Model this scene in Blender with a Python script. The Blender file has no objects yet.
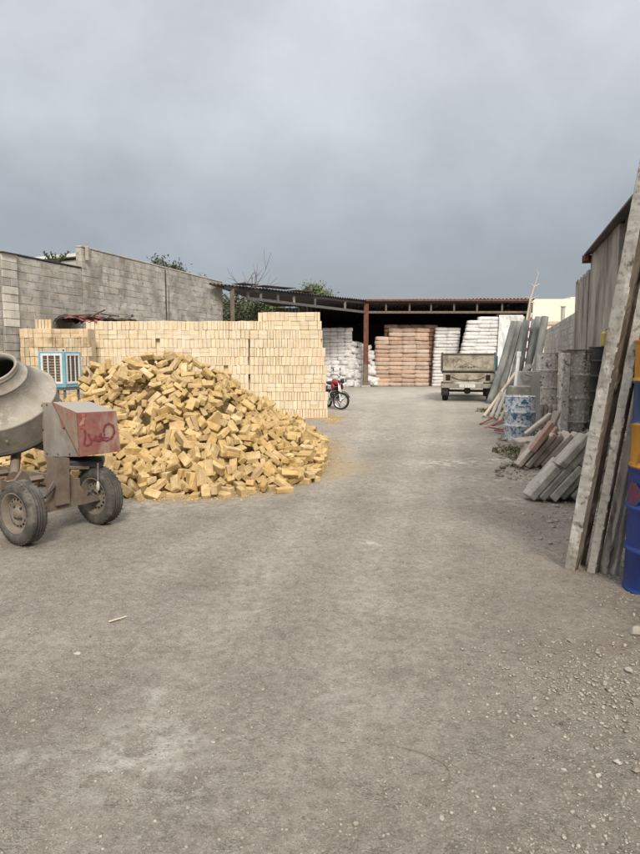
import bpy, bmesh, math, random
import numpy as np
from mathutils import Vector, Matrix, Euler, noise

random.seed(11)
rng = np.random.default_rng(7)
S = bpy.context.scene
COL = S.collection
PI = math.pi
R = math.radians

# ------------------------------------------------------------------ camera
EYE = 1.65
FPX = 642.0
PITCH = math.atan(70 / FPX)
cam_d = bpy.data.cameras.new('camera')
cam = bpy.data.objects.new('camera', cam_d)
COL.objects.link(cam)
cam.location = (0, 0, EYE)
cam.rotation_euler = (PI / 2 - PITCH, 0, 0)
cam_d.sensor_fit = 'VERTICAL'
cam_d.sensor_height = 36
cam_d.lens = 36 * FPX / 854
cam_d.clip_start = 0.05
cam_d.clip_end = 3000
S.camera = cam

# ------------------------------------------------------------------ sky and sun
SUN_EL, SUN_AZ = R(39), R(170)      # azimuth clockwise from +Y: behind the camera, a little to the right
w = bpy.data.worlds.new("World")
S.world = w
w.use_nodes = True
nt = w.node_tree
nt.nodes.clear()
def wn(t, **k):
    n = nt.nodes.new(t)
    for a, b in k.items(): setattr(n, a, b)
    return n
sky = wn('ShaderNodeTexSky', sky_type='NISHITA', sun_disc=False)
sky.sun_elevation = SUN_EL
sky.sun_rotation = SUN_AZ
sky.air_density = 1.5; sky.dust_density = 3.0
bg1 = wn('ShaderNodeBackground'); bg1.inputs[1].default_value = 0.06
nt.links.new(sky.outputs[0], bg1.inputs[0])
tc = wn('ShaderNodeTexCoord')
sep = wn('ShaderNodeSeparateXYZ'); nt.links.new(tc.outputs['Generated'], sep.inputs[0])
# project the direction on a cloud deck
zc = wn('ShaderNodeMath', operation='MAXIMUM'); nt.links.new(sep.outputs[2], zc.inputs[0]); zc.inputs[1].default_value = 0.0
za = wn('ShaderNodeMath', operation='ADD'); nt.links.new(zc.outputs[0], za.inputs[0]); za.inputs[1].default_value = 0.55
dx = wn('ShaderNodeMath', operation='DIVIDE'); nt.links.new(sep.outputs[0], dx.inputs[0]); nt.links.new(za.outputs[0], dx.inputs[1])
dy = wn('ShaderNodeMath', operation='DIVIDE'); nt.links.new(sep.outputs[1], dy.inputs[0]); nt.links.new(za.outputs[0], dy.inputs[1])
cmb = wn('ShaderNodeCombineXYZ'); nt.links.new(dx.outputs[0], cmb.inputs[0]); nt.links.new(dy.outputs[0], cmb.inputs[1])
n1 = wn('ShaderNodeTexNoise'); n1.inputs['Scale'].default_value = 1.35; n1.inputs['Detail'].default_value = 6; n1.inputs['Roughness'].default_value = 0.5
n1.inputs['Distortion'].default_value = 0.5
nt.links.new(cmb.outputs[0], n1.inputs['Vector'])
n2 = wn('ShaderNodeTexNoise'); n2.inputs['Scale'].default_value = 3.6; n2.inputs['Detail'].default_value = 5; n2.inputs['Roughness'].default_value = 0.55
nt.links.new(cmb.outputs[0], n2.inputs['Vector'])
nm = wn('ShaderNodeMath', operation='MULTIPLY_ADD'); nt.links.new(n2.outputs[0], nm.inputs[0]); nm.inputs[1].default_value = 0.3
nsc = wn('ShaderNodeMath', operation='MULTIPLY'); nt.links.new(n1.outputs[0], nsc.inputs[0]); nsc.inputs[1].default_value = 0.7
nt.links.new(nsc.outputs[0], nm.inputs[2])
# elevation ramp: blue grey rain cloud low down, paler above
er = wn('ShaderNodeValToRGB')
nt.links.new(zc.outputs[0], er.inputs[0])
cr = er.color_ramp
cr.elements[0].position = 0.0; cr.elements[0].color = (.212, .235, .268, 1)
cr.elements[1].position = 1.0; cr.elements[1].color = (1.35, 1.31, 1.26, 1)
for p_, c_ in ((.10, (.190, .212, .244)), (.20, (.235, .255, .283)), (.32, (.325, .340, .360)), (.46, (.372, .382, .397)), (.62, (.62, .625, .63))):
    e_ = cr.elements.new(p_); e_.color = (*c_, 1)
cl = wn('ShaderNodeMapRange'); nt.links.new(nm.outputs[0], cl.inputs[0])
cl.inputs[1].default_value = .36; cl.inputs[2].default_value = .64; cl.inputs[3].default_value = .78; cl.inputs[4].default_value = 1.30
amp = wn('ShaderNodeMapRange'); nt.links.new(zc.outputs[0], amp.inputs[0])
amp.inputs[1].default_value = .02; amp.inputs[2].default_value = .25; amp.inputs[3].default_value = .25; amp.inputs[4].default_value = 1.0
lerp = wn('ShaderNodeMix', data_type='FLOAT'); nt.links.new(amp.outputs[0], lerp.inputs[0]); lerp.inputs[2].default_value = 1.0
nt.links.new(cl.outputs[0], lerp.inputs[3])
vm = wn('ShaderNodeVectorMath', operation='SCALE'); nt.links.new(er.outputs[0], vm.inputs[0]); nt.links.new(lerp.outputs[0], vm.inputs['Scale'])
bg2 = wn('ShaderNodeBackground'); bg2.inputs[1].default_value = 0.83
nt.links.new(vm.outputs[0], bg2.inputs[0])
mx = wn('ShaderNodeMixShader'); mx.inputs[0].default_value = 0.88
nt.links.new(bg1.outputs[0], mx.inputs[1]); nt.links.new(bg2.outputs[0], mx.inputs[2])
wo = wn('ShaderNodeOutputWorld'); nt.links.new(mx.outputs[0], wo.inputs[0])

sd = bpy.data.lights.new('sun', 'SUN')
sd.energy = 1.5; sd.angle = R(14); sd.color = (1.0, .90, .76)
so = bpy.data.objects.new('sun', sd); COL.objects.link(so)
sv = Vector((math.sin(SUN_AZ) * math.cos(SUN_EL), math.cos(SUN_AZ) * math.cos(SUN_EL), math.sin(SUN_EL)))
so.rotation_euler = sv.to_track_quat('Z', 'Y').to_euler()
so.location = (0, -5, 20)

S.view_settings.view_transform = 'Standard'
S.view_settings.look = 'None'
S.view_settings.exposure = 1.1
S.view_settings.gamma = 1

# ------------------------------------------------------------------ helpers
CP, SP = math.cos(PITCH), math.sin(PITCH)
def ray(px, py):
    cx = (px - 320) / FPX; cu = (427 - py) / FPX
    return Vector((cx, CP + cu * SP, -SP + cu * CP))
def at(px, py, Y):
    d = ray(px, py)
    return Vector((0, 0, EYE)) + d * (Y / d.y)
def grd(px, py):
    d = ray(px, py)
    p = d * (EYE / -d.z)
    return Vector((p.x, p.y, 0))

def tag(o, label=None, cat=None, group=None, kind=None):
    if label: o['label'] = label
    if cat: o['category'] = cat
    if group: o['group'] = group
    if kind: o['kind'] = kind
    return o
def empty(name, loc, rz=0, label=None, cat=None, group=None, rot=None):
    o = bpy.data.objects.new(name, None)
    o.location = loc
    o.rotation_euler = rot if rot else (0, 0, rz)
    o.empty_display_size = .1
    COL.objects.link(o)
    return tag(o, label, cat, group)
def link(name, me, loc=(0, 0, 0), rot=(0, 0, 0), parent=None, scale=None):
    o = bpy.data.objects.new(name, me)
    o.location = loc; o.rotation_euler = rot
    if scale: o.scale = scale
    if parent: o.parent = parent
    COL.objects.link(o)
    return o
def copy_tree(o, parent=None):
    c = o.copy(); COL.objects.link(c)
    if parent: c.parent = parent
    for ch in list(o.children): copy_tree(ch, c)
    return c

class MB:
    """collects shapes for one mesh object"""
    def __init__(s): s.v = []; s.f = []; s.sm = []
    def add(s, vs, fs, smooth=False):
        b = len(s.v)
        s.v += [tuple(v) for v in vs]
        for f in fs:
            s.f.append(tuple(b + i for i in f)); s.sm.append(smooth)
        return s
    def box(s, c, size, rot=None, jit=0):
        c = Vector(c); h = Vector(size) / 2
        M = rot.to_matrix() if isinstance(rot, Euler) else (rot if rot is not None else Matrix.Identity(3))
        vs = []
        for x in (-1, 1):
            for y in (-1, 1):
                for z in (-1, 1):
                    p = Vector((x * h.x, y * h.y, z * h.z))
                    if jit: p += Vector([random.uniform(-jit, jit) for _ in range(3)])
                    vs.append(c + M @ p)
        return s.add(vs, [(0, 1, 3, 2), (4, 6, 7, 5), (0, 4, 5, 1), (2, 3, 7, 6), (0, 2, 6, 4), (1, 5, 7, 3)])
    def cbox(s, c, size, b=.01, rot=None, jit=0):
        """box with all edges chamfered (44 triangles)"""
        c = Vector(c); h = Vector(size) / 2
        M = rot.to_matrix() if isinstance(rot, Euler) else (rot if rot is not None else Matrix.Identity(3))
        b = min(b, h.x * .9, h.y * .9, h.z * .9)
        vs = []; idx = {}
        for x in (-1, 1):
            for y in (-1, 1):
                for z in (-1, 1):
                    J = Vector([random.uniform(-jit, jit) for _ in range(3)]) if jit else Vector()
                    bb = b * (random.uniform(.6, 1.8) if jit else 1)
                    for ax in range(3):
                        p = Vector((x * (h.x - bb), y * (h.y - bb), z * (h.z - bb)))
                        p[ax] = (x, y, z)[ax] * h[ax]
                        idx[(x, y, z, ax)] = len(vs)
                        vs.append(c + M @ (p + J))
        fs = []
        for ax in range(3):
            a1, a2 = (ax + 1) % 3, (ax + 2) % 3
            for sg in (-1, 1):
                q = []
                for u, v in ((-1, -1), (1, -1), (1, 1), (-1, 1)):
                    t = [0, 0, 0]; t[ax] = sg; t[a1] = u; t[a2] = v
                    q.append(idx[(*t, ax)])
                fs.append(tuple(q if sg > 0 else q[::-1]))
        for ax in range(3):       # edges parallel to ax
            a1, a2 = (ax + 1) % 3, (ax + 2) % 3
            for u in (-1, 1):
                for v in (-1, 1):
                    t0 = [0, 0, 0]; t1 = [0, 0, 0]
                    t0[ax] = -1; t1[ax] = 1
                    for t in (t0, t1): t[a1] = u; t[a2] = v
                    q = [idx[(*t0, a1)], idx[(*t0, a2)], idx[(*t1, a2)], idx[(*t1, a1)]]
                    fs.append(tuple(q if u * v < 0 else q[::-1]))
        for x in (-1, 1):
            for y in (-1, 1):
                for z in (-1, 1):
                    q = [idx[(x, y, z, k)] for k in range(3)]
                    fs.append(tuple(q if x * y * z > 0 else q[::-1]))
        return s.add(vs, fs)
    def tube(s, pts, r, n=8, caps=True, smooth=True):
        pts = [Vector(p) for p in pts]
        if not isinstance(r, (list, tuple)): r = [r] * len(pts)
        vs = []; fs = []
        up = None
        for i, p in enumerate(pts):
            t = (pts[min(i + 1, len(pts) - 1)] - pts[max(i - 1, 0)])
            if t.length < 1e-9: t = Vector((0, 0, 1))
            t.normalize()
            if up is None:
                up = Vector((0, 0, 1)) if abs(t.z) < .9 else Vector((1, 0, 0))
            a = t.cross(up)
            if a.length < 1e-6: a = t.orthogonal()
            a.normalize(); b = a.cross(t); up = b
            for k in range(n):
                an = 2 * PI * k / n
                vs.append(p + (a * math.cos(an) + b * math.sin(an)) * r[i])
        for i in range(len(pts) - 1):
            for k in range(n):
                k2 = (k + 1) % n
                fs.append((i * n + k, (i + 1) * n + k, (i + 1) * n + k2, i * n + k2))
        s.add(vs, fs, smooth)
        if caps:
            s.add(vs[:n], [tuple(range(n))])
            s.add(vs[-n:], [tuple(range(n))[::-1]])
        return s
    def lathe(s, prof, n=24, c=(0, 0, 0), M=None, smooth=True, a0=0, a1=2 * PI, close=True):
        """prof: list of (radius, height); axis z, mapped by M and moved to c"""
        c = Vector(c); M = M if M is not None else Matrix.Identity(3)
        full = abs(a1 - a0 - 2 * PI) < 1e-6
        cols = n if full else n + 1
        vs = []; fs = []
        for (r, h) in prof:
            for k in range(cols):
                a = a0 + (a1 - a0) * k / n
                vs.append(c + M @ Vector((r * math.cos(a), r * math.sin(a), h)))
        for i in range(len(prof) - 1):
            for k in range(n):
                k2 = (k + 1) % cols if full else k + 1
                fs.append((i * cols + k, i * cols + k2, (i + 1) * cols + k2, (i + 1) * cols + k))
        return s.add(vs, fs, smooth)
    def prism(s, poly, h0, h1, M=None, c=(0, 0, 0)):
        c = Vector(c); M = M if M is not None else Matrix.Identity(3)
        n = len(poly)
        vs = [c + M @ Vector((x, y, h0)) for x, y in poly] + [c + M @ Vector((x, y, h1)) for x, y in poly]
        fs = [tuple(range(n))[::-1], tuple(range(n, 2 * n))] + [(i, (i + 1) % n, n + (i + 1) % n, n + i) for i in range(n)]
        return s.add(vs, fs)
    def hexa(s, p):
        """8 points: bottom 4 then top 4"""
        return s.add(p, [(3, 2, 1, 0), (4, 5, 6, 7), (0, 1, 5, 4), (1, 2, 6, 5), (2, 3, 7, 6), (3, 0, 4, 7)])
    def mesh(s, name, mat):
        me = bpy.data.meshes.new(name)
        me.from_pydata(s.v, [], s.f)
        me.polygons.foreach_set('use_smooth', s.sm)
        if mat: me.materials.append(mat)
        me.update()
        return me
    def build(s, name, mat, parent=None, loc=(0, 0, 0), world=False, bevel=0, fixn=True):
        """world=True: vertices are in world space, parent (unrotated) or loc is subtracted"""
        off = None
        if world:
            off = Vector(parent_world(parent)) if parent else Vector(loc)
            s.v = [(x - off.x, y - off.y, z - off.z) for x, y, z in s.v]
        me = s.mesh(name, mat)
        if fixn:
            b = bmesh.new(); b.from_mesh(me); bmesh.ops.recalc_face_normals(b, faces=b.faces); b.to_mesh(me); b.free()
        o = bpy.data.objects.new(name, me)
        if parent: o.parent = parent
        elif world or any(loc): o.location = off if world else loc
        COL.objects.link(o)
        if bevel:
            m = o.modifiers.new('bevel', 'BEVEL'); m.width = bevel; m.segments = 2; m.limit_method = 'ANGLE'; m.angle_limit = R(40)
        return o
def parent_world(o):
    v = Vector(o.location)
    while o.parent:
        o = o.parent; v += Vector(o.location)
    return v

# ------------------------------------------------------------------ materials
MATS = {}
def pmat(name, c1, c2, scale=4, rough=.9, bump=.3, bs=60, bd=.004, metal=0, rnd=.12, spots=(), space='pos', detail=6, streak=None, hue=0, dust=None):
    """spots: list of (colour, noise scale, threshold, softness[, z stretch]); streak: z squash; dust: (colour, amount) settled on upward faces"""
    m = bpy.data.materials.new(name); m.use_nodes = True
    t = m.node_tree; t.nodes.clear()
    def N(ty, **k):
        n = t.nodes.new(ty)
        for a, b in k.items(): setattr(n, a, b)
        return n
    L = t.links.new
    out = N('ShaderNodeOutputMaterial'); bs_ = N('ShaderNodeBsdfPrincipled')
    L(bs_.outputs[0], out.inputs[0])
    bs_.inputs['Roughness'].default_value = rough
    bs_.inputs['Metallic'].default_value = metal
    bs_.inputs['Specular IOR Level'].default_value = .25 if rough > .7 else .5
    if space == 'pos':
        g = N('ShaderNodeNewGeometry'); vec = g.outputs['Position']
    else:
        g = N('ShaderNodeTexCoord'); vec = g.outputs['Object']
    oi = N('ShaderNodeObjectInfo')
    def mapped(sz=(1, 1, 1)):
        mp = N('ShaderNodeMapping'); L(vec, mp.inputs[0]); mp.inputs['Scale'].default_value = sz
        if space == 'obj':
            mu = N('ShaderNodeVectorMath', operation='SCALE'); cb = N('ShaderNodeCombineXYZ')
            for i in range(3): L(oi.outputs['Random'], cb.inputs[i])
            L(cb.outputs[0], mu.inputs[0]); mu.inputs['Scale'].default_value = 13.7
            L(mu.outputs[0], mp.inputs['Location'])
        return mp.outputs[0]
    n = N('ShaderNodeTexNoise'); n.inputs['Scale'].default_value = scale; n.inputs['Detail'].default_value = detail; n.inputs['Roughness'].default_value = .6
    L(mapped((1, 1, streak) if streak else (1, 1, 1)), n.inputs['Vector'])
    rp = N('ShaderNodeValToRGB'); L(n.outputs[0], rp.inputs[0])
    rp.color_ramp.elements[0].position = .32; rp.color_ramp.elements[0].color = (*c1, 1)
    rp.color_ramp.elements[1].position = .68; rp.color_ramp.elements[1].color = (*c2, 1)
    col = rp.outputs[0]
    def mix(fac, a, b, bt='MIX'):
        x = N('ShaderNodeMix', data_type='RGBA', blend_type=bt)
        if isinstance(fac, (int, float)): x.inputs[0].default_value = fac
        else: L(fac, x.inputs[0])
        L(a, x.inputs[6])
        if isinstance(b, tuple): x.inputs[7].default_value = (*b, 1)
        else: L(b, x.inputs[7])
        return x.outputs[2]
    for k, sp in enumerate(spots):
        c_, sc_, th, so_ = sp[:4]; zs = sp[4] if len(sp) > 4 else 1
        nn = N('ShaderNodeTexNoise'); nn.inputs['Scale'].default_value = sc_; nn.inputs['Detail'].default_value = 7; nn.inputs['Roughness'].default_value = .62
        mp_ = mapped((1, 1, zs))
        ad = N('ShaderNodeVectorMath', operation='ADD'); L(mp_, ad.inputs[0]); ad.inputs[1].default_value = (3.1 * k + 1, 7.7 * k, 1.3 * k)
        L(ad.outputs[0], nn.inputs['Vector'])
        mr = N('ShaderNodeMapRange'); L(nn.outputs[0], mr.inputs[0])
        mr.inputs[1].default_value = th - so_; mr.inputs[2].default_value = th + so_
        col = mix(mr.outputs[0], col, c_)
    if dust:
        g2 = N('ShaderNodeNewGeometry'); sx = N('ShaderNodeSeparateXYZ'); L(g2.outputs['Normal'], sx.inputs[0])
        mr = N('ShaderNodeMapRange'); L(sx.outputs[2], mr.inputs[0]); mr.inputs[1].default_value = .1; mr.inputs[2].default_value = .9; mr.inputs[4].default_value = dust[1]
        col = mix(mr.outputs[0], col, dust[0])
    if rnd or hue:
        hs = N('ShaderNodeHueSaturation'); L(col, hs.inputs['Color'])
        mr = N('ShaderNodeMapRange'); L(oi.outputs['Random'], mr.inputs[0]); mr.inputs[3].default_value = 1 - rnd; mr.inputs[4].default_value = 1 + rnd
        L(mr.outputs[0], hs.inputs['Value'])
        if hue:
            fr = N('ShaderNodeMath', operation='MULTIPLY'); L(oi.outputs['Random'], fr.inputs[0]); fr.inputs[1].default_value = 17.3
            fc = N('ShaderNodeMath', operation='FRACT'); L(fr.outputs[0], fc.inputs[0])
            mr = N('ShaderNodeMapRange'); L(fc.outputs[0], mr.inputs[0]); mr.inputs[3].default_value = 1 - hue; mr.inputs[4].default_value = 1 + hue
            L(mr.outputs[0], hs.inputs['Saturation'])
        col = hs.outputs[0]
    L(col, bs_.inputs['Base Color'])
    if bump:
        nb = N('ShaderNodeTexNoise'); nb.inputs['Scale'].default_value = bs; nb.inputs['Detail'].default_value = 5; nb.inputs['Roughness'].default_value = .65
        L(mapped((1, 1, streak) if streak else (1, 1, 1)), nb.inputs['Vector'])
        bp = N('ShaderNodeBump'); bp.inputs['Strength'].default_value = bump; bp.inputs['Distance'].default_value = bd
        L(nb.outputs[0], bp.inputs['Height']); L(bp.outputs[0], bs_.inputs['Normal'])
    MATS[name] = m
    return m

M_ = {}
M_['block'] = pmat('concrete_block', (.35, .328, .293), (.50, .475, .437), 2.2, bump=.9, bs=35, bd=.014, rnd=.11, hue=.3, spots=[((.215, .195, .168), 1.1, .58, .12, .5), ((.52, .50, .465), .7, .60, .08), ((.50, .48, .44), 1.6, .60, .05), ((.25, .228, .198), 5, .60, .06)])
M_['mortar'] = pmat('mortar', (.30, .28, .25), (.44, .415, .38), 5, bump=.8, bs=40, bd=.01)
M_['block_pale'] = pmat('pale_block', (.44, .415, .37), (.60, .57, .52), 4, bump=.6, bs=50, rnd=.22)
M_['block_dark'] = pmat('dark_block', (.26, .25, .23), (.42, .40, .37), 4, bump=.6, bs=50, rnd=.2)
M_['brick_cream'] = pmat('cream_brick', (.63, .52, .365), (.76, .655, .49), 5, bump=.35, bs=90, rnd=.09, hue=.14, spots=[((.72, .50, .36), .8, .62, .06)])
M_['brick_tan'] = pmat('tan_brick', (.49, .385, .26), (.66, .54, .385), 5, bump=.35, bs=90, rnd=.18, hue=.16, spots=[((.30, .21, .13), 2.2, .62, .06)])
M_['brick_yellow'] = pmat('yellow_brick', (.36, .25, .108), (.53, .39, .197), 9, bump=.6, bs=70, bd=.006, rnd=.11, hue=.09, space='obj', spots=[((.60, .46, .26), 5, .60, .08), ((.29, .20, .09), 4, .66, .06)])
M_['brick_dust'] = pmat('brick_dust', (.30, .21, .10), (.42, .31, .16), 12, bump=.8, bs=50, bd=.02, rnd=0)
M_['bag_white'] = pmat('white_bag', (.58, .57, .57), (.72, .71, .71), 6, bump=.6, bs=18, bd=.02, rnd=.10, rough=.7, spots=[((.42, .41, .41), 3, .66, .05)])
M_['bag_paper'] = pmat('kraft_bag', (.44, .32, .25), (.57, .44, .355), 6, bump=.7, bs=18, bd=.02, rnd=.16, hue=.2, rough=.8)
M_['bag_paper_dark'] = pmat('dark_kraft_bag', (.22, .13, .085), (.30, .19, .13), 6, bump=.5, bs=18, bd=.02, rnd=.10, rough=.8)  # darker brown for the back row
M_['sheet_white'] = pmat('white_plastic_sheet', (.62, .62, .62), (.74, .74, .74), 3, bump=.5, bs=7, bd=.03, rnd=0, rough=.5)
M_['rust'] = pmat('rusted_steel', (.10, .042, .028), (.20, .085, .055), 6, bump=.5, bs=60, rnd=.1, rough=.85)
M_['rust_dusty'] = pmat('dusty_rusted_steel', (.115, .088, .068), (.20, .158, .125), 8, bump=.5, bs=60, rnd=.08, rough=.9, dust=((.24, .205, .165), .5))
M_['steel_grey'] = pmat('grey_painted_steel', (.12, .125, .125), (.20, .20, .195), 8, bump=.3, rnd=.1, rough=.6, metal=.3)
M_['steel_dark'] = pmat('dark_steel', (.035, .035, .035), (.07, .068, .065), 8, bump=.3, rnd=.1, rough=.6, metal=.4)
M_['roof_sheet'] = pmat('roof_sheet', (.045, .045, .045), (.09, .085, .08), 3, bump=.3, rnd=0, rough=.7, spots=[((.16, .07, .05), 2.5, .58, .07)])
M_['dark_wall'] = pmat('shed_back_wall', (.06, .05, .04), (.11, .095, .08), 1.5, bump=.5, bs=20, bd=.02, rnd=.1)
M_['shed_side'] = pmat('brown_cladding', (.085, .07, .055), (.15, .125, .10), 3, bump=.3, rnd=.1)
M_['wood'] = pmat('weathered_wood', (.17, .145, .12), (.30, .262, .218), 7, bump=.6, bs=50, rnd=.18, streak=.15, space='obj')
M_['wood_dark'] = pmat('dark_stained_wood', (.055, .036, .024), (.13, .085, .055), 7, bump=.6, bs=50, rnd=.15, streak=.15, space='obj', spots=[((.25, .20, .15), 5, .64, .05, .3)])
M_['wood_pale'] = pmat('pale_wood', (.40, .34, .27), (.56, .49, .41), 7, bump=.5, bs=50, rnd=.15, streak=.2, space='obj')
M_['conc_post'] = pmat('precast_concrete', (.40, .382, .345), (.54, .518, .475), 4, bump=.5, bs=45, bd=.006, rnd=.08, streak=.35, spots=[((.22, .18, .14), 3.5, .58, .07, .3), ((.64, .62, .58), 8, .60, .04, .5), ((.14, .11, .085), 11, .64, .03, .6), ((.27, .25, .225), 30, .60, .05)])
M_['conc_stain_shade'] = pmat('stained_shaded_concrete', (.10, .082, .065), (.21, .182, .15), 6, bump=.6, bs=45, bd=.008, rnd=.05, streak=.3, spots=[((.045, .035, .025), 5, .58, .07, .4), ((.42, .39, .34), 6, .62, .04, .5), ((.16, .08, .05), 7, .63, .05, .5)])
M_['kerb'] = pmat('concrete_kerb', (.23, .22, .195), (.37, .355, .32), 9, bump=.8, bs=45, bd=.008, rnd=.18, spots=[((.19, .18, .16), 6, .63, .08)])
M_['kerb_old'] = pmat('old_concrete_slab', (.30, .262, .22), (.45, .40, .345), 6, bump=.6, bs=60, rnd=.16, spots=[((.20, .17, .135), 7, .62, .06)])
M_['kerb_pink'] = pmat('pink_concrete', (.27, .165, .14), (.36, .235, .20), 7, bump=.5, bs=60, rnd=.1)
M_['pipe_grey'] = pmat('grey_fibre_cement', (.09, .096, .093), (.22, .225, .217), 3, bump=.4, bs=30, rnd=.22, streak=.3)
M_['pvc'] = pmat('white_pvc', (.66, .67, .68), (.78, .79, .80), 4, bump=.1, rough=.4, rnd=0)
M_['panel_grey'] = pmat('pale_grey_board', (.36, .35, .325), (.45, .44, .41), 3, bump=.3, rnd=.05)
M_['render_wall'] = pmat('weathered_render', (.21, .19, .16), (.37, .342, .30), 1.3, bump=.6, bs=10, bd=.02, rnd=.05, streak=.8, spots=[((.11, .095, .078), 1.1, .56, .08, .35), ((.44, .42, .39), 1.7, .67, .05, .35)])
M_['render_dark'] = pmat('dark_render', (.04, .034, .028), (.09, .078, .065), 2, bump=.7, bs=14, bd=.02, rnd=.05)
M_['cream_wall'] = pmat('cream_facade', (.76, .69, .58), (.82, .76, .65), .4, bump=.1, rnd=.03)
M_['cream_band'] = pmat('beige_cornice', (.48, .37, .27), (.55, .44, .33), .6, bump=.1, rnd=0)
M_['pale_roof'] = pmat('pale_roofing', (.55, .54, .53), (.68, .67, .65), 1, bump=.1, rnd=0)
M_['mixer'] = pmat('cement_crusted_steel', (.27, .245, .205), (.40, .37, .32), 5, bump=.7, bs=55, bd=.006, rnd=0, rough=.9, spots=[((.21, .18, .145), 2.4, .60, .1), ((.50, .47, .43), 8, .64, .06), ((.40, .10, .07), 6, .755, .015)])
M_['mixer_in'] = pmat('dark_drum_inside', (.06, .058, .055), (.11, .105, .095), 5, bump=.8, bs=30, bd=.01, rnd=0)
M_['mixer_grey'] = pmat('dusty_grey_paint', (.24, .215, .185), (.33, .30, .265), 4, bump=.3, bs=70, rnd=0, rough=.85, spots=[((.18, .15, .125), 3, .62, .08), ((.40, .37, .33), 7, .64, .05)])
M_['mixer_red'] = pmat('worn_red_paint', (.17, .055, .045), (.25, .12, .10), 5, bump=.35, bs=70, rnd=0, rough=.8, spots=[((.31, .23, .19), 4.5, .58, .08, .4), ((.26, .035, .028), 6, .61, .05, .4), ((.13, .08, .065), 9, .62, .05)], dust=((.30, .285, .26), .95))
M_['mixer_side'] = pmat('orange_grey_paint', (.27, .19, .14), (.34, .26, .20), 6, bump=.35, bs=70, rnd=0, rough=.85, spots=[((.36, .12, .07), 7, .60, .06), ((.36, .32, .27), 5, .60, .08)])
M_['maroon'] = pmat('maroon_paint', (.13, .018, .025), (.18, .03, .04), 14, bump=.1, rnd=0, rough=.7, spots=[((.28, .12, .10), 26, .68, .05)])
M_['red_patch'] = pmat('red_spray_paint', (.22, .035, .028), (.30, .06, .048), 14, bump=.1, rnd=0, rough=.7, spots=[((.34, .20, .155), 20, .56, .06)])
M_['tyre'] = pmat('dusty_rubber', (.045, .042, .038), (.10, .094, .084), 6, bump=.3, bs=80, rnd=.05, rough=.9, spots=[((.17, .155, .135), 7, .60, .1)])
M_['tyre_black'] = pmat('black_rubber', (.018, .018, .018), (.04, .038, .036), 6, bump=.2, bs=80, rnd=0, rough=.85)
M_['rim'] = pmat('dusty_steel_rim', (.16, .135, .11), (.26, .225, .185), 8, bump=.4, bs=60, rnd=0, rough=.8, metal=.2)
M_['truck_tan'] = pmat('tan_truck_paint', (.30, .272, .22), (.42, .39, .325), 3, bump=.3, bs=30, rnd=0, rough=.75, spots=[((.13, .11, .085), 3, .57, .09), ((.44, .40, .33), 4, .62, .06), ((.16, .09, .055), 9, .66, .04)])
M_['truck_dark'] = pmat('dark_truck_steel', (.06, .052, .042), (.12, .105, .085), 4, bump=.3, rnd=0, rough=.8)
M_['truck_teal'] = pmat('teal_truck_paint', (.06, .13, .135), (.11, .19, .19), 4, bump=.3, rnd=0, rough=.6)
M_['bumper'] = pmat('dusty_bumper', (.20, .18, .15), (.30, .275, .235), 6, bump=.3, rnd=0, rough=.7)
M_['lamp_hole_dark'] = pmat('lamp_recess_shade', (.012, .006, .005), (.025, .010, .008), 6, bump=0, rnd=0, rough=.35)
M_['plate'] = pmat('white_plate', (.62, .62, .60), (.72, .72, .70), 8, bump=0, rnd=0, rough=.5)
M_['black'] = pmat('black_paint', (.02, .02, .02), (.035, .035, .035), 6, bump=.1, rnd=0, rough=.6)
M_['chrome'] = pmat('dull_chrome', (.45, .45, .45), (.6, .6, .6), 6, bump=0, rnd=0, rough=.3, metal=1)
M_['moto_red'] = pmat('motorcycle_red', (.22, .012, .018), (.28, .02, .028), 6, bump=0, rnd=0, rough=.3)
M_['glass'] = pmat('lamp_glass', (.5, .5, .5), (.65, .65, .65), 6, bump=0, rnd=0, rough=.15)
M_['cooler_blue'] = pmat('blue_cooler_paint', (.13, .33, .43), (.21, .44, .54), 5, bump=.2, rnd=0, rough=.6, spots=[((.30, .42, .46), 7, .62, .05)])
M_['cooler_white'] = pmat('white_cooler_frame', (.60, .62, .62), (.74, .76, .76), 6, bump=.2, rnd=0, rough=.6)
M_['straw'] = pmat('straw_cooling_pad', (.20, .15, .11), (.42, .35, .29), 30, bump=1, bs=60, bd=.01, rnd=.05)
M_['drum_grey'] = pmat('paint_spattered_drum', (.32, .30, .265), (.47, .445, .395), 9, bump=.7, bs=50, rnd=.12, spots=[((.10, .085, .07), 5, .57, .06, .3), ((.64, .62, .58), 20, .56, .03)])
M_['drum_pale'] = pmat('pale_spattered_drum', (.42, .40, .36), (.55, .53, .485), 9, bump=.7, bs=50, rnd=.08, spots=[((.13, .115, .095), 11, .58, .04), ((.66, .64, .60), 18, .57, .03)])
M_['drum_black'] = pmat('black_spattered_drum', (.010, .013, .013), (.025, .03, .028), 5, bump=.3, bs=50, rnd=.05, rough=.6, spots=[((.45, .44, .42), 12, .70, .01)])
M_['drum_bluewhite'] = pmat('white_blue_speckled_drum', (.40, .45, .50), (.62, .66, .68), 8, bump=.4, bs=50, rnd=0, spots=[((.10, .17, .34), 17, .53, .04), ((.62, .64, .62), 11, .575, .04), ((.20, .22, .16), 23, .62, .03), ((.66, .68, .68), 30, .62, .03)])
M_['drum_emblem'] = pmat('blue_drum_print', (.03, .07, .20), (.06, .13, .30), 10, bump=.1, rnd=0, rough=.6, spots=[((.45, .52, .58), 20, .62, .04)])
M_['red_decal'] = pmat('red_drum_print', (.15, .02, .025), (.23, .03, .03), 10, bump=0, rnd=0, rough=.5, spots=[((.02, .05, .16), 22, .52, .05)])
M_['yellow'] = pmat('yellow_plastic', (.38, .28, .05), (.48, .36, .09), 6, bump=0, rnd=0, rough=.4)
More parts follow.
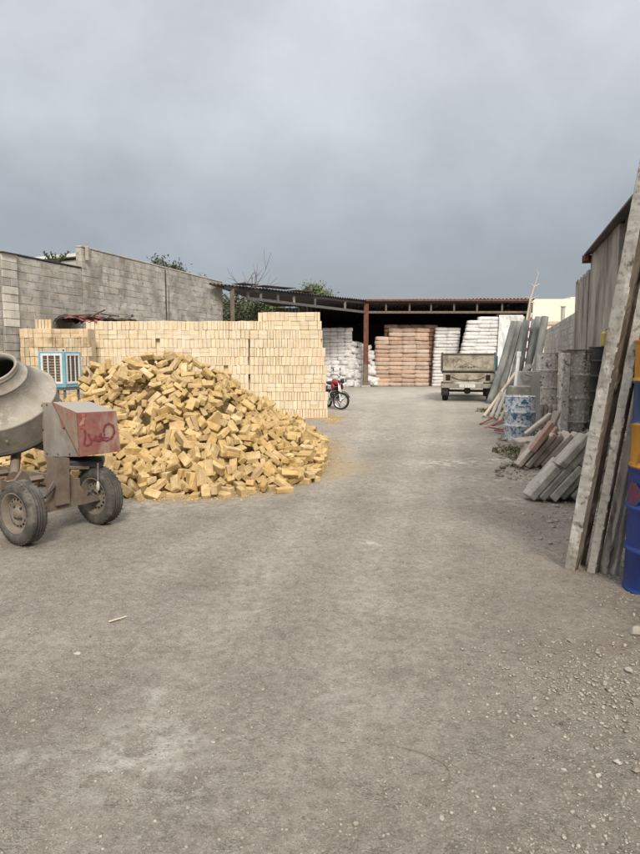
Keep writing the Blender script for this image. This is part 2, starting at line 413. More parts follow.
M_['green_bark'] = pmat('tree_bark', (.10, .08, .06), (.19, .155, .12), 9, bump=.6, rnd=.1, streak=.3)
def leaf(name, a, b): return pmat(name, a, b, 1.3, bump=0, rnd=0, rough=.7, detail=4)
M_['batten'] = pmat('grey_batten', (.30, .27, .235), (.46, .425, .375), 7, bump=.6, bs=50, rnd=.1, streak=.2, space='obj', spots=[((.13, .11, .09), 6, .62, .05, .3)])
M_['leaf_olive'] = leaf('olive_leaf', (.045, .06, .028), (.10, .12, .06))
M_['leaf_dark'] = leaf('dark_leaf', (.028, .042, .02), (.07, .09, .045))
M_['leaf_green'] = leaf('green_leaf', (.06, .085, .02), (.14, .17, .06))
M_['weed'] = leaf('weed_leaf', (.055, .06, .022), (.13, .125, .055))
M_['scrap_red'] = pmat('faded_red_sheet', (.20, .05, .05), (.32, .12, .11), 6, bump=.4, rnd=.1, rough=.8, spots=[((.10, .07, .06), 4, .58, .08)])
M_['scrap_grey'] = pmat('grey_scrap_sheet', (.14, .125, .115), (.27, .25, .23), 6, bump=.4, rnd=.1, rough=.8, spots=[((.05, .05, .045), 4, .58, .08)])
M_['stone'] = pmat('stone', (.20, .178, .15), (.33, .30, .26), 14, bump=.5, bs=90, rnd=.22, hue=.2)
M_['stone_white'] = pmat('lime_lump', (.29, .272, .245), (.42, .395, .355), 14, bump=.5, bs=90, rnd=.1)
M_['gate'] = pmat('dusty_gate_sheet', (.36, .30, .27), (.44, .38, .34), 2, bump=.3, rnd=0)

# settled brick positions, heights then rescaled to the image outline, some bricks added by hand: x, y, z in mm, then three angles in hundredths of a radian
BRICKS = [
-2399,7604,181,-68,-308,-5,
-1931,7297,72,-245,19,-42,
-1703,7445,168,-74,-244,-128,
-1413,7540,217,247,102,-121,
-1986,7465,199,-283,-32,2,
-2268,7380,94,104,31,-68,
-1806,7825,303,90,41,311,
-1505,7540,167,123,-107,127,
-3172,7967,191,40,-98,266,
-1348,7687,305,9,102,-131,
-3951,8198,92,145,-36,-260,
-2680,7457,35,0,-314,58,
-2336,7723,282,-26,-251,-131,
-1679,7892,380,-240,58,-80,
-1337,7398,76,-9,-47,181,
-681,7724,86,143,-41,134,
-2682,7905,250,-120,-8,-299,
-3733,8531,302,-27,-67,196,
-439,7717,34,0,-314,40,
-1262,7781,292,-134,35,-58,
-3470,8618,413,153,274,-3,
-389,8144,149,-68,5,6,
-804,7996,186,-309,-75,42,
-3682,7996,38,0,-314,122,
-2916,8853,684,-174,-86,92,
-1837,8417,588,-209,-224,-25,
-1146,7416,34,0,314,-61,
-1467,8755,692,-84,-282,-23,
-1454,8848,811,-113,-73,-2,
-2665,7776,158,27,-287,-95,
-3238,7925,37,314,0,29,
-1975,7657,279,-10,1,85,
-4392,9214,327,-114,255,-10,
-3655,8658,368,282,74,-114,
-2856,7923,194,155,-86,219,
-2617,8356,510,78,-8,-201,
-1570,8053,418,-112,-47,187,
-1907,7448,148,301,-39,107,
-3269,9016,625,-30,-105,121,
-3505,8361,252,311,-67,59,
-3213,9336,851,-204,-19,43,
-1218,7430,112,-157,0,143,
-467,7888,75,5,46,-45,
-2674,9157,832,15,-95,119,
-1762,10058,1377,125,-248,-10,
-933,7502,50,-157,0,-117,
-3732,8123,106,68,50,-223,
-1823,9054,985,-53,83,-190,
-2935,8545,511,234,7,32,
-2392,8659,649,240,-88,142,
-1138,8178,390,-21,22,66,
-640,8201,209,-86,-73,218,
-1153,8282,446,-26,-293,64,
-2847,7389,36,0,0,-139,
-2218,7836,320,-68,-21,182,
-1168,9654,857,-95,-271,-3,
-2950,8244,377,58,-279,100,
-894,8427,344,193,3,-248,
-1041,8910,631,-12,-39,132,
-1957,8753,727,135,18,-1,
-1453,7406,34,-314,0,154,
-3676,9734,875,-287,81,-44,
-2500,7433,51,157,0,169,
-1293,8546,633,265,-40,125,
-2556,8516,579,289,83,-35,
-3113,9715,1060,-287,-72,44,
-1682,8323,501,123,15,32,
-2968,8110,298,-86,199,-76,
-2860,10724,1654,98,19,299,
-1883,8265,482,70,-38,199,
-2356,7344,34,0,-314,-115,
-1102,9821,911,-234,59,-8,
-2390,7935,357,-235,-16,129,
-2993,8731,591,-145,6,257,
-1615,8759,759,77,38,-116,
-2651,9837,1395,-62,-69,292,
-1032,7896,188,-74,-2,204,
-1683,9625,1247,-79,4,290,
-1782,8858,842,-25,-8,287,
-3622,10726,1445,42,218,175,
-332,8221,77,-280,-36,49,
-2183,8909,901,128,-11,125,
-3439,10000,1108,-51,21,-294,
-3352,8008,59,147,314,5,
-2313,8371,556,12,21,-302,
-2281,8675,692,-110,-57,171,
-2240,8383,501,18,299,48,
-1200,8470,524,-80,65,-116,
-3610,8150,122,-43,214,-32,
-2238,8052,420,76,-16,155,
-1120,8163,261,-23,127,-170,
-2746,7572,53,157,0,-305,
-1988,8774,809,309,27,79,
-2122,8163,414,81,0,-86,
-2907,7760,91,-25,-51,107,
-2270,10104,1543,14,82,-210,
-2376,9984,1439,-78,19,-303,
-1705,8574,608,61,38,-15,
-2712,8117,355,30,-204,-162,
-4075,9714,597,-223,57,25,
-2236,9481,1127,-68,-32,62,
-1353,8143,445,105,-47,149,
-1514,8229,509,13,-8,-311,
-1561,9637,1080,-93,-18,-216,
-3931,9028,458,31,263,70,
-2854,9149,799,-19,15,292,
-1494,9205,994,30,4,-78,
-1699,7417,34,0,314,22,
-2077,7280,56,-193,0,182,
-1832,9475,1219,-22,3,-11,
-1953,10306,1539,17,58,-19,
-851,7721,34,0,0,-2,
-1441,8448,532,-77,244,128,
-2975,8432,416,-57,-76,183,
-30,9107,179,-312,22,-99,
-2165,9725,1334,43,-50,219,
-211,9011,237,205,-7,-51,
-2305,9346,1022,55,-56,46,
-1459,9801,1060,-131,-243,-95,
-1020,8758,537,288,0,-49,
-4370,9562,399,-84,-15,-270,
-189,9349,321,-52,-310,-27,
-3589,10483,1259,101,52,-98,
-2098,9973,1465,-32,-80,170,
-1020,8274,349,-82,-32,186,
-3970,9953,795,-68,26,-277,
-1195,9086,765,-26,-27,207,
-131,8376,96,0,0,-129,
-1706,8723,747,281,127,-4,
-1668,9119,874,109,-73,230,
-400,8434,191,-154,-22,-262,
-2339,8220,429,-137,16,79,
-2381,10228,1648,-140,24,-221,
-3105,8173,253,14,-294,111,
-1346,8007,362,79,97,72,
-982,7712,96,0,314,-116,
-2132,8542,588,-19,-23,102,
-2266,7629,104,-225,-39,201,
-3948,9715,649,-42,68,-137,
-2614,9336,1069,45,249,91,
-4131,10644,964,-106,67,-282,
-2485,8733,645,18,254,116,
-903,8013,239,-212,10,146,
-2639,8011,298,-49,187,137,
-2388,9131,900,-216,-62,88,
-4363,8859,171,-24,-2,168,
-3878,10721,1258,112,26,-54,
-4081,9118,383,-76,221,75,
-716,8703,429,-41,74,-40,
-1726,9287,1098,69,12,314,
-1921,8615,656,-94,10,8,
-1125,7848,97,14,-236,196,
-1772,8725,718,-117,77,-97,
-1920,8903,934,-49,-64,-176,
-652,9154,511,18,-72,-311,
-4905,10342,578,-235,-74,13,
-4330,8923,120,-19,-18,90,
-2192,8839,815,18,33,-269,
-2144,7999,363,64,1,164,
-1244,8816,663,147,-56,234,
-222,8292,34,-314,0,-29,
-2022,8497,568,143,121,-170,
-3763,9268,511,4,101,-110,
-846,7838,73,0,47,137,
-2224,8815,702,57,28,-129,
-1366,8819,742,96,-9,-89,
-1954,8191,392,-224,32,-25,
-2019,9896,1370,59,303,7,
-916,8326,281,36,-309,88,
-1859,7694,206,-160,7,151,
-2932,9598,1379,64,-58,156,
-2419,9407,1042,50,-71,57,
-2823,9750,1160,13,-1,298,
-3516,8204,116,-272,4,174,
-4054,11144,1369,-130,60,170,
-1674,7836,228,168,10,106,
-4091,9004,273,55,-42,-211,
-2092,9030,928,118,-26,251,
-650,8598,302,66,-254,-32,
-459,9631,434,-74,-11,294,
-2523,7940,305,194,12,165,
-4690,9784,402,-43,13,-45,
-680,8090,182,42,-33,242,
-4984,10899,741,-266,-36,102,
-1382,10333,1198,190,-19,-190,
-1721,9115,1025,119,41,-165,
-2462,10058,1543,14,291,134,
-4538,10118,495,168,-112,-14,
-1722,8443,571,-159,21,236,
-1134,7547,50,-157,0,256,
-3226,8568,363,87,-231,-119,
-3428,9342,688,27,61,-147,
-4612,10160,541,100,74,-258,
-425,8704,302,-23,314,-113,
-435,8437,277,-301,18,130,
-3454,9138,546,15,-57,250,
-3001,8883,679,113,-195,147,
-2168,9262,1005,237,-32,29,
-1324,9488,878,-249,-32,151,
-2463,7611,104,-8,-20,218,
-623,8483,250,77,24,212,
-3908,9234,477,212,35,-52,
-2016,8335,476,-4,291,-174,
-2616,9246,844,-24,95,-209,
-613,9465,579,8,-312,-10,
-4305,10099,676,-72,-29,178,
-556,8636,306,58,-256,-18,
-4756,9574,325,-136,-14,212,
-2063,9509,1197,-38,59,-17,
-1276,8403,464,6,-77,214,
-1536,9201,914,18,284,104,
-2041,9314,1082,71,40,154,
-3562,10835,1511,-76,-99,170,
-2088,10210,1610,70,-32,147,
-2158,7794,263,45,60,-196,
-2764,9572,1329,-5,31,272,
-4237,9298,365,-141,-39,8,
-2887,10104,1517,55,45,2,
-2713,8315,420,250,22,-38,
-3970,9350,526,236,-32,-53,
-3840,11049,1504,72,19,81,
-764,9390,629,50,23,-199,
-3315,8941,488,98,-296,1,
-1962,8942,856,-253,53,160,
-3029,9592,1352,83,-35,142,
-2302,8940,839,104,-134,-33,
-4098,10313,825,12,-75,209,
-4431,9069,231,129,-33,-125,
-4328,9213,248,-85,-4,-159,
-3195,10042,1163,-228,-15,95,
-1651,9151,1028,-122,-16,159,
-2566,8161,381,-73,28,187,
-942,7944,167,79,-20,186,
-1972,9520,1257,216,0,145,
-921,9188,639,62,-5,-70,
-1869,8058,378,304,-48,59,
-3122,8069,109,-153,157,111,
-3006,8076,148,19,-33,174,
-3167,8428,325,-159,-19,112,
-3908,8556,92,11,55,-126,
-2470,9659,1199,66,-26,297,
-2814,9600,1052,16,270,-9,
-2714,9269,935,3,63,165,
-1452,7871,293,35,60,14,
-925,9105,552,188,96,136,
-3778,9704,697,40,0,311,
-472,9213,363,48,-228,-102,
-1555,9816,1166,259,-36,156,
-395,9747,458,-69,-9,306,
-2112,7590,148,-18,-198,232,
-3015,7896,54,157,0,266,
-598,7882,34,-314,0,100,
-3729,8891,405,126,-23,3,
-2426,8232,436,136,-11,-236,
-1844,9596,1269,-186,-21,-82,
-4116,11274,1247,36,-300,11,
-1526,8546,563,20,-302,103,
-2625,8931,696,-201,22,17,
-4022,10521,940,15,251,193,
-1080,10314,957,-86,36,-178,
-3881,10630,1137,-73,-32,239,
-4757,10691,702,77,10,-44,
-281,8995,184,205,-10,-53,
-3989,8717,122,-157,0,76,
-1376,9852,1046,75,-313,-78,
-2857,8851,564,-283,0,-94,
-1209,8886,669,178,80,-76,
-348,9235,313,31,16,256,
-1240,7687,103,215,-61,-76,
-3230,8008,154,-105,19,-147,
-3036,8257,303,-14,20,110,
-1812,7956,343,-54,285,69,
-1236,7921,261,22,119,-86,
-3429,8331,187,-86,285,-64,
-2800,8241,336,-54,47,-179,
-1220,10046,1009,268,-13,129,
-4446,10684,787,-85,260,9,
-1516,8071,369,122,-48,-83,
-2544,7826,168,31,-119,68,
-1953,8495,566,-145,-106,148,
-1163,7985,239,-169,17,196,
-2037,9159,973,63,-88,206,
-1149,8709,505,155,-63,248,
-1973,9390,1112,-227,-29,-146,
-3604,9943,1042,-300,-61,-103,
-4814,9933,452,-232,-97,-33,
-156,10289,401,48,-292,-100,
-3734,9772,819,-70,-25,99,
-335,8686,190,-300,-17,-27,
-4333,10578,814,283,-42,-1,
-968,8798,451,-292,26,131,
-254,8550,86,10,-254,-131,
-1100,8563,405,-62,26,-229,
-2030,9832,1303,-60,10,-306,
-600,9035,383,-18,300,-107,
-2153,7657,165,-10,-190,211,
-4910,10200,515,197,-53,-187,
-3358,8620,292,-306,41,-7,
-2052,7550,117,189,-29,49,
-4083,8993,178,-23,36,20,
-4206,10433,810,239,-59,69,
-2771,10088,1484,-82,16,14,
-42,8764,54,-172,0,-197,
-1551,10340,1272,-46,38,101,
-2412,9664,1296,84,57,176,
-2387,9621,1211,-30,47,136,
-4072,9845,659,263,45,66,
-2361,7822,239,131,286,28,
-1644,7595,108,-314,28,-85,
-3421,10724,1443,-55,234,43,
-1529,8610,642,-245,-17,-137,
-1314,7777,194,175,-36,141,
-2656,8750,630,-251,-12,-56,
-4297,9744,449,235,-57,-121,
-2198,9677,1273,-256,31,96,
-1465,7758,275,-25,27,1,
-701,9692,627,-177,-44,20,
-2954,9598,943,-53,311,-98,
-1567,7637,161,137,-157,-65,
-2831,7645,53,-157,0,44,
-842,9194,465,-47,38,269,
-3666,9914,905,-69,-51,-156,
-947,9320,672,75,-241,27,
-1330,7633,111,92,-225,-12,
-3616,9136,436,-94,-265,47,
-2620,9040,702,-152,87,-229,
-496,9066,339,0,27,286,
-2630,7656,54,-149,0,236,
-4205,8925,78,-28,273,-160,
-1632,9195,949,-35,-3,198,
-3221,9553,871,-218,1,-36,
-92,8470,34,314,0,-98,
-1036,9159,671,231,56,-127,
-49,8972,93,17,-14,117,
-1376,9028,799,-251,27,40,
-2756,9604,1302,-84,-42,126,
-2683,8478,507,83,-103,35,
-1272,10128,1086,13,288,-161,
-2560,9298,981,-167,-10,-123,
-4349,8661,32,0,-314,122,
-727,8014,107,-260,-15,-175,
-3688,10406,1118,-15,-80,115,
-2086,8907,778,39,34,-275,
-874,8751,389,109,45,151,
-793,8743,390,-207,5,170,
-2485,8310,445,-81,66,-255,
-3896,8927,378,-69,-19,155,
-197,9084,258,124,7,263,
-1741,7517,81,0,60,29,
-3482,9879,1013,-285,-14,-151,
-994,8885,565,-41,-2,253,
-2986,9540,864,269,4,-84,
-3085,11371,1232,5,-69,-171,
-2054,10101,1476,23,53,-157,
-2904,9687,1115,310,-13,-146,
-3823,9665,613,201,31,229,
-1046,9828,774,29,-303,109,
-3414,9551,790,31,8,286,
-1880,10664,1506,-30,8,-207,
-4143,9669,500,224,-72,-136,
-466,8246,148,127,-288,37,
-3219,8845,452,-51,22,4,
-1233,8237,275,209,-243,-4,
-906,8883,486,34,-3,228,
-4562,10442,630,286,35,78,
-5029,10159,432,-19,48,171,
-2034,7941,271,83,249,-32,
-2800,8928,654,274,34,-97,
-985,10448,803,-136,41,163,
-3659,9323,546,40,277,-130,
-4798,10522,617,-86,-19,70,
-2166,8391,428,-60,292,-12,
-993,10620,850,169,-197,3,
-3654,9644,639,-105,13,117,
-3243,9840,1055,243,-12,142,
-352,9859,484,198,-48,-69,
-1528,9968,1171,146,99,-27,
-866,11105,821,-69,39,-203,
48,11016,220,44,15,54,
-812,9569,630,115,51,29,
-791,10835,666,-297,82,3,
-3233,10212,1225,-36,-1,128,
-4060,9256,426,39,-111,-237,
-3379,9816,961,197,-11,-158,
-4606,9546,305,37,-45,181,
-166,11260,396,39,310,-26,
-1854,7590,33,0,0,189,
-908,9855,720,52,3,-112,
-2834,9598,1310,-38,43,14,
-3304,9799,958,111,-55,186,
-1675,8288,408,-121,26,230,
-3836,8655,169,105,-291,-72,
-1756,10714,1399,49,24,207,
-3240,8742,406,-34,-272,43,
-5042,10573,626,8,-29,-242,
-569,8112,90,74,273,-54,
35,9814,157,-18,243,44,
-1204,9498,788,187,15,-175,
-802,8586,316,-34,15,-92,
-3594,9963,951,-41,265,-153,
-4598,10313,592,-37,303,14,
-168,10116,336,142,25,54,
-1697,7534,155,-95,-281,-89,
-1189,8629,511,2,308,-68,
-3456,9722,818,161,199,105,
-4313,9131,157,14,41,99,
-3405,8775,403,102,44,-191,
-481,10615,592,308,-7,134,
-797,8233,186,-112,47,26,
-1208,7881,118,275,-71,-43,
-1578,10417,1313,19,-35,-221,
-2648,9881,1388,-90,-62,39,
-2606,8854,641,23,237,-129,
-677,9083,430,-24,8,177,
-64,9602,202,-264,1,11,
-2215,9618,1159,-51,65,135,
-1293,9901,926,53,76,80,
-950,11203,862,-42,216,181,
-2045,8056,286,233,-86,-118,
-1527,10171,1220,-41,-39,153,
-615,9430,517,1,10,179,
-3980,9005,309,-52,23,115,
-3197,9147,671,-39,-74,183,
-672,7947,79,0,258,-42,
-3673,10786,1380,-100,-28,265,
-2445,9235,907,-5,-75,118,
-3403,10580,1342,174,-84,106,
-392,9425,359,-230,17,176,
-2353,8474,535,89,-31,14,
-4704,9656,321,-26,51,-111,
-3095,8916,587,-89,195,-168,
-1561,7751,216,-128,-9,257,
-2477,10385,1630,0,31,-17,
-2280,9615,1197,68,-34,88,
-368,11402,562,-167,54,-49,
-1599,10831,1354,-111,18,15,
-3680,8548,225,-245,-21,23,
-1008,8183,219,-269,-28,-152,
-1543,10697,1304,168,-46,223,
-3427,12390,535,-109,-59,-216,
-4955,11130,802,8,-312,-123,
-1867,9175,1001,95,264,75,
-907,10848,774,24,295,95,
-930,9630,674,75,98,21,
-3037,10136,1462,-48,69,146,
-5326,10731,491,-46,-17,226,
-2134,9436,1096,11,261,40,
-3544,8177,55,42,0,184,
-4407,10156,546,176,-170,-93,
-3326,9375,719,214,0,-173,
-2587,10521,1643,15,-1,15,
-4161,8762,34,0,314,156,
-983,11012,883,237,40,-103,
-780,11043,682,6,83,-19,
-2848,10813,1639,-27,97,122,
-3545,8882,440,-153,-10,-143,
-3218,9668,873,74,-81,-10,
-601,9591,469,69,-29,-4,
-2211,10288,1638,-33,-3,170,
-113,10467,367,-279,23,3,
-2789,9399,866,-35,67,-245,
-580,10230,563,-225,-4,210,
-2068,7811,253,62,-42,-57,
-4942,11469,656,-57,-34,91,
-457,10632,532,4,306,99,
-1849,9449,1135,82,-19,-126,
-734,8482,199,116,76,120,
-523,9924,531,-290,-5,-23,
-3583,9221,490,265,-32,-103,
-1748,10129,1391,204,81,-3,
-375,11224,501,-238,11,45,
-2082,11021,1365,-85,-2,-199,
-3125,9900,1112,-233,17,-186,
-4487,9104,142,2,-43,-186,
-4964,11276,702,-62,-75,12,
-2511,9720,1242,53,63,-152,
-2358,7734,189,-259,-49,23,
-2824,9761,1410,4,7,4,
-2750,9770,1316,26,12,112,
-1686,9682,1181,-87,-243,-130,
-159,9003,104,16,-310,123,
-2215,7457,33,0,314,-29,
-2797,9505,960,71,232,26,
-686,9263,498,-3,-123,288,
-2876,9745,1391,26,43,107,
-3562,9729,775,84,9,-212,
-3093,9765,974,301,16,-90,
-4610,9961,409,-138,5,-214,
-3362,8226,143,64,270,-84,
-1476,10264,1165,86,-24,163,
-4432,9995,431,200,80,-49,
-3634,9427,592,-102,33,193,
-1650,9351,1053,-82,-265,-54,
-4291,10524,771,-119,32,-287,
-2847,9793,1242,168,8,229,
-2988,9437,794,90,-312,-59,
-1868,8526,519,1,-63,155,
-3172,12679,267,-19,30,292,
-2519,9984,1417,1,-10,223,
-2793,7832,74,0,271,-15,
-2367,9782,1324,86,1,310,
-1360,7546,71,-27,-284,-61,
-4618,9180,196,69,3,300,
-158,8640,71,8,274,-74,
-1419,8212,419,-129,-14,-209,
-3017,8601,438,170,-258,-30,
-1805,9178,899,-32,-63,213,
-3695,10694,1290,-204,28,-61,
-754,9284,484,266,117,-85,
-3649,8506,122,-64,83,110,
-1429,8791,607,38,-32,119,
-4232,10316,682,-244,-3,78,
-3305,8497,202,-277,74,67,
-176,8825,71,-9,-40,-112,
-1206,8273,395,-27,-21,-248,
-4805,10159,480,60,9,-163,
-4159,11388,1170,71,303,9,
-908,10553,693,-46,-265,-122,
-1067,9736,719,-8,294,-167,
-4446,8980,31,-1,-314,-60,
-1598,7932,307,-19,46,-73,
-775,8312,190,99,-57,-282,
-1097,10453,925,30,-230,-51,
-459,11297,561,-77,77,203,
-1185,10918,984,-49,-80,-271,
-3038,9339,753,-14,60,105,
-199,9653,285,197,110,136,
-3354,10455,1256,211,66,-193,
-97,10023,264,173,-51,-141,
-1839,9392,1045,58,-275,-35,
-600,10409,566,-66,10,307,
-3521,8478,267,12,252,57,
-2766,9136,715,28,310,-72,
-4724,10093,425,206,-52,-63,
-2765,9814,1388,-85,10,228,
-560,11541,561,-148,-76,199,
-4187,9079,196,-168,217,67,
-2968,9761,1038,-10,8,228,
-298,11003,430,36,-57,142,
-3271,8704,339,-27,-39,-259,
-2924,10444,1551,-167,30,-40,
-1172,7743,54,-141,0,226,
-1177,9169,729,-10,-278,-158,
-1754,12001,692,-34,-42,-151,
-68,9922,197,-49,260,-57,
-1540,7660,34,0,0,308,
-4289,8946,53,-183,0,166,
-2461,10385,1705,130,15,-126,
-1991,11046,1314,261,20,137,
3,9659,110,193,-6,49,
-2372,9698,1295,13,-30,20,
-3873,9862,717,-21,88,-105,
-1228,9329,761,-55,-90,-270,
-712,11176,622,80,33,33,
-2167,10127,1492,-16,70,-161,
-310,9985,355,85,296,-85,
-2011,7873,223,66,-69,-36,
-4852,10592,631,-119,-68,51,
-4426,8982,107,13,-23,91,
-1695,11749,860,-290,-63,-45,
-1781,9527,1125,-238,37,-180,
-690,8775,379,-215,96,-58,
-4121,8986,90,-195,31,158,
-378,9851,344,198,-59,-25,
-3949,8997,248,-46,33,135,
-440,8332,136,127,26,-293,
-4269,10072,592,-110,64,-192,
-2237,9668,1202,27,54,140,
-3194,11749,1068,-60,147,92,
-2192,10036,1371,71,56,179,
-890,9285,539,-220,91,70,
-781,9843,612,53,-192,132,
-4330,10062,514,67,-205,-137,
-2657,10207,1464,-29,-35,267,
-3188,9401,727,-44,28,120,
-2978,9144,727,-73,48,-133,
-5052,10212,473,264,-11,34,
-3167,11543,1154,-29,4,308,
-599,8936,275,125,280,-31,
-2818,10024,1284,-40,-27,203,
-3363,8153,67,-84,3,257,
-3536,9977,849,-172,37,127,
-1897,11875,761,59,-310,-21,
-1463,8557,503,291,2,56,
-2836,9635,1314,-56,43,260,
-1728,8119,353,26,282,-33,
-413,9131,245,72,-302,58,
-363,9719,337,168,81,162,
-4514,9757,389,-101,-49,-145,
-3221,10797,1582,62,13,-96,
-1401,10704,1190,80,-44,147,
-1990,8134,319,91,31,-26,
-3466,10417,1148,11,75,-182,
-1715,7851,151,8,5,144,
-1052,7948,89,222,-33,-66,
-534,8992,286,127,-309,-18,
-8,9488,105,-118,246,-99,
-619,10773,571,-135,-15,-97,
-5038,9912,361,-87,-36,53,
-685,10117,613,256,87,-35,
-1330,11045,1064,48,-12,236,
-3534,9637,703,29,28,136,
-2333,7862,102,28,55,-189,
-2945,11553,1122,-248,27,30,
-578,9853,492,193,-60,-39,
-4734,9361,208,183,16,-159,
-210,9103,177,34,-6,-55,
-96,10457,292,-30,-30,297,
-1025,7807,34,0,0,32,
-2854,8802,485,15,9,-151,
-1846,9103,929,-62,50,-239,
1,10444,169,201,-63,1,
-1331,10103,1035,-5,-285,125,
-3245,8510,235,-264,66,87,
-1312,8672,598,-38,40,-186,
-4782,10392,529,-62,34,-173,
-812,11680,661,-50,7,-271,
-1031,8351,252,-81,-28,-257,
-4405,9648,390,87,-39,94,
-2820,8541,388,-199,-46,-222,
-1066,9162,600,-22,-90,-307,
-2134,9058,842,28,-47,116,
-164,9546,260,43,2,20,
-4784,10022,408,47,253,-69,
-474,8567,197,106,-10,36,
14,10117,206,-35,-5,-66,
-1371,10270,1051,-6,-79,-279,
9,9732,34,-314,0,34,
26,11106,228,201,2,47,
-1842,7946,171,-41,37,-144,
-3233,12367,568,-290,2,6,
-211,11006,339,223,42,-184,
-269,8778,151,-103,63,-121,
-3137,9041,519,37,-265,72,
-53,11413,230,108,-82,40,
-3138,8211,161,15,-54,253,
-1396,8140,332,-52,21,304,
-3138,12754,135,45,-81,-212,
-3968,11240,1442,-54,-225,89,
-2207,11367,1089,38,-270,66,
-4040,10043,704,-66,-24,-245,
-1711,8659,586,74,-24,62,
-3196,13016,37,0,-314,117,
-3253,12600,326,102,24,287,
-1119,10610,963,-284,-17,-22,
-1749,8831,685,69,-36,67,
-3852,10200,878,-80,-69,-256,
-3373,10215,1136,59,0,198,
-459,10214,491,-30,22,224,
-1076,10704,953,-176,-242,1,
-2132,10516,1610,-82,15,26,
-2305,8572,530,77,-60,12,
-207,10288,355,-34,-275,97,
-2548,8422,433,62,62,-289,
-3807,9438,533,12,30,-187,
-49,9207,50,-157,0,-278,
-1921,11970,715,-87,-13,309,
-2236,9899,1342,22,-63,114,
-3477,9101,396,-133,50,151,
11,10653,164,192,-55,60,
-3043,11673,1058,-57,34,200,
-3592,11629,1182,-27,98,105,
-1661,8402,465,-117,-21,-295,
-1454,9174,812,-32,-270,-33,
-2305,10588,1652,-40,-36,-134,
-3470,9985,908,-121,-7,-175,
-3953,10392,878,-79,34,305,
-2303,12649,284,-179,-85,-142,
-2687,9403,1013,66,243,90,
-4454,10257,552,158,-110,109,
-617,9531,379,197,-55,-30,
-1868,7666,113,157,-7,-131,
-3396,12233,689,194,19,28,
-3003,9918,1090,-139,237,34,
-882,11424,725,63,36,-27,
-2553,10069,1413,-78,36,183,
-2390,8161,355,21,-7,-281,
-2755,9706,1359,-47,-44,135,
-1686,10935,1316,80,30,-286,
-2199,12159,610,200,6,-2,
-2224,8098,331,-72,-284,106,
-3541,8722,170,134,-28,14,
-2614,9952,1370,-24,82,-275,
-1320,10370,1052,-58,83,42,
-1572,11584,881,35,-56,-249,
-2901,9056,572,-132,-6,-61,
-187,11259,330,34,296,-64,
-5058,10906,662,-126,-39,161,
-1194,9736,826,119,88,-56,
-4142,10339,756,-261,-48,141,
-775,9780,585,94,-209,87,
-653,8852,329,-43,107,-75,
-3786,9856,771,-72,-33,107,
-3233,11020,1599,1,-251,-165,
-783,10756,594,-189,-242,-2,
-3819,11552,1219,-285,0,138,
-4474,9904,412,-8,298,-65,
-2710,8198,317,-76,-89,93,
-2903,8097,193,33,-284,-153,
-666,8419,133,-215,-66,-56,
-4929,10118,333,-109,-223,114,
-4438,9248,164,96,-46,272,
-4805,9537,201,-5,-59,-19,
-531,8047,57,83,0,302,
-2465,11753,925,-233,69,80,
-595,11112,561,231,-6,21,
-3447,9429,624,-22,-21,-8,
-2748,8037,217,-235,29,58,
-2946,10021,1216,-9,1,-69,
-2048,9677,1227,49,-45,122,
-3395,11918,921,-54,55,95,
-3834,9602,528,111,28,22,
-1937,7456,68,-7,-276,-149,
-4025,10232,761,83,-33,-233,
-3221,11874,925,97,5,259,
-2693,7935,108,0,-131,186,
-2974,9675,1327,19,40,118,
-2917,9237,689,235,60,-146,
-3615,10566,1194,-80,54,-294,
-688,11432,602,265,55,122,
-1297,11242,1030,60,41,-68,
-871,9477,608,11,249,-192,
-387,10846,446,47,-7,19,
-4608,9393,206,202,-16,-124,
-3772,8451,108,0,0,-134,
-4503,11721,729,-15,-302,67,
-3271,10628,1431,23,94,-196,
-1652,9437,1052,-230,45,-50,
-998,10382,717,-77,-46,-209,
-3024,10569,1529,-16,81,-252,
-3225,8420,197,-179,-25,-249,
-92,10288,221,32,15,-5,
-1677,11880,804,-75,1,180,
-642,9192,350,165,-41,0,
-3073,12821,281,75,262,-30,
-2338,8058,251,-44,-79,-20,
-502,10944,539,213,-238,1,
-1173,9980,875,-65,-86,-218,
-1894,11223,1152,34,47,201,
-2370,11471,1081,-105,-27,-93,
-403,8760,248,21,8,-151,
-3877,11179,1469,-103,47,64,
-3513,8736,288,0,0,98,
-1749,8007,228,50,3,152,
-1820,11074,1252,266,44,-41,
-1269,8003,181,78,87,-96,
-1651,8092,272,-15,-287,71,
-118,9308,210,212,11,174,
-3446,10088,1032,270,-58,44,
-4540,11764,680,6,11,76,
-849,8552,248,77,28,96,
-1651,8558,503,52,-46,103,
-3589,11490,1210,-32,-65,-140,
-973,10695,769,-164,-229,8,
-872,8018,50,-157,0,-230,
-3152,12992,251,-303,132,-6,
-597,9757,509,-100,-123,-230,
-2370,8693,568,-80,56,300,
-1881,12170,643,237,54,-33,
-839,10367,601,-254,81,-100,
-1807,9786,1248,-261,-13,89,
-507,8202,50,157,0,227,
-1784,9012,821,282,-4,6,
-4243,9214,214,-122,13,158,
-4368,9434,294,-50,-50,219,
-2533,10667,1612,-83,69,83,
-827,9008,356,-189,30,130,
46,11281,216,-43,-19,283,
-387,10570,447,93,6,289,
-3695,11207,1420,18,241,-134,
-2201,8000,263,4,19,-249,
-2640,8667,534,-148,-281,-22,
-4034,11550,1157,-35,-5,-81,
-3912,8961,177,-112,-6,-227,
-1322,8311,310,133,-7,27,
-2917,12594,436,1,-10,-294,
-3198,9758,850,23,93,-207,
-3939,11418,1277,-238,10,-5,
-2486,8603,470,-53,124,-267,
-1451,10848,1188,-20,74,31,
-1472,8016,304,286,-40,-16,
-3233,12310,645,-136,12,-36,
-1135,10135,903,18,106,19,
-4845,9912,318,274,47,63,
-3026,9244,684,-84,-254,40,
-3370,12550,474,-32,-289,-79,
-682,9639,553,-279,-33,-110,
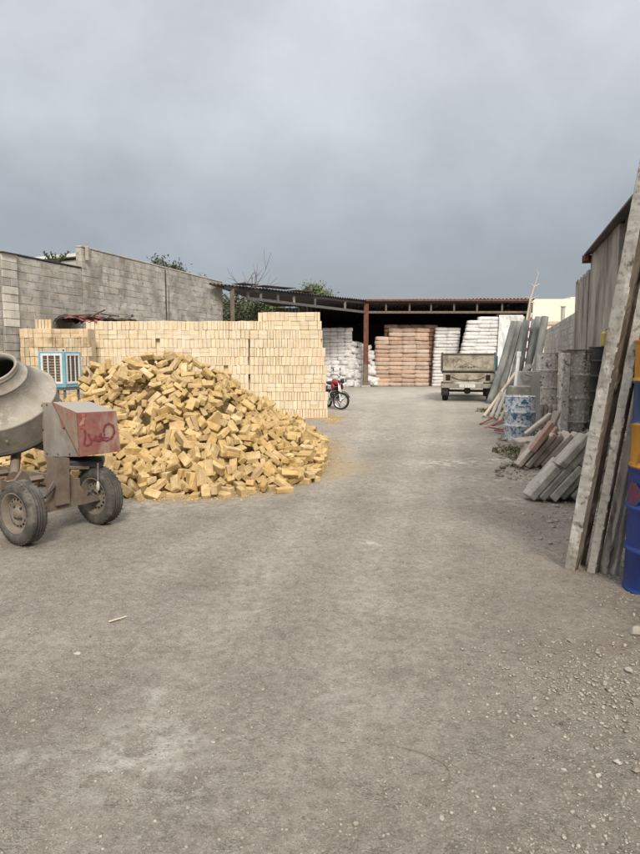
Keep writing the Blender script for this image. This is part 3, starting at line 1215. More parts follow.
-3151,8642,315,-77,-91,35,
-589,8454,111,82,-59,-66,
-4776,9975,365,266,-60,-68,
-228,9799,295,-13,-70,6,
-76,9207,128,0,0,48,
-336,10696,397,22,-20,90,
-644,10944,540,-295,82,5,
-2432,7911,178,-173,147,78,
-776,8233,78,0,-54,282,
-351,9997,277,241,-27,-96,
-3908,9133,389,2,-29,296,
-5000,10525,566,284,-3,-67,
-1577,12590,294,-68,-38,-72,
-2876,12578,337,-110,10,32,
-4769,9739,310,-314,59,-62,
-3744,10295,917,244,21,-53,
-4266,10382,649,16,-69,206,
-2487,9774,1276,-34,-18,185,
-783,8972,419,-196,47,122,
-3516,9614,596,122,-38,-292,
-4170,11688,973,31,-15,-269,
-2944,11905,876,-214,-54,-151,
-1246,11307,995,-284,56,-97,
-451,10732,464,-273,-28,64,
-2894,8544,338,-263,32,119,
-1139,10259,856,185,80,7,
-1487,8278,410,177,-53,124,
-143,10377,242,189,14,-5,
-592,9390,399,-193,16,-59,
-3295,10065,1045,192,68,207,
-37,9344,57,229,0,67,
-301,12010,378,52,-267,-31,
-1776,8930,770,56,308,25,
-4676,9934,310,218,-1,-237,
-4174,9489,386,-51,106,270,
-3076,9069,643,-149,2,97,
-2214,10241,1369,81,60,69,
-1576,11891,715,-94,60,88,
-4917,9565,286,31,-9,282,
-2449,12640,284,21,-20,308,
-2678,10852,1614,-26,-19,-285,
-2779,9077,638,-86,312,-65,
-3038,10072,1431,-36,23,163,
-186,9980,276,-272,-36,-138,
-843,10673,611,-31,-84,-310,
-1878,8268,362,72,-49,62,
-3741,11357,1383,244,-50,-17,
-1530,12749,170,-42,64,75,
-2647,12601,405,-47,-234,-31,
-2610,8555,508,165,-231,-60,
-2872,11454,1192,126,229,-91,
-2918,8657,421,144,3,-16,
-3543,8443,157,38,51,-208,
-2454,9876,1340,-26,29,229,
-2342,10512,1615,144,-52,-195,
-3806,9346,429,17,-14,18,
-1305,8976,677,-81,22,-242,
-3249,11656,1108,-312,19,-33,
-3036,11665,1154,-306,-66,-32,
-1080,10118,763,-112,15,-166,
-2218,11073,1318,-314,-15,54,
-905,9460,545,263,-23,-85,
-3228,12705,326,-293,-28,-33,
-907,10091,698,-217,-23,184,
-1430,10489,1183,-114,40,101,
-2656,9956,1312,21,18,19,
-1259,10066,915,51,61,54,
-2972,12700,301,-130,40,-195,
-2461,10813,1509,131,-24,273,
-2224,9150,893,-46,266,78,
-2586,11821,885,-313,-6,-26,
-3260,11378,1293,-112,26,44,
-1580,10962,1237,84,45,262,
-3065,12517,482,-279,-10,172,
-2787,10945,1469,-13,-58,-201,
-3041,8436,223,76,20,-105,
-2455,9761,1285,-20,-21,181,
-596,10454,520,-67,-3,291,
-1423,12105,547,260,-24,-49,
-1964,8822,716,-176,12,0,
-2641,10756,1567,-13,73,140,
-2398,7664,41,19,0,41,
-1951,7944,187,-45,54,-153,
-2234,10297,1572,-5,20,-303,
-160,9870,244,32,-45,-113,
-1064,9320,621,-179,-245,9,
-1088,8068,115,-42,-16,302,
-3918,10220,839,-91,18,-175,
-2342,10136,1391,3,-30,106,
-609,11411,526,128,52,173,
-1644,13015,34,314,0,66,
-4587,9131,103,157,0,-165,
-317,9297,250,-125,19,257,
-3174,9981,1016,46,258,144,
-2565,12527,402,236,51,20,
-2964,10976,1489,-139,-60,-116,
-5079,10334,464,-53,226,33,
-2162,10416,1574,16,-7,6,
-3366,12102,809,-20,270,-68,
-2445,8503,385,211,-66,-3,
-4604,10225,469,106,51,-16,
-4865,9730,283,-239,9,139,
-3110,9618,815,72,67,-160,
-724,8881,268,-79,104,56,
-2665,10937,1470,-39,95,108,
-865,8368,177,-79,16,-199,
-791,8726,256,33,-76,251,
-1905,10781,1409,-32,-57,-160,
-896,11574,714,-44,-307,53,
-868,9065,412,35,-288,117,
-3833,12217,687,-61,-47,-69,
-4136,9613,421,21,76,258,
-2212,12889,109,111,-89,-171,
-3489,9293,524,-124,-271,28,
-3503,12517,469,59,-33,219,
-2260,12798,222,-256,-40,70,
-2006,7645,38,0,309,117,
-2864,8353,218,-130,49,130,
-106,9768,172,-112,-24,-39,
-3681,8284,66,-108,0,-239,
-2757,8034,53,157,0,11,
-4993,10208,330,-126,-38,-173,
-3385,12741,217,0,298,37,
-101,9483,112,-96,122,-223,
-5165,11033,581,-300,-83,-63,
-1735,12251,615,-49,33,210,
-3474,9361,474,-217,-101,94,
-941,8151,103,-18,-78,248,
-356,11161,427,-80,-284,64,
-1758,13029,83,0,-64,-90,
-1102,9514,688,-8,-296,118,
-2144,11108,1244,63,302,-6,
-128,11477,232,-185,232,40,
-2167,12253,550,78,1,-311,
-3031,12478,538,33,-301,-132,
-3388,8728,215,-198,6,116,
-291,11402,433,8,-20,-162,
-3704,8694,224,-52,-138,126,
-3575,8822,214,-8,0,18,
-116,9851,168,-107,-54,-56,
-3486,12080,812,-89,269,-69,
-2223,12403,491,-55,-301,-108,
-4652,10345,503,-13,-250,-26,
-3803,10099,783,-75,-285,70,
-2478,8170,277,5,7,-217,
-1326,8424,394,-123,-24,-274,
-2588,7775,46,27,-314,-102,
-3696,9546,429,217,-25,-225,
-3635,12031,864,126,54,100,
-1846,12143,733,78,42,188,
-2865,11934,850,107,-55,-151,
-2951,10332,1418,-123,248,84,
-3207,8187,87,-194,-24,171,
-2495,10183,1436,77,50,307,
10,10472,34,0,0,-295,
-2730,11123,1336,-76,40,10,
-3128,10644,1537,-127,82,-239,
-2589,8346,327,206,242,3,
-1801,11722,861,-271,-52,-82,
39,10280,157,69,20,-151,
-3924,9434,431,-11,23,-262,
-343,10167,422,-204,-43,156,
-3197,8358,185,179,25,65,
-5022,11150,686,3,92,302,
-4134,9244,307,41,2,-81,
-1903,11366,1066,45,-282,-1,
-3410,11872,1057,-15,-51,-172,
-1837,12303,723,-205,-50,57,
-1003,9050,532,277,94,54,
-2380,11331,1161,-276,-39,-75,
-2856,9941,1349,-192,-26,229,
-1140,11106,941,68,-251,-84,
-2208,12721,267,-31,-53,184,
-129,11013,283,37,278,139,
-23,9929,151,314,-71,24,
15,11767,34,0,0,-263,
-983,8498,321,257,-18,89,
-2435,11373,1213,-5,54,311,
-885,11080,703,-44,73,-89,
-1500,8425,401,10,56,-140,
-2303,12528,368,-261,8,6,
-3928,12251,732,55,-19,-131,
-1136,9869,765,116,30,106,
-1943,11227,1226,-253,11,-199,
-2583,11453,1168,-293,27,-146,
-3005,8578,306,130,45,-64,
-1119,11585,733,-37,65,32,
-1563,11161,1139,162,73,120,
-691,8829,202,211,84,31,
-997,10949,804,-38,-82,-266,
-3968,9539,451,-119,-43,-272,
-3291,8338,38,0,0,-167,
-4931,10357,466,37,83,-140,
-1546,11779,826,117,20,-212,
-3063,8444,316,3,37,-202,
-861,10871,650,9,84,-8,
-1298,8166,222,-59,-7,256,
-1625,12569,391,-120,-15,-156,
-3200,12726,488,-92,122,33,
-3495,10222,1041,159,124,-145,
-4151,9802,497,71,262,-99,
-3665,12178,830,-77,-132,-158,
-1926,9296,970,-18,37,-231,
-2038,12133,683,-226,2,-158,
-2545,12047,901,251,-19,-35,
-3896,10077,753,-241,36,62,
-446,10003,464,-158,-214,-25,
-3559,8870,281,-6,4,74,
-2196,7951,198,300,-13,125,
-3651,10141,913,130,-4,-211,
-4380,9302,174,61,-85,-310,
-274,10512,318,-130,41,-199,
-4407,10163,395,84,16,-62,
-3056,8602,207,70,22,-128,
-1331,8767,574,-268,-35,118,
-1363,7862,139,-5,-39,166,
-467,9864,389,58,-31,-93,
-347,8970,141,-106,34,-29,
-1143,9894,867,116,2,-271,
-3554,8612,169,-71,-38,293,
-2596,12234,653,241,-85,-62,
-3294,12849,165,-279,68,-78,
-1939,11443,1118,-18,-94,-159,
-2550,8065,194,250,-9,-129,
-3678,11837,967,250,-26,-39,
-3289,12216,747,275,26,-166,
-3510,11697,1073,-61,284,-42,
-1857,12807,165,-40,37,305,
-3324,9067,481,95,-85,12,
-3787,12354,558,-78,59,52,
-3471,11444,1285,236,-26,-156,
-3915,10031,661,272,52,94,
-3211,11936,1004,92,228,-101,
-1874,11559,957,6,59,127,
-2446,12765,209,-14,237,-26,
-1432,11493,899,257,-32,-84,
-2406,7777,107,-18,59,-270,
-3223,9466,788,-174,49,190,
-2380,12850,105,-141,69,176,
-2967,8752,501,-2,-13,-153,
-3911,9840,617,-78,50,-190,
-2409,12744,403,-152,-96,149,
-4660,9713,222,-97,-13,86,
-3579,9496,527,-113,97,-242,
-1483,7805,164,51,-2,-61,
-4733,9830,184,60,-47,-211,
-2139,8273,363,-222,10,-24,
-3572,11954,895,188,-56,-212,
-2789,10265,1448,47,-75,10,
-3972,11547,1254,18,-16,292,
-2187,10654,1520,40,-85,-191,
-2530,11595,1014,-130,-13,4,
-2569,8780,519,-242,-39,-53,
-5241,11153,567,143,33,-223,
-3771,12096,831,-158,-10,-15,
-3416,11636,1203,-119,276,45,
-3381,11759,989,-29,16,22,
-3797,8939,277,-40,5,82,
-710,10548,591,-64,-254,108,
-3561,8844,355,306,7,117,
-2868,9780,1308,10,30,118,
-3035,11351,1348,127,-64,-130,
-2390,8817,642,-54,48,312,
-2392,10686,1582,-244,4,131,
-1385,7854,69,-4,39,-172,
-2559,11481,1092,125,12,291,
-727,9942,598,209,35,-8,
-3178,12475,448,129,-261,53,
-683,9281,345,153,-34,-13,
-714,9026,308,38,-266,123,
-2186,11501,1160,-236,4,-199,
-3946,12645,325,307,-52,26,
-4602,12654,143,-95,-277,-26,
-3461,11343,1396,-293,71,18,
-5090,12877,33,0,-314,80,
-2761,12319,541,-32,-52,-86,
-5284,12656,33,0,0,101,
-3084,12821,162,64,69,247,
-2014,12628,292,81,299,-5,
-5966,11144,92,-151,53,-55,
-6050,10669,86,94,279,39,
-2258,11042,1380,-303,-7,-48,
-3919,11370,1368,-12,-278,-133,
-5709,12451,33,0,314,-30,
-5443,10521,369,-310,32,-17,
-162,10713,173,-142,113,-169,
26,12107,96,0,0,249,
-919,12311,248,48,34,-3,
-6036,10891,111,157,0,307,
-5714,10912,199,212,-36,-92,
-2917,11072,1497,-33,-261,-81,
-4667,12285,255,-49,71,168,
-5370,10306,471,46,46,-246,
-195,10664,298,51,-88,225,
-5714,10563,377,101,-29,0,
-600,10682,422,-85,21,-121,
-5687,11190,309,212,10,30,
-20,10754,96,0,0,278,
-1296,12782,190,-278,-1,157,
-3352,12900,133,-52,-257,-51,
-6022,10593,79,105,289,45,
-2312,10974,1431,-89,-313,-55,
-5832,10496,108,-157,-104,20,
-5899,10576,50,157,0,60,
-2386,13175,79,105,-24,-109,
-1912,12792,228,204,-28,-30,
-473,10479,449,-5,-5,289,
-1312,10557,1030,224,-29,-192,
-804,12877,34,0,-314,127,
-2957,10065,1286,-7,-1,-138,
-1933,11645,1066,-8,85,141,
-2824,9931,1379,19,18,20,
-2638,13296,35,0,314,85,
-625,12435,64,0,-35,-185,
-1289,12912,121,101,0,34,
-3501,13063,85,301,-44,22,
-1532,12914,83,-10,-303,-16,
-3518,10114,1059,-38,-63,34,
-3277,13102,74,252,14,138,
-2616,11351,1313,-210,-17,151,
-2854,11701,1062,78,293,-24,
-2239,10243,1330,54,-12,47,
-5612,10537,282,-13,-299,43,
-1576,13069,96,0,0,42,
-5692,10604,283,130,39,-285,
-1044,12846,125,-13,-289,23,
-526,12853,50,-157,0,147,
-4412,13143,31,0,0,254,
-3822,12978,126,-28,79,-224,
-5524,10444,337,55,-281,-22,
-5747,9880,111,157,0,-166,
-3730,12663,306,76,29,-186,
-2609,13205,87,-23,-263,-28,
-5902,10793,183,-1,-305,-98,
-3561,12761,211,15,-281,-166,
-3001,12940,103,-240,25,-201,
-2919,12836,175,-13,-298,-83,
-175,10843,296,-272,52,5,
-2198,9814,1251,4,20,185,
-5324,10346,303,-10,-63,0,
-5698,10392,197,202,-34,203,
-3615,12841,152,-118,13,28,
-5363,9938,220,8,-43,193,
-31,10736,174,157,0,-237,
-2598,11378,1214,-20,-28,162,
-6157,11495,56,72,0,-175,
-6010,11426,133,-40,28,251,
-5898,11798,83,-62,279,-23,
-5645,11439,220,-130,-312,-16,
-5463,11843,186,-83,-40,253,
-5866,12297,33,0,-314,-37,
-4937,12141,312,77,74,261,
-4407,12864,191,-40,273,18,
-4340,12448,418,-88,2,191,
-3730,12558,491,71,60,130,
-3387,12765,329,115,31,138,
-2546,12342,660,73,-82,-41,
-2484,12442,535,-114,27,71,
-1836,12365,606,220,-195,2,
-3290,8789,255,91,4,117,
-1790,11931,826,-62,-44,-104,
-939,11871,648,-69,-241,139,
-1452,11706,905,-34,301,-15,
-6081,11331,154,-43,-67,-57,
-5712,10966,257,215,27,-51,
-5596,11304,291,-121,64,3,
-5376,11860,277,120,17,-194,
-5453,10812,361,-11,305,72,
-5384,12478,90,0,77,-89,
-4116,9215,98,0,0,-230,
-5416,12946,50,-157,0,177,
-3927,11932,1020,1,-14,87,
-2870,12178,837,-20,297,-140,
-2862,12280,680,-21,132,213,
-2593,12291,719,89,86,279,
-2267,12417,630,183,108,72,
-2224,11753,887,-76,-240,52,
-1365,12180,619,-127,35,85,
-1498,12173,645,104,305,62,
-1017,12489,339,-62,230,-153,
-818,12666,105,153,58,141,
-2224,12318,662,62,-264,64,
-1070,12564,356,139,99,217,
-656,13148,34,-314,0,99,
-807,12514,142,-90,-4,292,
-699,12057,379,119,48,257,
-464,12242,238,98,9,-309,
-382,12066,318,-242,9,158,
-5019,12468,98,-7,157,-104,
-4877,12675,146,-24,-28,-11,
-4008,12236,658,246,-56,-169,
-4066,12890,150,-7,-292,42,
-3157,13117,105,314,0,137,
-2937,13301,36,0,0,80,
-1181,13029,83,0,61,310,
-1360,13017,69,311,-40,5,
-2329,12733,374,-134,71,151,
-2441,12899,217,222,11,63,
-2092,7777,154,18,19,303,
-2104,13271,33,314,0,-84,
-3283,8389,125,-301,31,32,
-89,12213,169,48,19,213,
-5879,11635,76,9,-46,-214,
-5724,11873,79,-27,-43,55,
-5134,12167,211,-51,-82,-38,
-5509,12513,67,314,39,107,
-6127,11143,156,0,314,-156,
-4427,13169,88,0,314,-28,
-3873,13039,66,-91,0,286,
-3865,12532,445,102,294,-50,
-3607,12677,337,57,87,62,
-3567,12420,500,-253,-24,-22,
-3493,12621,414,-288,48,-133,
-2954,12882,267,-42,-298,-86,
-2920,12363,590,-221,2,69,
-4403,12202,460,-219,72,153,
-1791,12932,97,157,65,224,
-6080,11301,93,252,-51,-24,
-1258,12066,637,-57,2,216,
-5476,9831,134,85,23,-144,
-6003,10238,104,-157,-173,15,
-262,10249,286,-215,-9,220,
-3786,10123,883,-72,-4,-205,
-4809,9329,91,0,0,-203,
-5190,9444,143,-157,0,-180,
-5184,10075,179,-281,44,65,
-3097,11119,1475,-133,88,194,
-2683,11447,1295,-260,30,-156,
-2634,11791,1018,-256,-12,14,
-5113,10127,403,166,-50,-145,
-2513,12066,961,253,25,23,
-6213,10478,33,0,314,54,
-6125,10313,33,0,314,32,
-1763,11271,1184,294,-6,-148,
-2473,10675,1667,-74,-29,-162,
-6412,10375,50,157,0,-132,
-5528,10392,286,259,-21,-101,
-6041,10476,121,215,-60,88,
-5415,9483,127,0,314,-44,
-4912,9392,146,-270,12,-186,
-5131,9616,256,-13,78,-312,
-5257,10212,234,-70,-261,-109,
-5573,10283,274,314,58,68,
-5933,9997,85,-6,-64,226,
-5918,10387,91,251,-47,1,
-6140,10121,33,0,0,-263,
-381,10443,379,2,-7,234,
-2069,11911,858,-60,-42,-205,
-1720,11457,1110,73,299,-98,
-3993,9604,402,-178,-7,52,
-6055,10980,102,0,307,-5,
-3934,9305,329,-9,2,252,
-5826,10409,211,-214,-20,-65,
-4574,9217,31,0,-314,108,
-5480,10652,339,-85,-90,-51,
-3239,11113,1561,-154,64,-158,
-2909,11888,1000,83,19,-64,
-2804,12025,872,-48,47,15,
-2184,12174,751,-164,-1,-167,
-1890,11727,966,-75,-12,277,
-4893,9359,49,-157,0,-201,
-4308,9534,280,243,36,-92,
-3992,9697,407,-128,-29,-281,
-4714,9289,94,194,4,112,
-5067,9430,94,-8,-234,98,
-891,11259,743,120,78,-42,
-5586,9536,33,0,0,-112,
-641,11640,551,-106,-23,-274,
-385,10858,382,-283,36,-76,
-351,10993,362,-52,43,-206,
-6342,11471,33,-314,0,-81,
-6179,11196,94,0,0,241,
-4155,9403,370,128,34,307,
-5834,9706,33,0,-314,-89,
-3150,11343,1434,-48,22,-182,
-2056,13102,70,-14,-37,-15,
-3393,13100,38,0,0,148,
-633,11955,505,57,-30,-225,
-785,11736,523,-258,1,206,
-972,11797,595,-108,80,123,
-870,12199,389,87,-36,-313,
-1871,11869,900,-94,-20,-140,
-2117,12807,313,43,25,-136,
-2494,12169,807,-68,-84,-64,
-3029,12443,607,17,32,37,
-3086,12302,759,-138,38,181,
-3307,12576,398,-255,-6,-56,
-3820,12043,910,-12,291,56,
-4168,11988,767,256,-14,22,
-4461,12018,539,60,-58,-193,
-4952,12510,213,-279,42,133,
-5122,11818,413,107,-296,-17,
-329,11379,371,19,-303,84,
-5308,12275,141,-28,-2,244,
-208,11713,304,252,39,-78,
-5925,11938,33,0,314,-79,
-2387,12349,657,36,-222,127,
-2745,12694,381,4,28,-88,
-3273,12707,405,125,15,232,
-3627,12299,642,-289,2,-7,
-3767,12631,367,-80,3,160,
-3937,12607,501,68,-229,38,
-4270,12751,196,-92,-18,23,
-4078,12304,557,-15,-239,100,
-4485,12342,366,85,27,-303,
-4929,12809,84,-12,59,25,
-5254,11825,288,103,91,171,
-5370,11976,185,246,-10,191,
-5372,12101,114,-39,-53,-6,
-5834,12056,99,0,-210,-203,
-5785,11954,89,149,48,60,
-176,11537,236,-181,233,35,
-5719,11918,173,210,4,161,
-5641,11344,212,-147,72,-41,
-5714,11527,150,224,35,-56,
-5735,11299,228,-193,-5,268,
-5478,11334,403,68,-109,16,
-5696,11051,299,184,57,-21,
-5855,11279,182,86,284,-77,
-5727,11134,175,254,4,-212,
-6190,11127,33,0,314,-9,
-262,11172,228,-34,-16,-39,
-862,11318,709,-192,82,-44,
-891,11888,692,-218,3,205,
-1465,11064,1160,250,64,149,
-1467,11234,1038,-69,-25,-83,
-1632,11524,1082,-230,-51,153,
-2108,11641,962,46,182,-115,
-2112,11726,971,106,259,-28,
-2372,11508,1188,154,-40,2,
-5527,11659,292,65,-283,41,
-4934,11927,426,239,-10,149,
-165,12164,142,11,-50,-246,
-3876,11954,967,306,-15,147,
-5940,11240,164,31,-84,-260,
-5939,11549,33,314,0,-36,
-7,11194,180,-35,-44,296,
-413,11335,470,55,-16,131,
-771,11938,541,-103,17,81,
-813,11986,581,-55,246,-168,
-1062,11943,609,-83,-64,-139,
-2499,12278,606,-76,-87,-45,
-1408,11870,756,16,73,130,
-1766,11983,862,66,278,-92,
-2079,11783,819,-5,-256,162,
-2405,11763,999,-196,3,182,
-2790,11553,1139,-50,104,84,
-3001,12024,882,-57,243,-125,
-3141,12119,822,114,181,-158,
-3664,13306,74,20,-27,-210,
-1438,11750,823,37,-74,79,
-2457,12922,106,-185,47,-172,
-2004,12443,515,201,16,37,
-1776,12232,663,-54,291,-122,
-577,12597,34,0,-314,-40,
-5861,10613,176,17,-223,196,
-2575,12755,186,48,-67,-62,
-2895,12700,237,-36,282,-31,
-3628,12547,379,99,241,-56,
-4646,12763,129,-18,-97,70,
-4880,12635,86,6,-282,182,
-5039,12704,33,0,-314,88,
-5787,12119,50,-157,0,277,
-4856,12208,268,-50,21,209,
-4120,12996,51,-157,0,313,
-2504,12719,420,51,200,108,
-2162,12512,392,-96,-59,-225,
10,12072,34,0,314,-133,
-1186,12793,157,91,-42,-100,
-277,12278,37,-1,-3,-110,
-1420,12815,209,-87,21,152,
-4411,12995,89,0,314,-9,
-4336,12902,164,-258,5,-66,
-3981,12790,94,75,-34,-33,
-1118,12696,246,-213,22,64,
-4120,13142,51,157,0,-155,
-4349,12984,32,-314,0,48,
-1226,12742,78,-76,-25,290,
-2012,12937,107,229,-25,-9,
-2801,12901,159,-214,36,-129,
-3669,12974,56,157,0,-100,
-3750,13146,38,-314,0,10,
-4181,12743,104,83,3,314,
-1087,12540,173,61,69,6,
-2066,13000,129,234,-34,-18,
-2300,13187,50,-157,0,-123,
-2428,13104,108,-235,-76,-60,
-566,12317,185,-81,-25,288,
-315,12227,160,154,-47,-211,
-1951,12386,481,-97,14,33,
-2114,12921,190,101,-33,200,
-2799,12503,429,290,42,36,
-2209,12279,610,-51,62,85,
-2783,12764,331,-34,-5,308,
-3652,12430,594,-12,25,-90,
-3632,12286,711,-2,25,-164,
-4027,12439,536,-88,4,-74,
-5202,12519,99,92,-25,216,
-46,11608,156,157,55,59,
-238,11980,208,-23,272,-34,
-343,11976,242,78,-9,-151,
-244,11887,282,72,-283,-101,
-565,12084,340,22,75,269,
-842,12063,460,-54,307,79,
-848,12450,215,97,41,-3,
-1263,12724,268,0,312,76,
-1414,12251,551,27,-38,260,
-1620,12219,587,235,15,-169,
-1072,12095,468,262,-67,-135,
-714,11980,392,122,-26,285,
4,11894,58,93,0,42,
-609,12557,101,-11,0,-28,
-3019,13031,167,0,238,-20,
-3223,12913,196,-108,-22,-133,
-3458,12809,298,-142,6,-161,
-4709,12618,95,9,-312,-71,
-5131,12574,33,0,314,-68,
-5307,12355,75,-49,-28,77,
-2038,12786,266,-270,-39,-24,
-5533,12317,73,282,32,77,
-316,12450,87,-190,37,126,
-733,12211,278,-55,44,241,
-1039,12408,280,100,-14,-224,
-2183,12715,372,261,-23,4,
-2495,12468,454,-29,-42,-285,
-4531,12696,231,49,18,166,
-4577,12528,216,29,-236,190,
-424,12274,144,130,56,-212,
-1408,12444,369,-52,56,208,
-2718,11910,828,-128,32,50,
-2337,11809,877,199,-41,-155,
-2735,11842,959,-90,272,85,
-3064,11822,975,-259,-4,-109,
-3346,11490,1189,-8,-54,-178,
-3710,11643,1142,38,43,151,
-3975,11634,1141,-67,279,-37,
-4685,11779,600,13,214,-83,
-5114,11709,466,312,-32,52,
-5395,11391,456,-246,-109,16,
-5375,11442,405,-193,-4,-62,
-5379,11574,338,-131,42,-167,
-5448,11380,261,8,-93,-7,
-5766,11460,118,52,-2,-83,
-5766,11402,38,-5,3,257,
-131,11229,34,-1,0,-153,
-151,11313,97,1,-8,-181,
-293,11126,150,-219,31,104,
-391,11278,320,-31,-23,-60,
-563,11154,420,-196,-10,163,
-2248,11524,975,47,-42,-237,
-571,11040,508,-167,287,-1,
-2047,11544,981,-79,66,45,
-1229,11492,830,-224,-29,-133,
-3074,11951,851,-141,48,205,
-3808,11667,1097,12,56,99,
-4079,11860,895,291,75,92,
-4582,12091,509,139,0,-142,
-4723,12081,410,48,-3,125,
-5163,11890,364,2,261,176,
-5150,11936,293,-91,2,12,
-5239,11473,431,230,-81,-90,
-5342,11683,276,64,266,82,
-5463,11555,197,-92,35,157,
-5572,11651,86,-256,-40,78,
-5717,11505,36,-7,0,-62,
21,11357,105,-161,-144,-14,
-14,11459,51,-158,1,11,
-332,11374,216,252,-7,-164,
-341,11428,295,307,8,-12,
-605,11289,488,-46,35,133,
-719,11318,564,-227,51,110,
-832,11532,628,85,64,109,
-1287,11688,771,-99,74,130,
-2971,12147,750,3,-309,-148,
-1224,11324,895,73,-30,263,
-1730,11546,1015,32,287,97,
-5309,10830,439,84,49,-202,
-5368,11007,402,-80,64,210,
-5457,10898,310,1,300,168,
-5598,10775,218,124,-17,-293,
-5646,10997,155,44,48,-222,
-5754,11024,81,85,24,-228,
-75,10867,50,157,0,278,
-267,10822,136,-97,-76,241,
-329,10953,233,26,-296,62,
-540,10862,368,-141,-229,27,
-2390,10983,1370,-43,-54,-140,
-2630,11147,1362,44,75,188,
-2878,11224,1428,-19,-20,-159,
-3057,10902,1547,60,36,214,
-5434,10375,416,54,282,60,
-5135,10698,518,196,14,214,
-5210,10697,427,-82,21,201,
-5599,10699,180,269,102,89,
-5764,10835,147,1,8,225,
-3584,11249,1394,-65,77,182,
-1683,11611,971,-41,-7,149,
-3401,11201,1395,64,309,1,
-2914,11252,1367,22,16,174,
-2721,11332,1203,-22,67,108,
-2948,11284,1281,-21,-40,-150,
-3696,11459,1287,267,19,173,
-5044,11970,392,46,-54,216,
-5177,11735,534,-169,-30,76,
-5279,11188,492,-20,30,-241,
-5492,11147,298,-230,41,198,
-5383,11197,350,-41,85,226,
-5687,11241,103,72,-4,115,
-5800,11240,67,-17,-31,143,
-57,11070,75,71,-22,140,
-279,10988,133,55,-38,-190,
-334,11058,267,-36,-5,-1,
-660,10951,465,12,83,-4,
-1054,11321,870,113,-261,-52,
-1730,11343,1093,67,-304,-70,
-2112,11459,1127,-100,252,-114,
-2284,11604,1076,-33,-53,-88,
-2521,11141,1280,-14,52,154,
-3213,11181,1404,17,75,147,
-2681,11666,976,17,-51,-213,
-2390,11957,769,-193,72,111,
-2194,11956,730,32,268,-118,
-2699,12970,35,0,0,-279,
-1971,12881,64,87,2,312,
-2450,13016,34,0,-314,-8,
-2946,12940,63,-77,1,141,
-3070,13034,37,314,0,112,
-2849,12922,92,-63,23,-148,
-3414,12912,63,-75,0,-288,
-3756,12834,83,-55,-290,59,
-3858,12716,178,-48,-278,34,
-4189,12902,80,122,-27,288,
-4377,12841,55,109,314,17,
-4740,12679,36,-9,0,-94,
-1163,12668,100,-238,33,-23,
-1343,12635,158,-77,-36,-91,
-1745,12613,295,38,69,221,
-1774,12476,388,-46,-45,-98,
-2766,12771,235,105,34,-134,
-3441,12782,122,-152,-15,-1,
-4049,12709,181,-206,76,95,
-2139,7704,37,11,0,75,
-4307,12662,159,238,-22,5,
-1526,7693,112,-157,0,229,
-3725,8982,55,273,0,73,
-2562,8430,286,211,-13,-28,
-2950,8433,158,-38,73,-227,
-3487,8661,76,-70,13,-251,
-2390,8115,301,14,-18,-220,
-2747,8316,194,-242,93,91,
-2867,8299,123,-138,-262,39,
-2799,8149,137,258,-23,-115,
-2964,8110,75,9,37,-62,
-2580,7973,117,85,23,-115,
-4574,12753,97,36,218,77,
-4861,12558,32,314,0,44,
-810,12449,88,66,-300,-8,
-4252,12259,494,290,-57,5,
-4966,12101,218,76,290,36,
-5213,12052,144,87,61,-282,
-5408,12019,52,56,-314,83,
-151,11830,126,-14,-237,-106,
-555,11865,361,-25,-37,-147,
-1392,11967,639,225,21,-50,
-4437,12440,264,-225,67,128,
-4612,12070,442,-14,-16,-252,
-4781,12210,335,257,-21,-105,
-32,11617,35,0,2,9,
-182,11540,81,-255,5,-167,
-348,11748,241,74,-18,194,
-556,11564,417,-19,75,-28,
-660,11758,464,-195,45,202,
-537,11881,466,-102,295,-3,
-917,11948,519,0,-51,266,
-1431,11803,731,75,308,-58,
-2062,12042,762,-213,31,-182,
-2728,12092,707,4,61,138,
-1098,12378,366,-55,75,172,
-856,12125,340,20,-75,-264,
-140,11985,81,0,-59,-273,
-1078,12465,206,-249,65,13,
-2099,12475,414,-89,-269,100,
-3898,12446,477,-122,-58,-64,
-4083,12527,410,-205,-57,76,
-4727,12452,99,-25,68,204,
-5152,12243,70,-67,-18,-11,
-209,12104,90,157,51,92,
-334,12175,78,197,24,201,
-931,12372,188,110,-39,302,
-5840,10812,58,96,1,-274,
-1007,12628,177,85,54,205,
-1460,12286,452,-50,-41,-114,
-1878,12271,518,-13,-81,-120,
-2358,12435,468,-254,53,88,
-3489,12646,349,-280,44,-116,
-4422,12668,206,-5,72,204,
-4663,12502,219,183,-65,-119,
-4882,12286,134,56,-244,160,
-5196,12139,93,76,48,-299,
-5479,12212,48,38,314,0,
-1230,12438,303,-101,0,-93,
-64,10721,34,0,0,8,
-329,10746,156,-28,61,-67,
-409,10734,275,-20,303,103,
-3229,9266,497,-2,-80,92,
-3707,9196,92,20,50,-206,
-305,9170,34,0,0,15,
-595,9296,164,-67,17,-156,
-3584,9092,135,255,-52,-44,
-3949,9121,37,-314,0,-148,
-532,9049,92,-38,-57,-310,
-1380,9035,725,-67,307,84,
-1550,8873,695,51,-257,-36,
-2860,8841,421,-17,310,-70,
-1005,9463,606,284,-10,149,
-4559,9688,33,-1,3,-203,
-555,9702,197,49,67,62,
-880,9653,522,128,-40,200,
-3144,9277,649,-94,-6,-290,
-3219,9396,614,93,-25,-51,
-3362,9459,507,41,82,-211,
-3918,9460,142,-260,20,-23,
-4025,9528,77,-2,44,-244,
-4256,9446,33,0,0,-223,
-516,9504,123,-274,35,108,
-3178,9018,312,-28,236,58,
-3503,8951,72,-35,-19,242,
-626,8293,92,157,-54,-191,
-1553,8253,306,18,57,-99,
-1699,8210,335,-124,4,282,
-2404,8284,232,-237,-23,-42,
-2921,8212,54,158,0,-82,
-2352,8048,134,-85,-69,5,
-2482,8089,98,-96,-49,24,
-2581,8183,86,22,-51,7,
-1577,8028,181,88,11,14,
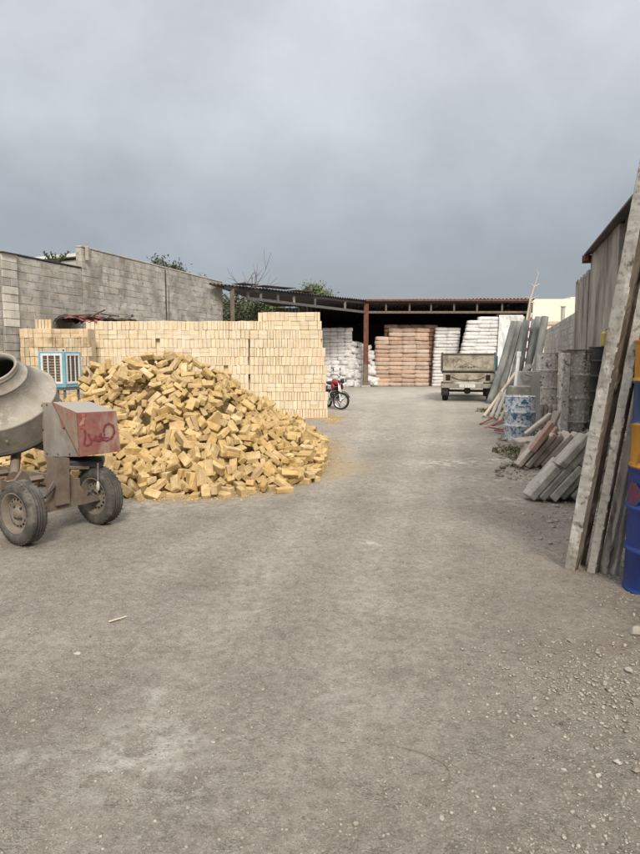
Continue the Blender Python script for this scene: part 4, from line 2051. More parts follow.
-2121,7911,111,-23,-47,168,
-2472,7928,45,-15,-4,185,
-1492,7901,84,2,46,-163,
-1988,7754,107,-6,20,154,
-2245,7827,54,64,0,-93,
-3148,8467,37,0,314,-112,
-3026,8515,68,-34,-17,227,
-452,8859,39,14,-314,-121,
-542,8906,120,-121,41,-207,
-2970,8736,340,103,259,59,
-2980,8836,288,19,71,-211,
-3329,8715,144,42,-10,-190,
-3571,8792,38,-1,0,207,
-4200,9599,56,183,1,-78,
-1958,8665,596,33,-55,121,
-2364,8305,337,-9,5,41,
-2948,8687,224,31,-78,39,
-2580,8221,269,52,-2,-217,
-1292,8561,449,6,1,-269,
-3487,8946,168,193,-19,24,
-4128,9698,120,-94,-27,247,
-4829,10328,363,-53,71,-258,
-5400,10327,193,23,-12,239,
-5589,10364,110,2,-52,38,
-5550,10486,77,-1,-54,39,
-164,10212,34,0,0,7,
-335,10316,95,-5,-81,-312,
-506,10153,238,292,29,121,
-465,10164,320,-20,283,-73,
-735,10303,480,-216,51,102,
-529,10101,466,-107,-255,-9,
-3576,9963,738,62,34,226,
-4080,10029,549,-232,-63,-146,
-4243,9995,419,-242,-4,-165,
-4434,10375,536,63,67,-133,
-4521,10099,307,82,272,-2,
-4359,10391,611,83,-257,-122,
-418,10669,327,309,23,-131,
-1153,10521,889,54,56,51,
-1119,10758,893,73,-15,146,
-4571,10384,530,55,-35,189,
-4881,10427,455,78,-51,16,
-5045,10445,442,169,-80,89,
-5217,10448,364,162,-81,9,
-5260,10631,364,-80,26,195,
-5403,10571,220,-4,87,-257,
-5699,10632,63,37,17,-219,
-5831,10726,58,-96,0,41,
-238,10584,78,-1,-54,-304,
-376,10578,162,91,-32,147,
-521,10428,318,13,-2,-163,
-578,10463,374,282,0,147,
-799,10440,553,54,-81,216,
-1160,10352,875,-291,81,11,
-3265,10206,1115,-216,-15,-106,
-3635,10403,1046,18,79,-195,
-4170,10185,572,-28,12,-59,
-465,9911,241,78,45,98,
-735,9921,422,105,-238,62,
-3630,9687,501,103,-39,7,
-3915,9796,342,-81,-86,180,
-4333,9619,144,-247,-41,88,
-4451,9747,115,40,-20,-119,
-4598,9909,126,-41,-63,167,
-143,9747,51,-161,0,-165,
-412,9760,164,50,-88,289,
-3500,9440,439,58,95,-221,
-197,9956,34,-314,0,131,
-5283,10016,44,0,-302,-120,
-5109,10024,123,217,-9,26,
-5539,10176,73,-305,36,67,
-5499,10344,77,-7,-51,55,
-398,10153,110,34,-56,224,
-278,9996,112,-80,233,15,
-678,10075,373,-75,-52,-251,
-3868,9597,235,-123,81,-207,
-4197,9855,301,51,-39,14,
-4213,9872,225,71,-2,-43,
-4789,9985,141,71,91,-130,
-3405,9824,723,43,67,-198,
-3178,8742,220,2,-76,77,
-4381,12577,198,242,-28,9,
-4555,12464,187,68,265,20,
-4833,12330,219,72,-19,-90,
-4979,12233,119,-42,239,-158,
-562,12069,265,44,-248,172,
-921,12254,319,83,-24,-298,
-1173,12427,398,171,29,111,
-1985,12225,582,-64,-63,-143,
-2435,12203,613,101,281,11,
-2588,12076,692,7,54,170,
-4376,12549,311,158,46,-114,
-5518,12121,108,-157,118,-177,
-5629,11949,33,0,0,154,
-432,12055,167,-40,70,37,
-429,12435,167,85,18,-277,
-1104,12243,448,-80,34,-19,
-1308,12339,416,197,95,124,
-2388,12311,551,85,-36,-38,
-2525,11948,782,190,-50,-229,
-1642,12268,513,-96,-46,-234,
-2815,12226,681,-181,6,-238,
-1541,12281,527,231,18,-172,
-608,12194,183,243,34,-12,
-1367,12520,278,-218,37,192,
-2037,12719,208,-96,-18,-8,
-2706,12792,206,-87,-72,151,
-3038,12731,165,49,-80,-214,
-3726,12708,214,-279,25,0,
-4174,12649,229,-95,-237,103,
-4396,12765,104,-266,7,4,
-718,12303,155,77,-32,284,
-962,12648,103,-77,-46,109,
-1715,12317,478,33,-50,-237,
-1949,12465,420,-40,-25,-298,
-2679,12657,280,18,21,28,
-3849,12683,297,-235,5,-147,
-4122,12647,300,-93,37,-114,
-4806,12438,138,231,42,172,
-4952,12412,86,-147,-40,-269,
-5141,12356,37,305,0,-19,
-98,12297,34,0,0,-186,
-460,12407,51,157,-1,-142,
-712,12735,99,172,-157,0,
-3183,12007,829,184,43,202,
-4521,12267,330,16,228,-91,
-110,11669,153,0,74,60,
-5730,11673,69,10,37,135,
2,11516,126,99,-29,-286,
-311,11548,278,90,49,276,
-390,11522,365,301,4,119,
-826,11753,605,0,8,-268,
-1133,12159,516,-73,-58,66,
-1567,12007,732,-68,-48,-227,
-2359,12075,794,118,71,110,
-2569,12005,855,249,1,-9,
-2794,12142,759,-221,7,-236,
-3302,11773,1062,-297,-7,153,
-3673,11737,1165,22,53,116,
-3976,12143,795,0,286,146,
-4591,12266,441,19,15,261,
-4953,12210,329,74,237,-59,
-5045,12302,175,-180,-85,-73,
-5250,11755,400,60,18,-16,
-5150,11390,527,93,33,-204,
-5517,11742,198,-112,69,-41,
-5709,11710,120,-1,-39,-203,
-5550,11867,93,174,-51,-168,
-5528,12012,117,38,303,-16,
-5471,11908,154,78,52,-71,
-234,11719,233,42,66,82,
-426,11975,279,-243,6,161,
-500,11689,392,-269,61,-51,
-428,11827,350,83,-38,122,
-1096,11770,633,-34,-61,-199,
-1267,11851,636,-10,-56,-195,
-1193,12026,564,215,-6,-92,
-1589,12037,636,89,-67,-259,
-2117,12137,710,202,-31,132,
-1198,12563,177,-82,-68,-278,
-2187,12395,702,-111,-64,-224,
-2562,12113,766,-102,14,19,
-2926,12529,530,200,-15,186,
-3063,12182,687,-22,-310,-16,
-4213,12545,378,137,-16,-246,
-4812,12544,204,80,-283,-74,
-4975,12041,323,80,17,304,
-4618,12229,373,304,-2,-100,
-5095,12782,94,314,0,-146,
-5162,11985,230,-62,26,-266,
-2261,11915,787,-118,37,192,
-5568,11593,211,67,28,135,
-835,12572,47,301,9,5,
-2588,12902,161,-304,25,-2,
-4079,9764,399,56,122,-225,
-4293,9701,325,246,19,-110,
-5028,9765,107,239,14,137,
-5317,9853,86,0,68,-298,
-5549,9844,33,0,-314,-30,
-423,10095,182,-55,9,-234,
-3838,9417,368,-296,12,-108,
-4684,9095,100,-217,-73,164,
-5048,9621,33,-314,0,-37,
-611,9993,464,24,58,-14,
-209,10307,153,40,74,50,
-5727,10126,118,249,-76,31,
-5733,10241,111,157,0,299,
-6020,10068,50,-157,0,-254,
-105,10373,80,-78,287,-90,
-256,10305,108,-31,-77,-277,
-264,10407,172,-247,69,47,
-291,10185,238,237,-3,-102,
-484,10183,397,-134,30,-261,
-4062,9884,518,-193,-66,-103,
-4733,9920,224,-22,-9,35,
-5441,9519,50,-157,0,-151,
-5466,9677,90,16,-57,-2,
-5614,10046,140,-310,-54,76,
-5433,9922,112,225,-2,187,
-5866,10158,58,-91,0,-136,
-604,9448,329,-112,263,-28,
-750,9566,430,-123,13,-136,
-596,8752,222,279,3,109,
-2383,8393,391,284,-7,8,
-3476,8477,125,-33,260,-20,
-3405,8524,93,0,-61,14,
-419,8522,112,-157,0,-260,
-2969,7980,36,-314,0,-58,
-1938,13057,33,0,-314,103,
-2255,12997,52,-168,0,78,
-2608,12964,106,-16,22,-109,
-1090,12881,50,157,0,132,
-1271,12880,34,314,0,-26,
-2087,12796,121,-96,2,-6,
-2704,12887,116,50,-22,197,
-3945,12877,52,34,0,247,
-944,12812,34,0,-314,117,
-328,8663,34,0,0,203,
-3898,8705,38,0,0,-219,
-3616,8970,238,39,38,-241,
-3701,9256,337,97,18,69,
-3747,9427,307,104,17,-122,
-3902,9487,304,-19,-12,207,
-4787,9553,32,0,-314,128,
-3335,9143,406,197,213,-15,
-3366,13096,150,-169,20,172,
-4201,9290,112,-17,46,-245,
-150,9340,84,83,284,55,
-3760,9117,254,95,-2,76,
-5162,10031,256,-110,30,102,
-5638,11617,183,243,-15,-163,
-5992,11434,73,314,-49,36,
-4575,9852,176,16,-64,105,
-4887,9838,222,-58,62,-91,
-383,9856,102,-67,-64,304,
-329,9891,202,34,86,41,
-595,9837,376,-60,-29,139,
-3318,9669,676,268,-75,124,
-3581,9398,464,102,-98,81,
-3954,9670,244,21,114,-203,
-4190,9537,217,62,-7,246,
-4557,9576,104,-80,-48,-248,
-4456,9668,189,-12,-19,64,
-4331,9975,359,-240,-23,-182,
-5062,9936,160,-58,-11,311,
-5182,9829,176,138,84,4,
-5322,10016,150,-150,41,-63,
-5,10079,72,-83,17,-298,
-775,10004,547,66,-31,75,
-3784,9752,574,-110,31,219,
-3984,9935,485,43,79,-141,
-151,9710,155,-110,3,-27,
-3493,9057,293,239,31,-75,
-3524,9163,234,79,-30,24,
-3802,9159,188,-71,-44,109,
-3884,9222,134,1,-25,93,
-4123,9219,35,0,314,91,
-279,9129,96,0,0,-152,
-210,9338,134,239,51,131,
-527,9174,208,87,-45,-288,
-616,9244,262,185,-34,-34,
-2683,8799,538,-55,62,296,
-3028,8908,521,182,-29,75,
-3747,9024,186,39,-9,-222,
-3778,8922,135,-39,9,94,
-4035,9066,53,157,0,-149,
-306,9037,34,0,0,43,
-326,9402,216,-124,27,301,
-180,9465,197,79,116,258,
-3763,9590,377,-37,68,51,
-4273,9450,159,-25,-6,206,
-4239,9534,117,6,25,-208,
-337,9513,277,-289,-35,-116,
-731,9390,405,-197,-48,-33,
-3272,9238,573,-225,-50,188,
-3776,9021,331,40,-2,-242,
-3649,9425,322,167,93,-114,
-3992,9169,217,-26,-32,312,
-4147,9410,90,-157,48,-208,
-392,9621,154,-20,-55,-302,
-5830,11441,158,-52,-5,220,
-597,10306,421,-234,96,-128,
-421,10356,206,-38,-9,143,
25,10964,102,133,64,-117,
-119,11092,136,-76,17,180,
-292,11124,337,91,8,33,
-502,10985,381,71,100,62,
-1351,11398,977,-79,-15,-215,
-1536,11384,1017,84,-252,50,
-1800,11642,1039,-12,309,100,
-2036,11318,1116,199,56,174,
-2342,11680,1110,-57,-23,-28,
-2738,11471,1236,60,93,55,
-2845,11344,1316,-177,43,-154,
-2989,11406,1406,43,-252,84,
-3208,11346,1371,109,-21,-261,
-3599,11474,1344,31,6,179,
-5095,10741,581,35,303,-95,
-5448,10979,424,-240,-44,-128,
-5707,10707,341,-51,33,147,
-5568,10931,195,-75,-68,104,
-5875,11003,95,-32,-68,43,
-5954,11291,33,314,0,67,
-6086,10986,33,0,0,18,
-5891,11129,145,48,24,50,
-5573,11082,308,51,-234,19,
-25,11278,133,2,-43,295,
-163,11372,274,-229,-51,183,
-290,11215,278,280,15,42,
-491,11388,424,173,-46,184,
-485,11165,411,63,108,71,
-1073,11439,803,-282,12,-80,
-1342,11707,831,-119,-35,85,
-1385,11579,908,66,-274,-2,
-1554,11523,975,-223,-17,129,
-1986,11627,975,15,217,-148,
-2006,11827,891,146,52,108,
-2236,11585,1010,-21,-59,-111,
-2538,11662,1043,200,-62,-14,
-2923,11785,995,-75,-38,231,
-3358,11512,1274,22,55,118,
-3571,11876,1061,111,-226,-7,
-3825,11850,1044,-200,-9,-219,
-5380,11639,449,-10,-36,97,
-5350,11313,445,-205,225,38,
-5671,11146,226,-52,-282,45,
-221,10948,82,99,28,108,
-158,10926,164,-73,-20,177,
-241,10868,265,42,52,5,
-5420,10521,270,85,20,-112,
-5603,10560,201,141,-10,-253,
-5626,10571,111,-139,6,86,
-95,10531,93,112,-271,37,
-246,10493,209,121,21,301,
-438,10428,270,278,-12,117,
-462,10342,389,-20,69,-61,
-715,10575,487,-4,-250,51,
-886,10306,619,-70,-240,-86,
-3689,10103,816,-281,-4,101,
-4158,9909,533,257,-35,-127,
-4544,9879,322,-88,16,-292,
-4854,10181,356,91,-232,-125,
-5221,10288,227,-73,-48,212,
-5623,10447,126,-150,-55,41,
-5813,10348,50,157,0,56,
-302,10429,108,-52,-91,-298,
-5145,10197,272,-252,30,103,
-583,10833,500,-311,-27,-10,
-1621,11223,1154,-190,-16,-218,
-2178,11225,1176,298,-20,13,
-2353,11211,1236,-21,281,-11,
-2518,11370,1273,-210,-10,147,
-2744,11188,1381,45,68,189,
-2881,11238,1495,23,-16,294,
-5612,9897,111,-157,0,-216,
-5294,10510,412,233,1,166,
-349,10167,297,-240,-2,-103,
-5408,10699,298,40,-114,-12,
-5823,10862,204,0,8,216,
-6019,10834,33,0,0,87,
-154,10583,184,17,264,-8,
-282,10643,256,80,-104,271,
-529,10693,349,105,41,-141,
-2306,10815,1466,119,68,223,
-2495,11056,1408,261,-43,122,
-3584,10095,833,160,96,-210,
-5822,10896,279,-156,8,228,
-2289,9986,1311,-23,0,218]

# ------------------------------------------------------------------ ground
def fbm(x, y, z=0, o=3): return noise.fractal(Vector((x, y, z)), 1.0, 2.0, o)
ys = [-3 + i * .25 for i in range(18)]
y = 1.5
while y < 30:
    ys.append(y); y += max(.012, .0075 * y)
while y < 1500:
    ys.append(y); y *= 1.12
xs_n = [-6 + i * .035 for i in range(int(12 / .035) + 1)]
x = 6
xr = []
while x < 1200: x += max(.3, .12 * (x - 5)); xr.append(x)
xs = [-a for a in reversed(xr)] + xs_n + xr
nx, ny = len(xs), len(ys)
X, Y = np.meshgrid(np.array(xs), np.array(ys))
# rows get the same number of columns but converge with the view only through spacing
def vnoise(X, Y, sc, seed):
    """smooth value noise, vectorised"""
    r = np.random.default_rng(seed); T = r.random((256, 256))
    u = X * sc + 57.3; v = Y * sc + 91.7
    iu = np.floor(u).astype(int); iv = np.floor(v).astype(int); fu = u - iu; fv = v - iv
    fu = fu * fu * (3 - 2 * fu); fv = fv * fv * (3 - 2 * fv)
    g = lambda a, b: T[a % 256, b % 256]
    return (g(iu, iv) * (1 - fu) + g(iu + 1, iv) * fu) * (1 - fv) + (g(iu, iv + 1) * (1 - fu) + g(iu + 1, iv + 1) * fu) * fv - .5
near = np.clip(1 - (Y - 4) / 26, 0, 1) * (np.abs(X) < 9)
Z = .035 * vnoise(X, Y, .45, 1) + .022 * vnoise(X, Y, 1.6, 2) + near * (.009 * vnoise(X, Y, 5, 3) + .006 * vnoise(X, Y, 13, 4) + .006 * np.maximum(0, vnoise(X, Y, 26, 5)))
edge = np.clip((X - (.25 + .27 * Y)) / .9, 0, 1) * (Y < 34)       # loose margin below the right hand wall
Z += edge * near * (.03 * vnoise(X, Y, 3.1, 6) + .018 * vnoise(X, Y, 9, 7) + .012)
# wheel tracks curving from the foreground to the shed
def track_x(pix):
    g_ = sorted(((grd(a_, b_).y, grd(a_, b_).x) for a_, b_ in pix)); return np.interp(Y, [q[0] for q in g_], [q[1] for q in g_])
rut = np.zeros_like(X)
for pix, wd, st_ in ((((60, 854), (175, 700), (262, 580), (322, 500), (358, 440), (378, 400)), .24, 1.0), (((300, 854), (345, 700), (375, 580), (402, 500), (420, 440), (428, 400)), .24, 1.0),
                     (((420, 854), (425, 700), (428, 600), (436, 520), (447, 460), (452, 405)), .20, .7), (((0, 700), (120, 590), (240, 520), (330, 460), (400, 415)), .22, .6)):
    xc = track_x(pix) + .12 * vnoise(Y, Y * 0, .7, 31)
    d_ = np.abs(X - xc) / wd
    rut = np.maximum(rut, st_ * np.exp(-d_ ** 2.4))
rut *= np.clip((34 - Y) / 8, 0, 1)
Z = Z * (1 - .6 * rut) - .010 * rut
Z *= np.clip(1 - (Y - 30) / 10, .2, 1)
Zg = Z
def gz(x, y):
    i = int(np.clip(np.searchsorted(ys, y), 1, ny - 1)); j = int(np.clip(np.searchsorted(xs, x), 1, nx - 1))
    return float(Zg[i, j])
me = bpy.data.meshes.new('ground')
V = np.stack([X, Y, Z], -1).reshape(-1, 3)
a = (np.arange(ny - 1)[:, None] * nx + np.arange(nx - 1)[None, :]).reshape(-1)
F = np.stack([a, a + 1, a + nx + 1, a + nx], -1)
me.vertices.add(len(V)); me.vertices.foreach_set('co', V.ravel())
me.loops.add(F.size); me.loops.foreach_set('vertex_index', F.ravel().astype(np.int32))
me.polygons.add(len(F)); me.polygons.foreach_set('loop_start', (np.arange(len(F)) * 4).astype(np.int32))
me.polygons.foreach_set('use_smooth', np.ones(len(F), bool))
me.update(); me.validate()
# what the ground is made of at each vertex: lime spills and loose dirt
lime = np.zeros_like(X)
for cx, cy, rx, ry, s in ((1.95, 9.9, .75, .42, 1.0), (1.2, 13.5, .9, 1.3, .6), (.9, 18, 1.2, 3, .6), (3.4, 27, 4, 4, .5), (2.9, 10.2, .6, .25, .9), (-.1, 8.9, .3, .5, .5), (2.3, 12.5, .8, .9, .55), (2.6, 8.6, .9, .5, .6), (-.75, 2.55, .26, .26, 1.0), (-.5, 2.3, .16, .12, .8), (-.83, 3.0, .12, .14, .6), (.47, 5.6, .18, .10, .9),
                          (.2, 2.95, .24, .12, .55), (-1.95, 6.9, .7, .55, .55), (-1.4, 7.0, .8, .25, .5), (2.1, 7.3, .5, .25, .7), (1.4, 6.3, .10, .06, .8), (.0, 3.1, .10, .05, .5), (-1.2, 2.5, .12, .1, .6), (1.0, 8, .8, 1.2, .25), (2.0, 16, 1.5, 3, .35)):
    d = ((X - cx) / rx) ** 2 + ((Y - cy) / ry) ** 2
    lime = np.maximum(lime, s * np.exp(-d))
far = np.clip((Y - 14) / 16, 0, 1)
dirt = np.clip((X - (.15 + .27 * Y) + 1.2 * vnoise(X, Y, .9, 12)) / 1.4, 0, 1) * (Y < 30)
dirt = np.maximum(dirt, np.clip((4.2 - Y) / 5, 0, 1) * .55)
bdust = np.zeros_like(X)
for cx, cy, rr_ in ((-1.6, 8.6, 1.7), (-.5, 9.6, 1.45), (-.2, 11.2, .9), (-2.9, 9.5, 1.7), (-4.5, 10.6, 1.4), (.3, 17.2, .8)):
    bdust = np.maximum(bdust, np.clip((rr_ - np.hypot(X - cx, Y - cy)) / .5, 0, 1))
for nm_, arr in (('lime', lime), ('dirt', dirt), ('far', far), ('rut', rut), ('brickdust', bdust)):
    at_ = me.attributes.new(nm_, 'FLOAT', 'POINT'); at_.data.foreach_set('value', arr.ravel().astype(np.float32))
m = bpy.data.materials.new('yard_ground'); m.use_nodes = True
t = m.node_tree; t.nodes.clear()
def N(ty, **k):
    n = t.nodes.new(ty)
    for a_, b_ in k.items(): setattr(n, a_, b_)
    return n
L = t.links.new
out = N('ShaderNodeOutputMaterial'); bs_ = N('ShaderNodeBsdfPrincipled'); L(bs_.outputs[0], out.inputs[0])
bs_.inputs['Roughness'].default_value = .95; bs_.inputs['Specular IOR Level'].default_value = .15
geo = N('ShaderNodeNewGeometry')
def nz(scale, detail=6, rough=.6, vec=None, off=(0, 0, 0), sc=(1, 1, 1)):
    mp = N('ShaderNodeMapping'); L(geo.outputs['Position'], mp.inputs[0]); mp.inputs['Location'].default_value = off; mp.inputs['Scale'].default_value = sc
    n = N('ShaderNodeTexNoise'); n.inputs['Scale'].default_value = scale; n.inputs['Detail'].default_value = detail; n.inputs['Roughness'].default_value = rough
    L(mp.outputs[0], n.inputs['Vector']); return n.outputs[0]
def ramp(fac, stops):
    r = N('ShaderNodeValToRGB'); L(fac, r.inputs[0])
    e = r.color_ramp.elements
    e[0].position, e[0].color = stops[0][0], (*stops[0][1], 1)
    e[1].position, e[1].color = stops[-1][0], (*stops[-1][1], 1)
    for p_, c_ in stops[1:-1]:
        q = e.new(p_); q.color = (*c_, 1)
    return r.outputs[0]
def mixc(f, a_, b_, bt='MIX'):
    x_ = N('ShaderNodeMix', data_type='RGBA', blend_type=bt)
    for s_, v_ in ((0, f), (6, a_), (7, b_)):
        if isinstance(v_, (int, float)): x_.inputs[s_].default_value = v_
        elif isinstance(v_, tuple): x_.inputs[s_].default_value = (*v_, 1)
        else: L(v_, x_.inputs[s_])
    return x_.outputs[2]
def mrange(v_, a0, a1, b0=0, b1=1):
    r = N('ShaderNodeMapRange'); L(v_, r.inputs[0])
    for i_, q in enumerate((a0, a1, b0, b1)): r.inputs[i_ + 1].default_value = q
    return r.outputs[0]
def mth(op, a_, b_):
    x_ = N('ShaderNodeMath', operation=op)
    for s_, v_ in ((0, a_), (1, b_)):
        if isinstance(v_, (int, float)): x_.inputs[s_].default_value = v_
        else: L(v_, x_.inputs[s_])
    return x_.outputs[0]
def attr(n_):
    a_ = N('ShaderNodeAttribute'); a_.attribute_name = n_; return a_.outputs['Fac']
base = ramp(nz(.7, 7, .62), [(.3, (.25, .228, .196)), (.5, (.318, .293, .255)), (.7, (.39, .364, .321))])
# long drift of wheel tracks towards the shed
trk = nz(1.0, 5, .6, off=(3, 0, 0), sc=(1.15, .12, 1))
base = mixc(mrange(trk, .42, .68, 0, .5), base, (.40, .37, .325))
rutf = mth('MULTIPLY', attr('rut'), mrange(nz(3.5, 6, .65, off=(7, 1, 0)), .30, .62, .25, 1))
base = mixc(mth('MULTIPLY', rutf, .8), base, (.455, .425, .375))
base = mixc(mrange(nz(1.7, 6, .65, off=(5, 9, 0)), .56, .72, 0, .5), base, (.20, .175, .145))
base = mixc(mrange(nz(.55, 5, .6, off=(8, 3, 0)), .52, .72, 0, .6), base, (.20, .175, .143))
mott = nz(16, 7, .72, off=(9, 2, 0))
base = mixc(mrange(mott, .40, .62, 0, .85), base, mixc(1.0, base, (.62, .60, .58), 'MULTIPLY'))
grit = nz(95, 4, .8, off=(1, 5, 0))
base = mixc(mrange(grit, .52, .68, 0, .7), base, (.50, .47, .42))
base = mixc(mrange(nz(120, 3, .8, off=(6, 5, 0)), .54, .70, 0, .65), base, (.11, .095, .08))
def cells(scale, lo, hi, off):
    mp = N('ShaderNodeMapping'); L(geo.outputs['Position'], mp.inputs[0]); mp.inputs['Location'].default_value = off
    v_ = N('ShaderNodeTexVoronoi'); v_.inputs['Scale'].default_value = scale; L(mp.outputs[0], v_.inputs['Vector'])
    sp_ = N('ShaderNodeSeparateColor'); L(v_.outputs['Color'], sp_.inputs[0])
    inside = mrange(v_.outputs['Distance'], .28, .42, 1, 0)
    return mth('MULTIPLY', mrange(sp_.outputs[0], lo, hi), inside), mth('MULTIPLY', mrange(sp_.outputs[1], lo, hi), inside)
cl1, cd1 = cells(110, .62, .80, (0, 0, 0)); cl2, cd2 = cells(48, .80, .90, (3, 1, 0))
base = mixc(mth('MULTIPLY', cl1, .6), base, (.52, .485, .43)); base = mixc(mth('MULTIPLY', cd1, .6), base, (.13, .11, .088))
base = mixc(mth('MULTIPLY', cl2, .55), base, (.50, .465, .41)); base = mixc(mth('MULTIPLY', cd2, .5), base, (.14, .12, .098))
dn = mth('MULTIPLY', attr('dirt'), mrange(nz(2.2, 6, .65, off=(4, 4, 0)), .3, .62, .35, 1))
base = mixc(mth('MULTIPLY', dn, .90), base, mixc(mrange(nz(22, 6, .7), .35, .65), (.13, .108, .084), (.275, .238, .195)))
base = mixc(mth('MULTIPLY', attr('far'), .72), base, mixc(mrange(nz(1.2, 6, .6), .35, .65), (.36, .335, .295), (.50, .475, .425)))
ln = mth('MULTIPLY', attr('lime'), mrange(nz(7, 7, .72, off=(2, 8, 0)), .46, .60))
base = mixc(mth('MULTIPLY', ln, .85), base, (.58, .555, .51))
bf = mth('MULTIPLY', attr('brickdust'), mrange(nz(9, 7, .75, off=(5, 5, 0)), .35, .62, .15, .9))
base = mixc(bf, base, (.40, .30, .165))
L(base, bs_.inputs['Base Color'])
h1 = nz(38, 6, .75); vor = N('ShaderNodeTexVoronoi'); vor.inputs['Scale'].default_value = 75; L(geo.outputs['Position'], vor.inputs['Vector'])
vh = mrange(vor.outputs['Distance'], 0, .55, 1, 0)
hh = mth('ADD', mth('MULTIPLY', h1, 1.6), mth('MULTIPLY', vh, mrange(nz(5, 4, .6), .42, .65, 0, .8)))
bp = N('ShaderNodeBump'); bp.inputs['Strength'].default_value = 1.0; bp.inputs['Distance'].default_value = .015
L(hh, bp.inputs['Height']); L(bp.outputs[0], bs_.inputs['Normal'])
me.materials.append(m)
ground = bpy.data.objects.new('ground', me); COL.objects.link(ground); ground['kind'] = 'structure'

# ------------------------------------------------------------------ loose gravel (one mass) and stones
ICO_V = []; phi = (1 + 5 ** .5) / 2
for a_, b_ in ((-1, phi), (1, phi), (-1, -phi), (1, -phi)): ICO_V += [(a_, b_, 0), (0, a_, b_), (b_, 0, a_)]
ICO_V = np.array(ICO_V); ICO_V /= np.linalg.norm(ICO_V[0])
bmh = bmesh.new()
for v_ in ICO_V: bmh.verts.new(v_)
bmesh.ops.convex_hull(bmh, input=bmh.verts)
bmh.verts.index_update()
ICO_F = np.array([[v_.index for v_ in f_.verts] for f_ in bmh.faces]); ICO_V = np.array([v_.co[:] for v_ in bmh.verts]); bmh.free()
def pebbles(name, P, sizes, mat, parent=None):
    n = len(P)
    A = rng.normal(size=(n, 3, 3)); Q, _ = np.linalg.qr(A)
    sc = np.stack([sizes * rng.uniform(.7, 1.2, n), sizes * rng.uniform(.6, 1, n), sizes * rng.uniform(.35, .7, n)], -1)
    V_ = ICO_V[None] * (1 + rng.uniform(-.38, .25, (n, 12, 1)))
    Rz = rng.uniform(0, 2 * PI, n); c_, s_ = np.cos(Rz), np.sin(Rz)
    Rm = np.zeros((n, 3, 3)); Rm[:, 0, 0] = c_; Rm[:, 0, 1] = -s_; Rm[:, 1, 0] = s_; Rm[:, 1, 1] = c_; Rm[:, 2, 2] = 1
    V_ = np.einsum('nij,nkj->nki', Q, V_) * sc[:, None, :]
    V_ = np.einsum('nij,nkj->nki', Rm, V_) + P[:, None, :]
    F_ = ICO_F[None] + (np.arange(n) * 12)[:, None, None]
    me_ = bpy.data.meshes.new(name)
    V_ = V_.reshape(-1, 3); F_ = F_.reshape(-1, 3)
    me_.vertices.add(len(V_)); me_.vertices.foreach_set('co', V_.ravel())
    me_.loops.add(F_.size); me_.loops.foreach_set('vertex_index', F_.ravel().astype(np.int32))
    me_.polygons.add(len(F_)); me_.polygons.foreach_set('loop_start', (np.arange(len(F_)) * 3).astype(np.int32))
    me_.update(); me_.materials.append(mat)
    o = bpy.data.objects.new(name, me_); COL.objects.link(o)
    if parent: o.parent = parent
    return o
def gzv(px, py):
    i = np.clip(np.searchsorted(ys, py), 1, ny - 1); j = np.clip(np.searchsorted(xs, px), 1, nx - 1)
    return Zg[i, j]
def scatter(n, y0, y1, xf, smin, smax, pw, clump=None):
    yy = y0 * (y1 / y0) ** rng.random(n)
    xx = xf(yy, rng.random(n))
    if clump:
        k = (vnoise(xx, yy, clump, 21) + .5) > rng.random(n) * .95
        xx, yy = xx[k], yy[k]
    sz = smin * (smax / smin) ** (rng.random(len(xx)) ** pw)
    return np.stack([xx, yy, gzv(xx, yy) + sz * .12], -1), sz
P1, s1 = scatter(40000, 1.7, 12, lambda y_, r: (r * 2 - 1) * (.62 * y_ + .4), .0014, .0105, 2.6, 2.2)
P2, s2 = scatter(32000, 1.8, 14, lambda y_, r: -.1 + .25 * y_ + 2.5 * r ** .75 + rng.normal(0, .22, len(r)), .0018, .0135, 2.6, 1.6)
P3, s3 = scatter(900, 2.2, 5.5, lambda y_, r: 1.0 + .12 * y_ + 1.5 * r ** .7 + rng.normal(0, .12, len(r)), .004, .019, 2.4, 1.6)
cx_ = rng.normal(0, .30, 1500); cy_ = rng.normal(0, .26, 1500)      # the heap of chippings low on the right
P4 = np.stack([1.45 + cx_, 3.1 + cy_, gzv(1.45 + cx_, 3.1 + cy_) + .004], -1); s4 = .0025 * (6.0 ** (rng.random(1500) ** 1.9))
P5, s5 = scatter(2200, 5.5, 13, lambda y_, r: .35 + .27 * y_ + 1.5 * r ** .8 + rng.normal(0, .15, len(r)), .006, .042, 2.4, 1.6)
gr = pebbles('gravel', np.concatenate([P1, P2, P3, P4, P5]), np.concatenate([s1, s2, s3, s4, s5]), pmat('gravel_stone', (.22, .195, .16), (.40, .367, .315), 40, bump=.4, bs=150, rnd=0, detail=2, spots=[((.42, .395, .355), 30, .64, .02), ((.10, .085, .07), 22, .60, .03)]))
gr['kind'] = 'stuff'; gr['label'] = 'loose grey gravel and grit scattered over the yard'

def rock(px, py, size, label, mat='stone', flat=.55, seed=0, group=None, name='stone'):
    p = grd(px, py)
    random.seed(seed + int(px * 7 + py))
    b = bmesh.new(); bmesh.ops.create_icosphere(b, subdivisions=2, radius=1)
    off = Vector((random.uniform(0, 50),) * 3)
    cuts = [(Vector([random.gauss(0, 1) for _ in range(3)]).normalized(), random.uniform(.42, .75)) for _ in range(9)]
    for v_ in b.verts:
        q = v_.co.copy(); d = 1 + .38 * noise.noise(q * 1.2 + off) + .15 * noise.noise(q * 3 + off)
        q = q * min(d, 1.05)
        for n_, k_ in cuts:
            e_ = q.dot(n_) - k_
            if e_ > 0: q = q - n_ * e_
        v_.co = Vector((q.x, q.y * .74, q.z * flat)) * size
    me_ = bpy.data.meshes.new(name); b.to_mesh(me_); b.free(); me_.materials.append(M_[mat])
    o = link(name, me_, (p.x, p.y, gz(p.x, p.y) + size * flat * .35), (0, 0, random.uniform(0, 6)))
    return tag(o, label, 'stone', group)
